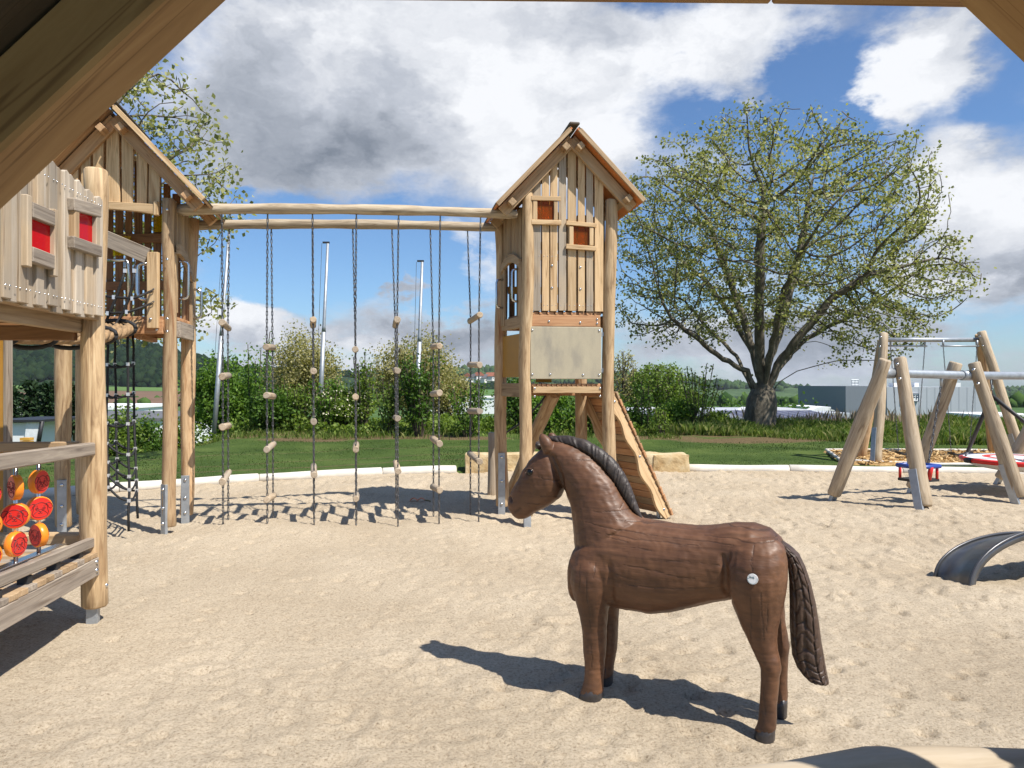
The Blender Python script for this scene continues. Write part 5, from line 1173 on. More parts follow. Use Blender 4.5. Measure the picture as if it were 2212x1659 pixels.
# chains ---------------------------------------------------------------
def link_shape(pitch=0.042, wire=0.0050, width=0.026):
    v = []; f = []; L = pitch/2+wire*1.0; W2 = width/2-wire; n = 10
    for i in range(n):
        a = 6.2832*i/n; c = V((math.copysign(max(0, L-W2), math.cos(a))+W2*math.cos(a), W2*math.sin(a), 0)); d = V((math.cos(a), math.sin(a), 0))
        for j in range(4): b = 6.2832*j/4; v.append(c+d*wire*math.cos(b)+V((0, 0, wire*math.sin(b))))
    for i in range(n):
        for j in range(4): f.append([i*4+j, ((i+1) % n)*4+j, ((i+1) % n)*4+(j+1) % 4, i*4+(j+1) % 4])
    return v, f
LV, LF = link_shape()
def add_chain(name, pts, parent, pitch=0.042, scale=1.0):
    mb = MB(); k = 0
    for a, b in zip(pts, pts[1:]):
        a, b = V(a), V(b); n = max(1, int((b-a).length/(pitch*scale)))
        Mx = frame(a, b-a, V((0.7, 0.5, 0.2))); Mr = Mx@Matrix.Rotation(math.pi/2, 4, 'X')
        for i in range(n):
            c = (b-a)*((i+0.5)/n); X = Mx if k % 2 else Mr; R3 = X.to_3x3()
            mb.add([a+c+R3@(q*scale) for q in LV], LF); k += 1
    return part(name, mb.mesh(name, True), M['chain'], parent)
rope_bridge()
# ---------------------------------------------------------------- beams and ladders between the towers
def sagbeam(name, p0, pm, p1, r0, r1, seed, lab):
    p0, pm, p1 = V(p0), V(pm), V(p1); n = 40; R = random.Random(seed); rings = []; Mx = frame(p0, p1-p0, V((0, 1, 0))); inv = Mx.inverted(); L = (p1-p0).length
    for i in range(n+1):
        s = i/n; p = p0*(1-s)**2+(2*pm-(p0+p1)/2)*2*s*(1-s)+p1*s*s; q = inv@p; r = (r0+(r1-r0)*s)*(1+0.06*math.sin(s*21+seed)+0.03*math.sin(s*47+seed))*(0.85 if i in (0, n) else 1)
        rings.append([(q.x, q.y+r*math.cos(6.2832*j/14), q.z+r*(1+0.03*math.sin(j*2+s*9))*math.sin(6.2832*j/14)) for j in range(14)])
    o = part(name, ringsmesh(rings), M['beamlog'], None, Mx); tag(o, lab, 'beam', 'round log beams joining the two towers'); return o
def W3(u, v, y): return W(u, v, y)
sagbeam('log_beam', W(384, 453, 7.62), W(750, 452, 7.86), W(1117, 463, 8.10), 0.060, 0.052, 1, 'front round log beam between the two play towers, higher in view')
sagbeam('log_beam', W(412, 487, 8.25), W(750, 484, 8.48), W(1084, 492, 8.72), 0.058, 0.052, 2, 'rear round log beam between the two play towers, lower in view')
LADDER = ['first chain ladder from the left tower, nearest the left posts', 'second chain ladder from the left tower', 'third chain ladder from the left, its two chains in line', 'middle chain ladder, fourth from either tower', 'third chain ladder from the right tower', 'second chain ladder from the right tower', 'last chain ladder, nearest the right tower']
FT = [(479, 466), (578, 464), (675, 463), (769.7, 463), (861, 464), (951, 468), (1038, 473)]
RT = [(495, 496), (586, 494), (675, 493), (762, 494), (846.6, 497), (929.5, 499), (1010, 502)]
RV = [(703, 812, 921, 1030), (750, 855, 965, 1075), (697, 801, 910, 1016), (755, 858, 965, 1073), (697, 800, 903, 1008), (748, 850, 953, 1055), (687, 788, 888, 988)]
for i in range(7):
    yF = 7.62+0.48*(FT[i][0]-384)/733; yR = 8.25+0.47*(RT[i][0]-412)/672
    a, b = W(*FT[i], yF), W(*RT[i], yR); c = a.lerp(b, 0.42); dd = (b-a); dd.z = 0; dd.normalize(); hl = 0.235
    t = root('chain_ladder', 'wooden rung chain ladder: '+LADDER[i], 'chain ladder', (c.x, c.y, 0), 'chain ladders hanging between the towers')
    yc = c.y; zs = [EYE-(v-829.5)/FOC*yc for v in RV[i]]; R = random.Random(i)
    F, K = [a], [b]
    lean = (G({0: 476, 1: 571, 2: 666, 3: 758, 4: 848, 5: 933, 6: 1018}[i], 1145).x-c.x)*0.5
    rot = R.uniform(-0.05, 0.05); dd = V((-0.23, 0.97, 0)).normalized()
    for k, z in enumerate(zs):
        h = 1-z/3.5; cc = V((c.x+lean*h, c.y, z)); tilt = [0.012, -0.010, 0.008, -0.02][k]*(1 if i % 2 else -1); q = V((dd.x*math.cos(rot)-dd.y*math.sin(rot), dd.x*math.sin(rot)+dd.y*math.cos(rot), 0))
        p0 = cc-q*(hl+0.055)+V((0, 0, -tilt)); p1 = cc+q*(hl+0.055)+V((0, 0, tilt))
        log('rung', p0, p1, 0.0365, 0.0365, M['paleplank'], t, i*5+k, 0.0, sides=14, n=4, ends=0.004); F.append(cc-q*hl); K.append(cc+q*hl)
    for ch in (F, K):
        e = ch[-1]; ch.append(V((e.x+lean*0.1, e.y, sand_z(e.x, e.y)-0.03))); add_chain('chain', ch, t)
    for q in (a, b): tube('shackle', [q+V((0, 0, 0.03)), q+V((0, 0, -0.05))], 0.009, M['steel'], t, 6)
# ================================================================== playhouse at the left
GREYPALE = wood('greying_plank', (0.36, 0.29, 0.215), (0.46, 0.385, 0.295), (0.54, 0.46, 0.36), grain=(1.0, 16, 16))
def playhouse():
    X0, Z0, K = -2.78, 4.71, 0.12
    t = root('playhouse', 'greyed wooden playhouse on posts with two red windows at the left edge', 'playhouse', (X0, Z0, 0))
    dv = V((K, -1, 0)).normalized(); out = V((1, K, 0)).normalized()
    def tz(u, v, off=0.098):
        k = (u-1106)/FOC; s = (k*(Z0+out.y*off)-X0-out.x*off)/(K+k); return s, EYE-(v-829.5)/FOC*(Z0+out.y*off-s)
    def hp(s, z, off=0.0): p = V((X0+K*s, Z0-s, z)); return p+out*off
    def hz(x, y, off=0.125): return tz(x*.2315, 329.1+y*.2315, off)           # window crop coordinates
    post(t, (X0, Z0, 0), (X0+0.005, Z0+0.01, 3.03), 0.077, M['logw'], 31, bend=-0.015, z0=0.12)
    # wall of upright boards, alternately proud
    R = random.Random(5); s = 0.07; i = 0; wall_b = 2.035
    while s < 1.75:
        w = R.choice((0.06, 0.07, 0.08, 0.095)); zb = wall_b+R.uniform(-0.012, 0.014)-(0.02 if i % 2 else 0)
        ztop = 2.80+0.05*min(1, s*2.2)+0.02*s+R.uniform(-0.008, 0.008); off = 0.062 if i % 2 else 0.077
        pts = [(0, -w/2-0.008), (0, w/2+0.008), (ztop-zb-0.012, w/2+0.004), (ztop-zb, w/2-0.02), (ztop-zb+0.004, 0), (ztop-zb-0.004, -w/2+0.02), (ztop-zb-0.016, -w/2-0.002)]
        pl = prism('wall_board', pts, 0.028, frame(hp(s+w/2, zb, off+R.uniform(-0.004, 0.004)), Z3+dv*R.uniform(-0.012, 0.012), dv), M['paleplank'] if R.random() < 0.6 else GREYPALE, t, 0.004)
        s += w*0.97; i += 1
    for z in (2.10, 2.72): beam('batten', hp(0.02, z, 0.02), hp(1.75, z, 0.02), 0.05, 0.09, out, M['tan'], t)
    bl = []
    for k in range(16):
        for z in (2.10, 2.76): bl += [(hp(0.1+k*0.092, z, 0.095), out), (hp(0.135+k*0.092, z, 0.095), out)]
    bolts(t, bl, 0.0055)
    # windows
    def win(pane, boards):
        (xa, ya), (xb, yb), (xc, yc), (xd, yd) = pane; A, B, Cc, D = [hz(*q, 0.094) for q in pane]
        s0, s1 = (A[0]+D[0])/2, (B[0]+Cc[0])/2; z1, z0 = (A[1]+B[1])/2, (D[1]+Cc[1])/2
        mb = MB(); add_box(mb, (0, 0, 0), abs(s1-s0)+0.06, z1-z0+0.04, 0.01); p = part('window_pane', mb.mesh('window_pane'), M['redglass'], t, frame(hp((s0+s1)/2, (z0+z1)/2, 0.094), dv, Z3))
        for kind, a, b, c, d in boards:
            A, B = hz(*a), hz(*b)
            if kind == 'h': h = c; beam('window_frame', hp(A[0], A[1], 0.108), hp(B[0], B[1], 0.108), 0.044, h, out, M['grey'], p, 0.005)
            else:
                Bs = hz(d, b[1])[0]; m_ = (A[0]+Bs)/2; beam('window_frame', hp(m_, A[1], 0.106), hp(m_, B[1], 0.106), abs(A[0]-Bs), 0.04, dv, c, p, 0.005)
    win([(740, 540), (870, 580), (870, 855), (740, 795)], [('h', (687, 482), (940, 553), 0.075, 0), ('h', (687, 836), (947, 925), 0.072, 0), ('v', (700, 805), (700, 520), M['tan'], 742), ('v', (900, 890), (900, 575), M['paleplank'], 935)])
    win([(300, 580), (475, 650), (475, 970), (300, 905)], [('v', (255, 1062), (255, 388), M['paleplank'], 300), ('v', (512, 1155), (512, 525), M['paleplank'], 545), ('h', (302, 535), (510, 620), 0.082, 0), ('h', (302, 950), (505, 1026), 0.082, 0)])
    # floor of the upper house
    beam('floor_beam', hp(0.0, 2.0, -0.06), hp(1.8, 2.0, -0.06), 0.05, 0.13, out, M['tan'], t); beam('floor_edge', hp(0.05, 2.035, 0.03), hp(1.8, 2.035, 0.03), 0.06, 0.035, out, M['tan'], t)
    e1 = V((-1, -0.03, 0)).normalized()
    for k in range(13): p = hp(0.05+0.135*k, 2.062, -0.08); beam('deck_board', p, p+e1*1.25, 0.12, 0.03, dv, M['tan'], t)
    p = hp(0.06, 1.965, -0.08); beam('floor_beam', p, p+e1*1.4, 0.05, 0.16, dv, M['brown'], t); p = hp(1.0, 1.965, -0.08); beam('floor_beam', p, p+e1*1.3, 0.05, 0.16, dv, M['brown'], t)
    # inner panel and rear post standing at the back left
    a = W(-34, 690, 5.05); beam('ochre_panel', V((a.x, 5.05, 0.42)), V((a.x, 5.05, 2.0)), 0.33, 0.03, V((1, 0, 0)), M['ochre'], t)
    a = W(17, 690, 5.06); beam('panel_edge', V((a.x, 5.06, 0.42)), V((a.x, 5.06, 2.0)), 0.03, 0.06, V((1, 0, 0)), M['grey'], t)
    # rails
    beam('hand_rail', hp(0.0, 1.175, 0.03), hp(1.3, 1.205, 0.03), 0.045, 0.085, out, M['grey'], t, 0.008)
    beam('rail_bracket', hp(-0.03, 1.175, 0.035), hp(0.015, 1.175, 0.035), 0.06, 0.085, out, M['steel'], t, 0.012); bolts(t, [(hp(0.05, 1.175, 0.054), out), (hp(0.09, 0.385, 0.064), out), (hp(0.09, 0.44, 0.064), out), (hp(0.0, 0.26, 0.08), V((0.4, -0.9, 0)))], 0.016)
    q = V((-2.90, 4.80, 1.175)); beam('back_rail', q, q+e1*1.5, 0.05, 0.07, dv, M['tan'], t, 0.008)
    q = V((-2.93, 4.85, 0.545)); beam('back_rail', q, q+e1*1.5, 0.10, 0.075, dv, M['fresh'], t, 0.01)
    beam('kick_rail', hp(0.06, 0.565, 0.02), hp(1.35, 0.60, 0.02), 0.045, 0.062, out, M['grey'], t, 0.005)
    for s_ in (0.22, 0.5, 0.8, 1.08): beam('spacer', hp(s_, 0.49, 0.0), hp(s_, 0.545, 0.0), 0.05, 0.06, dv, M['rubber'], t)
    beam('floor_fascia', hp(-0.02, 0.405, 0.04), hp(1.35, 0.405, 0.04), 0.045, 0.12, out, M['grey'], t, 0.004)
    for k in range(15):
        p = hp(0.02+0.09*k, 0.484, 0.058); beam('deck_board', p, p+e1*1.3, 0.084, 0.034, dv, M['grey'] if k % 3 == 0 else M['tan'], t, 0.003)
    # picture discs on upright rods
    beam('rod_plate', hp(0.3, 0.607, -0.05), hp(1.35, 0.63, -0.05), 0.06, 0.008, out, M['stainless'], t, 0.002)
    def disc(c, ang, rad=0.069):
        mb = MB(); n = 36; v = []
        for x, r in ((-0.021, rad-0.006), (-0.016, rad), (0.016, rad), (0.021, rad-0.006)): v += [(r*math.cos(6.2832*j/n), x, r*math.sin(6.2832*j/n)) for j in range(n)]
        f = []
        for k in range(3):
            for j in range(n): f.append([k*n+j, k*n+(j+1) % n, (k+1)*n+(j+1) % n, (k+1)*n+j])
        mb.add(v, f); Mx = Matrix.Translation(c)@Matrix.Rotation(ang, 4, 'Z')
        o = part('turning_disc', mb.mesh('turning_disc', True), M['orange'], t, Mx)
        for sg in (-1, 1):
            face = np_mesh('disc_face', [((rad-0.006)*math.cos(6.2832*j/n), sg*0.0212, (rad-0.006)*math.sin(6.2832*j/n)) for j in range(n)], [list(range(n))]); part('disc_face', face, M['red'], o, Mx)
        eng = MB()
        def ln(pts, sg=-1, r=0.0019):
            add_tube(eng, [V((x*rad*sg*-1, sg*0.0213, z*rad)) for x, z in pts], r, 4)
        def arc(cx, cz, rx, rz, a0, a1, n=14): return [(cx+rx*math.cos(a0+(a1-a0)*k/n), cz+rz*math.sin(a0+(a1-a0)*k/n)) for k in range(n+1)]
        for sg in (-1, 1):
            ln(arc(0, 0.05, 0.52, 0.45, 0.35, math.pi-0.35), sg)                       # crown
            for s_ in (-1, 1):
                ln([(s_*0.40, 0.38), (s_*0.62, 0.45), (s_*0.85, 0.32), (s_*0.93, 0.05), (s_*0.80, -0.08), (s_*0.64, 0.02), (s_*0.57, 0.22), (s_*0.44, 0.36)], sg)   # ear
                ln(arc(s_*0.27, 0.0, 0.10, 0.12, 0, 6.2832), sg, 0.0015); ln(arc(s_*0.27, 0.0, 0.04, 0.045, 0, 6.2832, 8), sg, 0.0015); ln([(s_*0.20, 0.22), (s_*0.30, 0.26), (s_*0.38, 0.22)], sg, 0.0015)
                ln([(s_*0.53, 0.2), (s_*0.55, -0.1), (s_*0.64, -0.4), (s_*0.50, -0.62), (s_*0.25, -0.72), (0, -0.74)], sg)
                ln([(s_*0.12, -0.14), (s_*0.35, -0.27), (s_*0.55, -0.48)], sg); ln([(0, -0.33), (s_*0.08, -0.42), (s_*0.17, -0.37)], sg)
            ln(arc(0, -0.14, 0.14, 0.10, 0, 6.2832), sg); ln([(0, -0.24), (0, -0.36)], sg)
        part('dog_drawing', eng.mesh('dog_drawing'), M['engrave'], o, Mx)
    for si, angs in ((0.559, (1.55, 0.98, -0.48)), (0.792, (-0.68, 0.36, 1.55)), (1.055, (1.2, 0.45, 0.6))):
        b = hp(si, 0.61, -0.05); tube('rod', [b, V((b.x, b.y, 1.18))], 0.012, M['stainless'], t, 10)
        for z, a in zip((1.03, 0.875, 0.718), angs): disc(V((b.x, b.y, z)), a)
playhouse()
# ================================================================== the horse
def horse():
    A1 = V((-0.893, 0.45, 0)).normalized(); NA = V((0.45, 0.893, 0)).normalized(); O = V((0.84, 3.52, 0))
    # body frame: x forward, y to the far side, z up
    Mx = Matrix((A1, NA, Z3)).transposed().to_4x4(); Mx.translation = O
    t = bpy.data.objects.new('wooden_horse', None); t.empty_display_size = 0.2; reg(t, Mx); t.matrix_basis = Mx
    tag(t, 'life size brown carved wooden horse with black mane standing on the sand', 'wooden horse')
    def sp(x, y, w=0.0):
        """crop pixel -> (along, height) on the plane offset w from the middle of the horse"""
        u, v = x*.4299+1042.2, y*.4298+905.1; k = V(((u-1106)/FOC, 1, 0)); T = (w+NA.dot(O))/NA.dot(k); P = k*T
        return A1.dot(P-O), EYE-(v-829.5)/FOC*T
    def ring(a, b, hw, w=0.0, n=20, ex=2.3):
        (xa, za), (xb, zb) = sp(*a, w), sp(*b, w); cx, cz = (xa+xb)/2, (za+zb)/2; dx, dz = (xa-xb)/2, (za-zb)/2; r = []
        for j in range(n):
            q = 6.2832*j/n; c, s = math.cos(q), math.sin(q); e = 2/ex; c2 = math.copysign(abs(c)**e, c); s2 = math.copysign(abs(s)**e, s)
            r.append((cx+dx*c2, w+hw*s2, cz+dz*c2))
        return r
    rings = {}
    torso = [((466, 735), (461, 815), .06), ((474, 680), (470, 860), .12), ((490, 625), (490, 905), .165), ((550, 560), (560, 925), .185), ((640, 505), (650, 928), .192), ((760, 497), (755, 950), .195), ((860, 512), (860, 966), .198), ((960, 530), (960, 958), .198), ((1060, 539), (1060, 935), .19), ((1160, 537), (1165, 912), .175), ((1260, 524), (1255, 895), .175), ((1360, 526), (1345, 890), .19), ((1440, 553), (1425, 890), .175), ((1495, 603), (1480, 860), .135), ((1522, 670), (1515, 800), .07)]
    neck = [((800, 497), (480, 660), .16), ((757, 462), (472, 590), .145), ((712, 390), (464, 500), .125), ((668, 315), (452, 430), .11), ((610, 240), (430, 375), .10), ((545, 180), (405, 330), .092), ((470, 135), (388, 285), .085), ((400, 110), (368, 240), .075), ((345, 108), (340, 190), .055)]
    head = [((352, 120), (398, 300), .055), ((325, 135), (402, 355), .082), ((290, 160), (385, 395), .092), ((252, 200), (345, 425), .093), ((218, 248), (303, 447), .084), ((188, 302), (265, 466), .074), ((160, 348), (238, 485), .067), ((143, 390), (216, 498), .062), ((138, 425), (192, 500), .050), ((146, 455), (176, 492), .028)]
    def legrings(rows, w0, n=18):
        out = []
        for (y, xl, xr, hw, w) in rows: out.append(ring((xl, y), (xr, y), hw, w, n, 2.2))
        return out
    nf = [(690, 482, 630, .08, -.10), (740, 461, 645, .105, -.108), (800, 454, 648, .112, -.11), (860, 466, 645, .105, -.11), (920, 483, 632, .09, -.108), (980, 497, 624, .072, -.104), (1050, 508, 618, .060, -.10), (1120, 514, 615, .056, -.10), (1160, 514, 614, .057, -.10), (1210, 520, 609, .050, -.10), (1270, 520, 605, .046, -.10), (1310, 517, 603, .047, -.10), (1345, 508, 602, .050, -.10), (1375, 495, 602, .052, -.10)]
    ff = [(760, 500, 690, .08, .10), (860, 560, 695, .075, .10), (930, 590, 682, .065, .10), (1020, 600, 676, .055, .10), (1110, 606, 673, .052, .10), (1160, 606, 670, .05, .10), (1220, 604, 658, .044, .10), (1250, 602, 652, .046, .10), (1290, 598, 650, .05, .10)]
    nh = [(600, 1280, 1480, .06, -.10), (650, 1232, 1520, .09, -.115), (720, 1222, 1530, .115, -.12), (800, 1232, 1531, .12, -.125), (870, 1242, 1523, .112, -.128), (930, 1262, 1512, .095, -.13), (990, 1285, 1498, .082, -.132), (1050, 1312, 1484, .07, -.134), (1110, 1340, 1478, .06, -.135), (1170, 1370, 1482, .054, -.136), (1215, 1390, 1494, .052, -.137), (1250, 1401, 1499, .05, -.137), (1300, 1405, 1491, .045, -.137), (1370, 1401, 1483, .042, -.137), (1450, 1395, 1478, .042, -.137), (1500, 1390, 1475, .044, -.137), (1535, 1383, 1472, .047, -.137), (1560, 1372, 1471, .049, -.137)]
    fh = [(720, 1250, 1500, .09, .11), (840, 1300, 1515, .09, .115), (930, 1350, 1512, .08, .12), (1010, 1400, 1518, .065, .125), (1090, 1445, 1530, .055, .13), (1150, 1470, 1540, .05, .13), (1200, 1478, 1534, .046, .13), (1300, 1478, 1530, .042, .13), (1370, 1474, 1530, .043, .13), (1415, 1466, 1531, .047, .13)]
    parts = [[ring(a, b, h) for a, b, h in torso], [ring(a, b, h, 0, 20, 2.1) for a, b, h in neck], [ring(a, b, h, 0, 20, 2.4) for a, b, h in head], legrings(nf, 0), legrings(ff, 0), legrings(nh, 0), legrings(fh, 0)]
    # cheek plate, ears, brow, sheath
    for w, pts in ((-.062, [((312, 172), (352, 158), .02), ((300, 140), (350, 128), .027), ((290, 112), (338, 100), .022), ((287, 92), (318, 82), .013), ((290, 78), (302, 74), .005)]), (.062, [((330, 150), (372, 140), .02), ((328, 118), (375, 108), .025), ((332, 92), (372, 88), .02), ((336, 74), (356, 72), .010)])):
        parts.append([ring(a, b, h, w, 12, 2) for a, b, h in pts])
    parts.append([ring((1205+3*k, 880), (1255-3*k, 880+26), .03-0.006*abs(k-1), 0, 10, 2) for k in (0, 1, 2)])
    bm = bmesh.new()
    for rg in parts:
        n = len(rg[0]); vs_ = [[bm.verts.new(p) for p in r] for r in rg]
        for i in range(len(rg)-1):
            for j in range(n): bm.faces.new((vs_[i][j], vs_[i][(j+1) % n], vs_[i+1][(j+1) % n], vs_[i+1][j]))
        bm.faces.new(vs_[0][::-1]); bm.faces.new(vs_[-1])
    bmesh.ops.recalc_face_normals(bm, faces=bm.faces)
    me = bpy.data.meshes.new('raw'); bm.to_mesh(me); bm.free()
    o = bpy.data.objects.new('raw', me); SC.collection.objects.link(o)
    m1 = o.modifiers.new('r', 'REMESH'); m1.mode = 'VOXEL'; m1.voxel_size = 0.006
    m2 = o.modifiers.new('s', 'SMOOTH'); m2.factor = 0.5; m2.iterations = 8
    bpy.context.view_layer.update()
    body = bpy.data.meshes.new_from_object(o.evaluated_get(bpy.context.evaluated_depsgraph_get())); bpy.data.objects.remove(o); body.name = 'horse_body'
    # carve: eye hollow, mouth, flank crease, jaw, chisel facets
    nV = len(body.vertices); co = np.empty(nV*3, np.float32); body.vertices.foreach_get('co', co); co = co.reshape(-1, 3); no = np.empty(nV*3, np.float32); body.vertices.foreach_get('normal', no); no = no.reshape(-1, 3)
    def carve(pts, w, r, d, sides=(-1, 1)):
        P = [sp(*p, w) for p in pts]
        for a, b in zip(P, P[1:]):
            a, b = np.array(a), np.array(b); ab = b-a; q = co[:, [0, 2]]; s = np.clip(((q-a)@ab)/(ab@ab+1e-9), 0, 1); dist = np.linalg.norm(q-(a+s[:, None]*ab), axis=1)
            m = np.exp(-(dist/r)**2)*((np.abs(co[:, 1]) > 0.02) if len(sides) == 2 else (co[:, 1]*sides[0] > 0.0)); acc[:] = np.maximum(acc, m*abs(d)) if d > 0 else np.minimum(acc, -m*abs(d))
    acc = np.zeros(nV)
    for pts, w, r, d in (([(149, 489), (172, 462), (196, 447)], -.06, .007, .016), ([(224, 258), (243, 252), (262, 262)], -.08, .007, -.006), ([(224, 276), (243, 284), (262, 274)], -.08, .007, -.005),
                         ([(355, 190), (378, 235), (398, 290), (402, 345), (390, 390)], -.08, .012, .010), ([(1205, 690), (1219, 770), (1213, 850), (1235, 900)], -.17, .017, .015), ([(1190, 670), (1240, 700), (1300, 640)], -.17, .03, .006), ([(640, 740), (650, 830), (640, 910)], -.18, .018, .011), ([(590, 700), (640, 760)], -.18, .03, .006),
                         ([(478, 650), (560, 640)], -.16, .012, .004), ([(143, 395), (150, 410)], -.05, .008, .010), ([(240, 330), (250, 400)], -.08, .02, .004), ([(520, 1245), (600, 1250)], -.1, .008, .002), ([(1402, 1240), (1490, 1300)], -.137, .02, .002)):
        carve(pts, w, r, d)
    # drying cracks that follow the log's grain
    crack_groove_shade = np.zeros(nV)
    CR = [[(470, 520), (520, 528), (600, 550), (700, 570), (800, 590), (870, 598)], [(600, 505), (700, 530), (800, 548), (960, 560), (1060, 570)], [(520, 565), (640, 588), (760, 610), (900, 625), (1010, 640), (1090, 640)],
          [(470, 465), (560, 475), (660, 478), (740, 470)], [(410, 212), (500, 222), (560, 232), (610, 240)], [(560, 275), (620, 280), (680, 270)], [(620, 600), (680, 612), (740, 622)], [(700, 640), (800, 652), (850, 662)], [(860, 600), (1000, 615), (1150, 628), (1260, 640)],
          [(640, 720), (760, 735), (880, 760), (1000, 790), (1080, 800)], [(760, 690), (900, 705), (1040, 715), (1190, 735)], [(700, 820), (840, 838), (960, 845), (1120, 850), (1200, 838)], [(660, 770), (730, 790), (800, 800)], [(1100, 600), (1250, 612), (1365, 628), (1450, 625), (1490, 612)], [(1368, 630), (1362, 700), (1365, 760)], [(1180, 560), (1300, 570), (1420, 590), (1480, 612)],
          [(1360, 850), (1358, 950), (1352, 1080), (1356, 1150)], [(1408, 830), (1410, 960), (1416, 1100)], [(545, 720), (540, 830), (545, 960), (540, 1050)], [(500, 730), (508, 800), (505, 870)], [(575, 720), (572, 790)], [(240, 395), (330, 405), (375, 400)], [(160, 430), (220, 440), (260, 440)], [(250, 300), (320, 322), (360, 318)], [(900, 520), (1000, 545), (1120, 560)], [(1440, 900), (1436, 1000), (1430, 1060)],
          [(540, 1130), (545, 1200), (540, 1260)], [(1420, 1320), (1418, 1400), (1424, 1480)], [(660, 470), (664, 445)]]
    RC = np.random.default_rng(14)
    for pts in CR+[('m', (149, 489), (160, 474), (172, 462), (192, 447), (200, 449)), ('m', (140, 392), (147, 402), (146, 414)), ('m', (352, 175), (372, 225), (396, 285), (402, 340), (392, 385))]:  # wide lines: groove shade of mouth, nostril and jaw painted in
        wide = pts[0] == 'm'; pts = pts[1:] if wide else pts
        P = [np.array(sp(*p, -.06 if wide else -.17)) for p in pts]; fine = []
        for a, b in zip(P, P[1:]): fine += [a+(b-a)*k/5 for k in range(5)]
        fine.append(P[-1]); fine = [q+RC.normal(0, 0.0012, 2) for q in fine]; m0 = len(fine)
        for k, (a, b) in enumerate(zip(fine, fine[1:])):
            ab = b-a; lo = np.minimum(a, b)-0.02; hi = np.maximum(a, b)+0.02; q = co[:, [0, 2]]; idx = np.where((q > lo).all(1) & (q < hi).all(1) & (co[:, 1] < 0.01))[0]
            if not len(idx): continue
            qq = q[idx]; tt = np.clip(((qq-a)@ab)/(ab@ab+1e-12), 0, 1); dist = np.linalg.norm(qq-(a+tt[:, None]*ab), axis=1); w = (0.0045 if wide else 0.0018)*(0.25+0.75*math.sin(math.pi*(k+0.5)/m0))*RC.uniform(0.6, 1.25)
            crack_groove_shade[idx] = np.maximum(crack_groove_shade[idx], 0.5*np.clip(1.2-dist/w*0.5, 0, 1))
    at = body.attributes.new('crack_groove_shade', 'FLOAT', 'POINT'); at.data.foreach_set('value', crack_groove_shade.astype(np.float32))
    acc = acc+0.0010*crack_groove_shade
    fac = 0.0016*vn(co[:, 0]*26, co[:, 2]*14+co[:, 1]*18, 3)+0.0010*vn(co[:, 0]*60, co[:, 2]*38+co[:, 1]*50, 4)
    co = co+no*(fac-acc+0.004)[:, None]; body.vertices.foreach_set('co', co.astype(np.float32).ravel()); body.update()
    for p in body.polygons: p.use_smooth = True
    part('body', body, HORSE, t, Mx)
    # hooves: lower ring spread, toe forward
    for nm, rows in (('nf', [(1352, 503, 604, .053, -.10), (1380, 490, 604, .056, -.10), (1412, 480, 602, .058, -.10), (1450, 478, 602, .058, -.10)]), ('ff', [(1240, 600, 655, .05, .10), (1290, 597, 652, .053, .10), (1335, 595, 650, .055, .10), (1360, 595, 650, .055, .10)]),
                     ('nh', [(1540, 1381, 1474, .050, -.137), (1575, 1367, 1472, .053, -.137), (1608, 1365, 1470, .055, -.137), (1640, 1365, 1470, .055, -.137)]), ('fh', [(1398, 1474, 1533, .048, .13), (1430, 1468, 1534, .052, .13), (1472, 1462, 1532, .053, .13), (1500, 1462, 1532, .053, .13)])):
        rg = legrings(rows, 0, 14); me = ringsmesh(rg, 'hoof'); 
        part('hoof', me, M['hoof'], t, Mx)
    # mane: a stiff dark crest with carved cross grooves
    outer = [(318, 96), (345, 85), (430, 82), (520, 104), (600, 150), (660, 200), (710, 268), (745, 338), (772, 415), (803, 494)]
    inner = [(335, 120), (380, 118), (470, 145), (545, 185), (605, 240), (655, 305), (695, 370), (728, 428), (765, 470), (800, 502)]
    rg = []; n = 130
    def lerp(P, s): x = s*(len(P)-1); k = min(int(x), len(P)-2); f = x-k; return (P[k][0]*(1-f)+P[k+1][0]*f, P[k][1]*(1-f)+P[k+1][1]*f)
    for i in range(n):
        s = i/(n-1); a, b = lerp(outer, s), lerp(inner, s); g = math.sin(s*170+1.6*math.sin(s*31)+1.1*math.sin(s*77))*(0.6+0.5*math.sin(s*53)); hw = (0.028+0.012*math.sin(math.pi*min(1, s*1.15)))*(1+0.10*g)*min(1, 0.25+s*8, 0.25+(1-s)*8); (xa, za), (xb, zb) = sp(*a), sp(*b)
        k = 1+0.045*g; cx, cz = (xa+xb)/2, (za+zb)/2; r = []
        for j in range(14):
            q = 6.2832*j/14; c = math.cos(q); sn = math.sin(q); c2 = math.copysign(abs(c)**.8, c)
            r.append((cx+(xa-cx)*c2*(k if c2 > 0 else 1), hw*sn*(1 if c2 < 0.3 else 0.8), cz+(za-cz)*c2*(k if c2 > 0 else 1)))
        rg.append(r)
    part('mane', ringsmesh(rg, 'mane'), HAIR, t, Mx)
    rg = [[(p[0], p[1], p[2]) for p in ring((275-k*3, 112+k*9), (312-k*8, 132+k*8), .04-.011*abs(k-1), 0, 12, 2)] for k in range(4)]
    part('forelock', ringsmesh(rg, 'forelock'), HAIR, t, Mx)
    # tail with carved strands
    rows = [(612, 1492, 1512), (640, 1500, 1548), (680, 1520, 1592), (740, 1536, 1622), (820, 1542, 1650), (920, 1544, 1675), (1020, 1544, 1692), (1110, 1548, 1704), (1190, 1556, 1718), (1250, 1580, 1728), (1290, 1612, 1736), (1320, 1648, 1742), (1326, 1680, 1740)]
    rg = []; n = 190
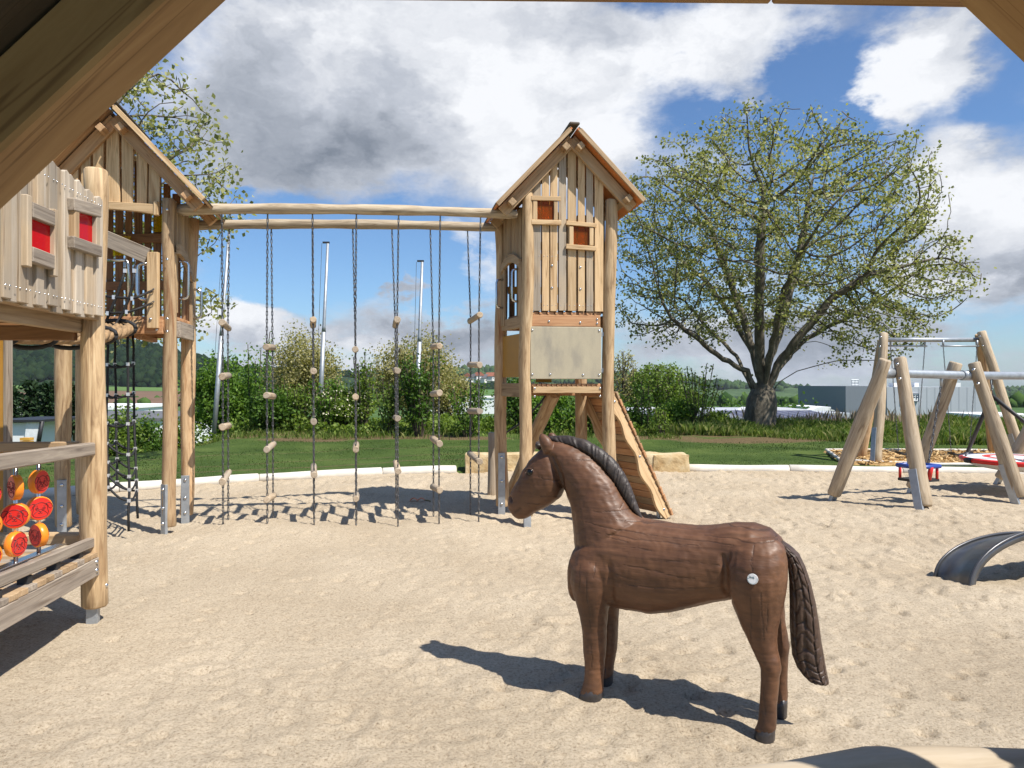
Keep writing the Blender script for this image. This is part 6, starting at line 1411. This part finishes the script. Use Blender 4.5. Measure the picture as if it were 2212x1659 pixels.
    for i in range(n):
        x = i/(n-1)*(len(rows)-1); k = min(int(x), len(rows)-2); f = x-k; y, xl, xr = [rows[k][q]*(1-f)+rows[k+1][q]*f for q in range(3)]
        (xa, za), (xb, zb) = sp(xl, y, -.0), sp(xr, y, -.0); r = []; hw = 0.055*min(1, 0.3+i/28, 0.35+(n-1-i)/32)
        for j in range(76):
            q = 6.2832*j/76; c, sn = math.cos(q), math.sin(q); w = 0.5+0.5*c; ph = w*4.1+0.3*math.sin(i*0.03); strand = math.exp(-math.sin(ph*math.pi)**2/0.05); her = math.exp(-math.sin(i*0.26+(9 if int(ph) % 2 else -9)*w+0.6*math.sin(i*0.21+ph*2))**2/0.10)
            k2 = 1-0.26*strand-0.15*her; e = 0.75; c2 = math.copysign(abs(c)**e, c); s2 = math.copysign(abs(sn)**e, sn)
            r.append(((xa+xb)/2+(xa-xb)/2*c2, hw*s2*k2, (za+zb)/2))
        rg.append(r)
    part('tail', ringsmesh(rg, 'tail'), TAILW, t, Mx)
    # eyes
    for sg in (-1, 1):
        x, z = sp(243, 267, sg*.08 if sg < 0 else -.08); P = np.array([x, z]); dd = np.linalg.norm(co[:, [0, 2]]-P, axis=1); m = (dd < 0.012) & (co[:, 1]*sg > 0); y = np.abs(co[m, 1]).max() if m.any() else .085
        bm = bmesh.new(); bmesh.ops.create_uvsphere(bm, u_segments=16, v_segments=10, radius=0.0195); me = bpy.data.meshes.new('eye'); bm.to_mesh(me); bm.free()
        for p in me.polygons: p.use_smooth = True
        ey = part('eye', me, plain('black_gloss', (0.004, 0.004, 0.004), 0.06) if sg < 0 else bpy.data.materials['black_gloss'], t, Mx@Matrix.Translation((x, sg*(y-0.009), z)))
        pts = [Mx@V((x+0.0245*math.cos(a)+0.004, sg*(y-0.001), z+0.0185*math.sin(a)+0.001)) for a in np.linspace(0, 6.2832, 20)]
        tube('eyelid', pts, 0.0035, HORSE, ey, 6)
    # round badge on the haunch
    x, z = sp(1361, 800, -.23); P = np.array([x, z]); dd = np.linalg.norm(co[:, [0, 2]]-P, axis=1); m = (dd < 0.02) & (co[:, 1] < 0); i = np.where(m)[0]; nrm = V(no[i].mean(0)).normalized(); y = co[i, 1].min()
    c = Mx@V((x, y-0.001, z)); nw = (Mx.to_3x3()@nrm).normalized(); rt = Z3.cross(nw).normalized(); B = frame(c+nw*0.001, rt, nw.cross(rt))
    mb = MB(); nn = 32; v = [(0.0235*math.cos(6.2832*j/nn), 0.0235*math.sin(6.2832*j/nn), 0) for j in range(nn)]+[(0.023*math.cos(6.2832*j/nn), 0.023*math.sin(6.2832*j/nn), 0.004) for j in range(nn)]
    mb.add(v, [[j, (j+1) % nn, nn+(j+1) % nn, nn+j] for j in range(nn)]+[[nn+j for j in range(nn)]]); bd = part('badge', mb.mesh('badge'), M['white'], t, B)
    add_text('badge_lettering', 'FHS', 0.013, plain('green_print', (0.02, 0.10, 0.09), 0.5), bd, B@Matrix.Translation((-0.003, 0.006, 0.0045)), 0.0003)
    mb = MB(); add_tube(mb, [(0.0205*math.cos(a), 0.0205*math.sin(a), 0.0042) for a in np.linspace(2.2, 6.6, 24)], 0.0005, 4); add_dome(mb, (-0.0185, 0.002, 0.0042), (0, 0, 1), 0.002, 0.001)
    part('badge_ring', mb.mesh('badge_ring'), bpy.data.materials['green_print'], bd, B)
def horse_mat():
    m, nt, N, L, P = newmat('stained_carved_wood'); tc = N.new('ShaderNodeTexCoord'); o = tc.outputs['Object']
    a = nod(N, 'ShaderNodeTexNoise', Scale=3.0, Detail=6.0, Roughness=0.6); L.new(o, a.inputs['Vector'])
    c = ramp(N, L, a.outputs['Fac'], [(0.30, (0.056, 0.027, 0.015)), (0.46, (0.112, 0.051, 0.025)), (0.62, (0.155, 0.073, 0.036)), (0.8, (0.10, 0.049, 0.028))])
    g = N.new('ShaderNodeMapping'); g.inputs['Scale'].default_value = (2.5, 40, 55); L.new(o, g.inputs['Vector'])
    gr = nod(N, 'ShaderNodeTexNoise', Scale=1.0, Detail=4.0); L.new(g.outputs[0], gr.inputs['Vector'])
    c = mixc(N, L, 1.0, c, ramp(N, L, gr.outputs['Fac'], [(0.35, (0.80, 0.80, 0.80)), (0.65, (1.1, 1.08, 1.05))]), 'MULTIPLY')
    cm = N.new('ShaderNodeAttribute'); cm.attribute_name = 'crack_groove_shade'
    c = mixc(N, L, cm.outputs['Fac'], c, (0.014, 0.008, 0.005))
    # rubbed scratches
    sc = N.new('ShaderNodeMapping'); sc.inputs['Rotation'].default_value = (0, math.radians(65), 0); sc.inputs['Scale'].default_value = (7, 20, 60); L.new(o, sc.inputs['Vector'])
    sn = nod(N, 'ShaderNodeTexNoise', Scale=1.0, Detail=4.0, Roughness=0.7); L.new(sc.outputs[0], sn.inputs['Vector'])
    f = ramp(N, L, sn.outputs['Fac'], [(0.70, (0, 0, 0)), (0.78, (0.5, 0.5, 0.5))]); c = mixc(N, L, f, c, (0.24, 0.13, 0.06))
    L.new(c, P.inputs['Base Color']); P.inputs['Roughness'].default_value = 0.5; P.inputs['Specular IOR Level'].default_value = 0.4; P.inputs['Coat Weight'].default_value = 0.06; P.inputs['Coat Roughness'].default_value = 0.35
    inv = nod(N, 'ShaderNodeMath', operation='MULTIPLY_ADD'); L.new(cm.outputs['Fac'], inv.inputs[0]); inv.inputs[1].default_value = -1.2; L.new(gr.outputs['Fac'], inv.inputs[2])
    vo = nod(N, 'ShaderNodeTexVoronoi', Scale=26.0); vo.feature = 'SMOOTH_F1'; vm = N.new('ShaderNodeMapping'); vm.inputs['Scale'].default_value = (0.8, 1.2, 1.5); L.new(o, vm.inputs['Vector']); L.new(vm.outputs[0], vo.inputs['Vector'])
    sm = nod(N, 'ShaderNodeMath', operation='MULTIPLY_ADD'); L.new(vo.outputs['Distance'], sm.inputs[0]); sm.inputs[1].default_value = 0.9; L.new(inv.outputs[0], sm.inputs[2]); inv = sm
    b = nod(N, 'ShaderNodeBump', Strength=0.4, Distance=0.006); L.new(inv.outputs[0], b.inputs['Height']); L.new(b.outputs[0], P.inputs['Normal']); L.new(b.outputs[0], P.inputs['Coat Normal']); return m
HORSE = horse_mat(); TAILW = plain('brown_carved_tail', (0.062, 0.036, 0.023), 0.5, 0, 0.4, 35, 0.4)
HAIR = plain('dark_carved_hair', (0.040, 0.029, 0.023), 0.5, 0, 0.45, 30, 0.5)
horse()
# ================================================================== swings
def aframe_leg(t, top, foot, r, seed, plate=True, mat=None, steel_h=0.55):
    top, foot = V(top), V(foot); d = (foot-top).normalized(); L = (foot-top).length
    b = top+d*(L-0.09); lg = log('leg', b, top, r*1.05, r*0.93, mat or M['swinglog'], t, seed, 0.008, ends=0.02)
    if plate:
        sd = V((-foot.x*0.25, -1, 0)).normalized(); sd = (sd-d*sd.dot(d)).normalized(); rt = d.cross(sd)
        c = foot+sd*(r*0.80)+rt*(r*0.35); beam('steel_foot', c-d*steel_h, c+d*0.12, 0.10, 0.05, rt, M['steel'], lg, 0.003)
        bolts(lg, [(top+d*0.10+sd*r, sd), (top+d*0.30+sd*r, sd)], 0.022)
    else: beam('steel_foot', foot-d*0.12, foot+d*0.12, 0.09, 0.06, V((1, 0.4, 0)), M['steel'], lg, 0.003)
    return lg
def near_swing():
    t = root('swing_stand', 'near low swing frame of crossed pale logs with a bright steel beam', 'swing frame', (5.8, 9.6, 0))
    c1, c2 = W(1914, 806, 9.30), W(2091, 811, 9.90); d = (c2-c1); d.z = 0
    c3 = c2+V((2.05, 0.82, 0.0)); e = d.normalized()
    tube('cross_beam', [c1-e*0.12, c1, c2, c3+e*0.12], 0.056, M['steel'], t, 16)
    for c in (c1, c2, c3): tube('beam_sleeve', [c-e*0.13, c+e*0.13], 0.070, M['steel'], t, 16)
    aframe_leg(t, W(1912, 776, 9.22), G(1797, 1082), 0.088, 51, False); aframe_leg(t, W(1943, 774, 9.35), G(1999, 1110), 0.088, 52)
    aframe_leg(t, W(2067, 783, 10.0), G(1966, 1066), 0.088, 53, False); aframe_leg(t, W(2105, 783, 9.86), G(2206, 1088), 0.09, 54)
    aframe_leg(t, c3+V((0.12, 0.1, 0.3)), V((7.86, 11.5, 0)), 0.088, 55, False); aframe_leg(t, c3+V((-0.05, -0.1, 0.3)), V((9.0, 10.1, 0)), 0.088, 56)
    # toddler seat
    s = root('toddler_swing', 'blue and red toddler swing seat hanging on chains from the near frame', 'swing seat', (5.45, 9.6, 0.4))
    sc = W(1984, 1018, 9.5); a, b = c1.lerp(c2, 0.18), c1.lerp(c2, 0.66); hang = [(a, sc+e*-0.19), (b, sc+e*0.19)]
    top = sc.z+0.075
    for p, q in hang:
        tube('hanger', [p, p+V((0, 0, -0.16))], 0.018, M['steel'], s, 8); m = V((q.x, q.y, top+0.02)); add_chain('chain', [p+V((0, 0, -0.14)), p.lerp(m, 0.88)+V((0, 0, -0.03)), m], s, scale=1.35)
    fr = frame(V((sc.x, sc.y, 0)), e, V((-e.y, e.x, 0)))
    def sq(h, z, r, nm, mt): 
        pts = [(-h, -h*0.8), (h, -h*0.8), (h, h*0.8), (-h, h*0.8), (-h, -h*0.8)]; mb = MB()
        for p, q in zip(pts, pts[1:]): add_tube(mb, [fr@V((*p, z)), fr@V((*q, z))], r, 8)
        part(nm, mb.mesh(nm, True), mt, s)
    sq(0.20, top, 0.028, 'guard_rail', M['blue'])
    for x in (-0.17, 0.17):
        for y in (-0.14, 0.14): tube('strut', [fr@V((x, y, top)), fr@V((x, y, top-0.17))], 0.019, M['red'], s, 8)
    p = [fr@V((0.02, -0.17, top)), fr@V((0.03, -0.13, top-0.17))]; tube('crotch_strap', p, 0.03, M['red'], s, 8)
    mb = MB(); add_box(mb, (0, 0, top-0.185), 0.40, 0.30, 0.035); part('seat', mb.mesh('seat'), M['rubber'], s, fr)
    # red and white basket swing on black ropes
    n = root('basket_swing', 'red rimmed white disc swing hanging on thick black ropes at the right edge', 'swing seat', (7.4, 10.35, 0.4))
    cc = V((7.42, 10.40, 0.47)); R = 0.72; rg = []
    prof = [(0.0, -0.13), (0.30, -0.125), (0.55, -0.085), (0.68, -0.035), (0.715, -0.02)]
    def disc(nm, pr, mt):
        v, f = [], []; k = 40
        for r, z in pr: v += [cc+V((r*math.cos(6.2832*j/k), r*math.sin(6.2832*j/k), z)) for j in range(k)]
        for i in range(len(pr)-1):
            for j in range(k): f.append([i*k+j, i*k+(j+1) % k, (i+1)*k+(j+1) % k, (i+1)*k+j])
        part(nm, np_mesh(nm, v, f, True), mt, n)
    disc('hull', [(0.002, -0.14), (0.30, -0.13), (0.55, -0.085), (0.69, -0.022)], M['white']); disc('rim', [(0.69, -0.022), (0.735, -0.012), (0.75, 0.02), (0.735, 0.045), (0.69, 0.05)], M['red']); disc('upper_deck', [(0.69, 0.05), (0.45, 0.055), (0.002, 0.05)], M['white'])
    disc('stripe', [(0.45, 0.057), (0.40, 0.062), (0.35, 0.057)], M['red'])
    beam('bumper', cc+V((-0.80, -0.02, 0.015)), cc+V((-0.68, -0.02, 0.015)), 0.10, 0.075, V((0, 1, 0)), M['rubber'], n, 0.02)
    h1, h2 = c2.lerp(c3, 0.22), c2.lerp(c3, 0.80)
    for h, sg in ((h1, -1), (h2, 1)):
        j = h+V((0, 0, -0.28)); add_chain('chain', [h+V((0, 0, -0.05)), j], n, scale=1.6)
        for ang in ((2.75, -0.95) if sg < 0 else (0.45, -2.1)):
            q = cc+V((0.66*math.cos(ang), 0.66*math.sin(ang), 0.05)); tube('padded_rope', [j, j.lerp(q, 0.92)], 0.027, M['rubber'], n, 8); tube('clamp', [j.lerp(q, 0.91), q], 0.016, M['steel'], n, 8)
near_swing()
def far_swing():
    t = root('swing_stand', 'far taller swing frame of slim logs standing in the wood chips', 'swing frame', (8.5, 14.4, 0))
    a, b = W(1909, 734, 14.3), W(2124, 734, 14.6); e = (b-a).normalized(); tube('cross_beam', [a-e*0.05, b+e*0.1], 0.045, M['steel'], t, 14)
    aframe_leg(t, W(1909, 720, 14.2), G(1894, 1008), 0.095, 61, True, None, 0.75); aframe_leg(t, W(1907, 735, 14.45), G(1858, 997), 0.092, 62, False, M['rust'])
    aframe_leg(t, W(2120, 716, 14.5), W(2212, 1000, 14.0), 0.092, 63, True, None, 0.6); aframe_leg(t, W(2117, 722, 14.75), G(2147, 988), 0.092, 64, False, M['rust'])
    for u0, u1, v, lab, v2 in ((1947, 1975, 980, 'left black swing seat on thin chains under the far frame', 746), (2052, 2097, 981, 'right black swing seat on thin chains under the far frame', 744)):
        zz = 14.4; s = root('flat_swing', lab, 'swing seat', W((u0+u1)/2, v, zz), 'flat black swing seats'); c = W((u0+u1)/2, v, zz); w = (u1-u0)/FOC*zz if u1-u0 > 35 else 0.38
        tops = [c+e*-0.38, c+e*0.38]
        for q in tops: q.z = a.z-0.12
        tube('hanger_bar', [tops[0]-e*0.05, tops[1]+e*0.05], 0.016, M['steel'], s, 8)
        for q, sg in zip(tops, (-1, 1)):
            tube('hanger', [q, q+V((0, 0, 0.12))], 0.02, M['steel'], s, 8); p = c+e*sg*0.20; add_chain('chain', [q, p+V((0, 0, 0.02))], s, pitch=0.05, scale=1.0)
        n = 11; top = [(-0.22+0.44*k/(n-1), 0.05*(abs(k/(n-1)-0.5)*2)**2) for k in range(n)]; prism('seat', top+[(x, z-0.035) for x, z in top[::-1]], 0.17, frame(c, e, Z3), M['rubber'], s)
far_swing()
# ================================================================== half sunk metal arch at the right
def arch():
    p = G(2058, 1256); t = root('metal_arch', 'dark grey metal arch half sunk in the sand at the right edge', 'crawl arch', p)
    n = 30; hw = 0.23; L = 1.7; H = 0.36; ax = V((0.95, 0.30, 0)).normalized(); ay = V((-0.30, 0.95, 0)); A = []
    base = V((p.x, p.y, -0.06)); pr = [(-hw-0.01, -0.04), (-hw-0.012, 0.022), (-hw+0.012, 0.030), (-hw+0.02, 0.004), (0, 0.012), (hw-0.02, 0.004), (hw-0.012, 0.030), (hw+0.012, 0.022), (hw+0.01, -0.04), (0, -0.05)]
    rg = []
    for i in range(n+1):
        a = math.pi*i/n; c = base+ax*(L/2-L/2*math.cos(a))+Z3*(0.40*math.sin(a)**0.8 if 0 < i < n else 0); nn = (ax*(-math.cos(a))*0.62+Z3*math.sin(a)+Z3*0.05).normalized(); tl = (ay-nn*0.35).normalized()
        rg.append([c+tl*x+nn*z for x, z in pr])
    part('arch_band', ringsmesh(rg, 'arch_band'), plain('dull_steel', (0.11, 0.115, 0.125), 0.34, 0.55, 0.25, 6), t)
    for k, nm in ((1, 'near_rim'), (6, 'far_rim')): tube('rim', [r[k] for r in rg], 0.011, plain('dark_rim', (0.09, 0.09, 0.095), 0.35, 0.5) if k == 1 else bpy.data.materials['dark_rim'], t, 8)
arch()
# ================================================================== the shelter we look out of
def shelter():
    t = root('wooden_shelter', 'timber shelter round the viewpoint: two diagonal braces, a roof edge and a log rail', 'shelter', (0, 0.9, 0))
    def brace(p, q, y, w, dep, side, mat):
        """square timber in the plane y with its lower front edge on the sight lines p-q"""
        A, B = W(*p, y), W(*q, y); d = (B-A).normalized(); nrm = d.cross(V((0, 1, 0))).normalized(); nrm = nrm if nrm.z > 0 else -nrm
        A, B = A-d*0.9, B+d*0.25; c = nrm*(w/2)+V((0, dep/2, 0)); return beam('brace', A+c, B+c, dep, w, V((0, 1, 0)), mat, t, 0.006)
    brace((0, 323), (348, 0), 1.0, 0.101, 0.098, 1, SHW)
    A, B = W(2075, 20, 1.06), W(2212, 150, 1.06); d = (B-A).normalized(); nrm = V((-d.z, 0, d.x)); nrm = nrm if nrm.z > 0 else -nrm
    c = nrm*0.052+V((0, -0.05, 0)); beam('brace', A-d*0.20+c, B+d*0.9+c, 0.098, 0.10, V((0, 1, 0)), SHW, t, 0.006)
    # eaves boards seen at the top edge, two lengths meeting at a joint
    a, b, c2 = W(700, -13, 1.16), W(1664, 10, 1.16), W(2330, 22, 1.16); h = 0.12
    for p, q in ((a-V((1.1, 0, 0)), b-V((0.0015, 0, 0))), (b+V((0.0025, 0, 0)), c2)): beam('eaves_board', p+V((0, -0.02, h/2)), q+V((0, -0.02, h/2)), 0.04, h, V((0, 1, 0)), SHW, t, 0.003)
    # roof boards over the left and the whole hut
    P, Q = W(348, 0, 1.0), W(0, 323, 1.0); d = (P-Q).normalized(); nrm = V((-d.z, 0, d.x)); nrm = nrm if nrm.z > 0 else -nrm
    P, Q = P+nrm*0.103, Q+nrm*0.103
    for k in range(12):
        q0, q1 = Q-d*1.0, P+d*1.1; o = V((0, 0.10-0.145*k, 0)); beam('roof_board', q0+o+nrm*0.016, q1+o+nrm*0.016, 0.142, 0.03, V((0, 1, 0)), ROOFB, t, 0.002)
    # unseen post and boards, added right of the viewpoint to shade the rail
    beam('shade_post', V((1.10, 0.75, 0)), V((1.10, 0.75, 2.35)), 0.10, 0.10, V((1, 0, 0)), SHW, t, 0.006)
    for k in range(6): beam('side_board', V((1.22, 0.80+0.12*k, 0.35)), V((1.22, 0.80+0.12*k, 1.70+0.02*k)), 0.115, 0.025, V((0, 1, 0)), SHW, t, 0.003)
    # log rail
    p = [W(1300, 1712, 1.12), W(1560, 1672, 1.14), W(1700, 1664-8, 1.16), W(1890, 1622, 1.18), W(2040, 1620, 1.2), W(2212, 1626, 1.2), W(2700, 1640, 1.2)]
    rr = [0.055, 0.055, 0.057, 0.064, 0.064, 0.06, 0.058]; pts = []; rad = []
    for k in range(len(p)-1):
        for s in np.linspace(0, 1, 8, endpoint=False): pts.append(p[k].lerp(p[k+1], s)); rad.append(rr[k]*(1-s)+rr[k+1]*s)
    pts = [q-V((0, 0, r)) for q, r in zip(pts, rad)]; Mx = frame(pts[0], pts[-1]-pts[0], V((0, 1, 0))); inv = Mx.inverted(); pts = [inv@q for q in pts]
    q = W(1330, 1712, 1.12); beam('rail_post', V((q.x, q.y, 0)), V((q.x, q.y, q.z-0.1)), 0.09, 0.09, V((1, 0, 0)), SHW, t, 0.006)
    part('log_rail', ringsmesh(tube_rings(pts, 1.0, 22, rad)), RAIL, t, Mx)
ROOFB = wood('shade_toned_roof_board', (0.03, 0.02, 0.012), (0.05, 0.034, 0.02), (0.075, 0.05, 0.03))  # the deep shade under the roof is put into this board colour
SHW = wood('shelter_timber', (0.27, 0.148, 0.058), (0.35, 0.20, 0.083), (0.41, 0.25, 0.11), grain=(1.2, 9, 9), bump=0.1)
RAIL = wood('pale_rail_log', (0.33, 0.25, 0.16), (0.47, 0.38, 0.265), (0.55, 0.46, 0.34), grain=(1.2, 9, 9), bump=0.15)
shelter()
# ================================================================== small things
p = G(903, 1086); t = root('orange_toy', 'small orange plastic toy piece lying in the tower shadow on the sand', 'toy', (p.x, p.y, sand_z(p.x, p.y)))
z = sand_z(p.x, p.y)
v = []; n = 13
for i in range(n):
    s = i/(n-1)
    for j in range(5): v.append((p.x-0.11+0.20*s, p.y-0.035+0.07*j/4*(0.5+math.sin(math.pi*s)*0.5), z+0.012+0.035*abs(math.sin(s*6.0))+0.01*math.sin(j*1.5)))
part('shell', np_mesh('shell', v, [[i*5+j, i*5+j+1, (i+1)*5+j+1, (i+1)*5+j] for i in range(n-1) for j in range(4)], True), plain('faded_orange', (0.62, 0.17, 0.06), 0.5), t)
tube('handle', [(p.x+0.08, p.y, z+0.02), (p.x+0.14, p.y+0.01, z+0.012), (p.x+0.17, p.y+0.01, z+0.0)], 0.008, plain('faded_olive', (0.16, 0.14, 0.06), 0.6), t)
# ------------------------------------------------------------------ air
def haze():
    mb = MB(); add_box(mb, (0, 3450, 36), 10400, 7040, 180)
    m = bpy.data.materials.new('air'); m.use_nodes = True; N = m.node_tree.nodes; N.clear(); o = N.new('ShaderNodeOutputMaterial'); pv = N.new('ShaderNodeVolumePrincipled')
    pv.inputs['Color'].default_value = (0.86, 0.92, 1.0, 1); pv.inputs['Density'].default_value = 0.00005; pv.inputs['Anisotropy'].default_value = 0.2
    m.node_tree.links.new(pv.outputs[0], o.inputs['Volume'])
    tag(part('haze', mb.mesh('haze'), m), kind='stuff')
haze()
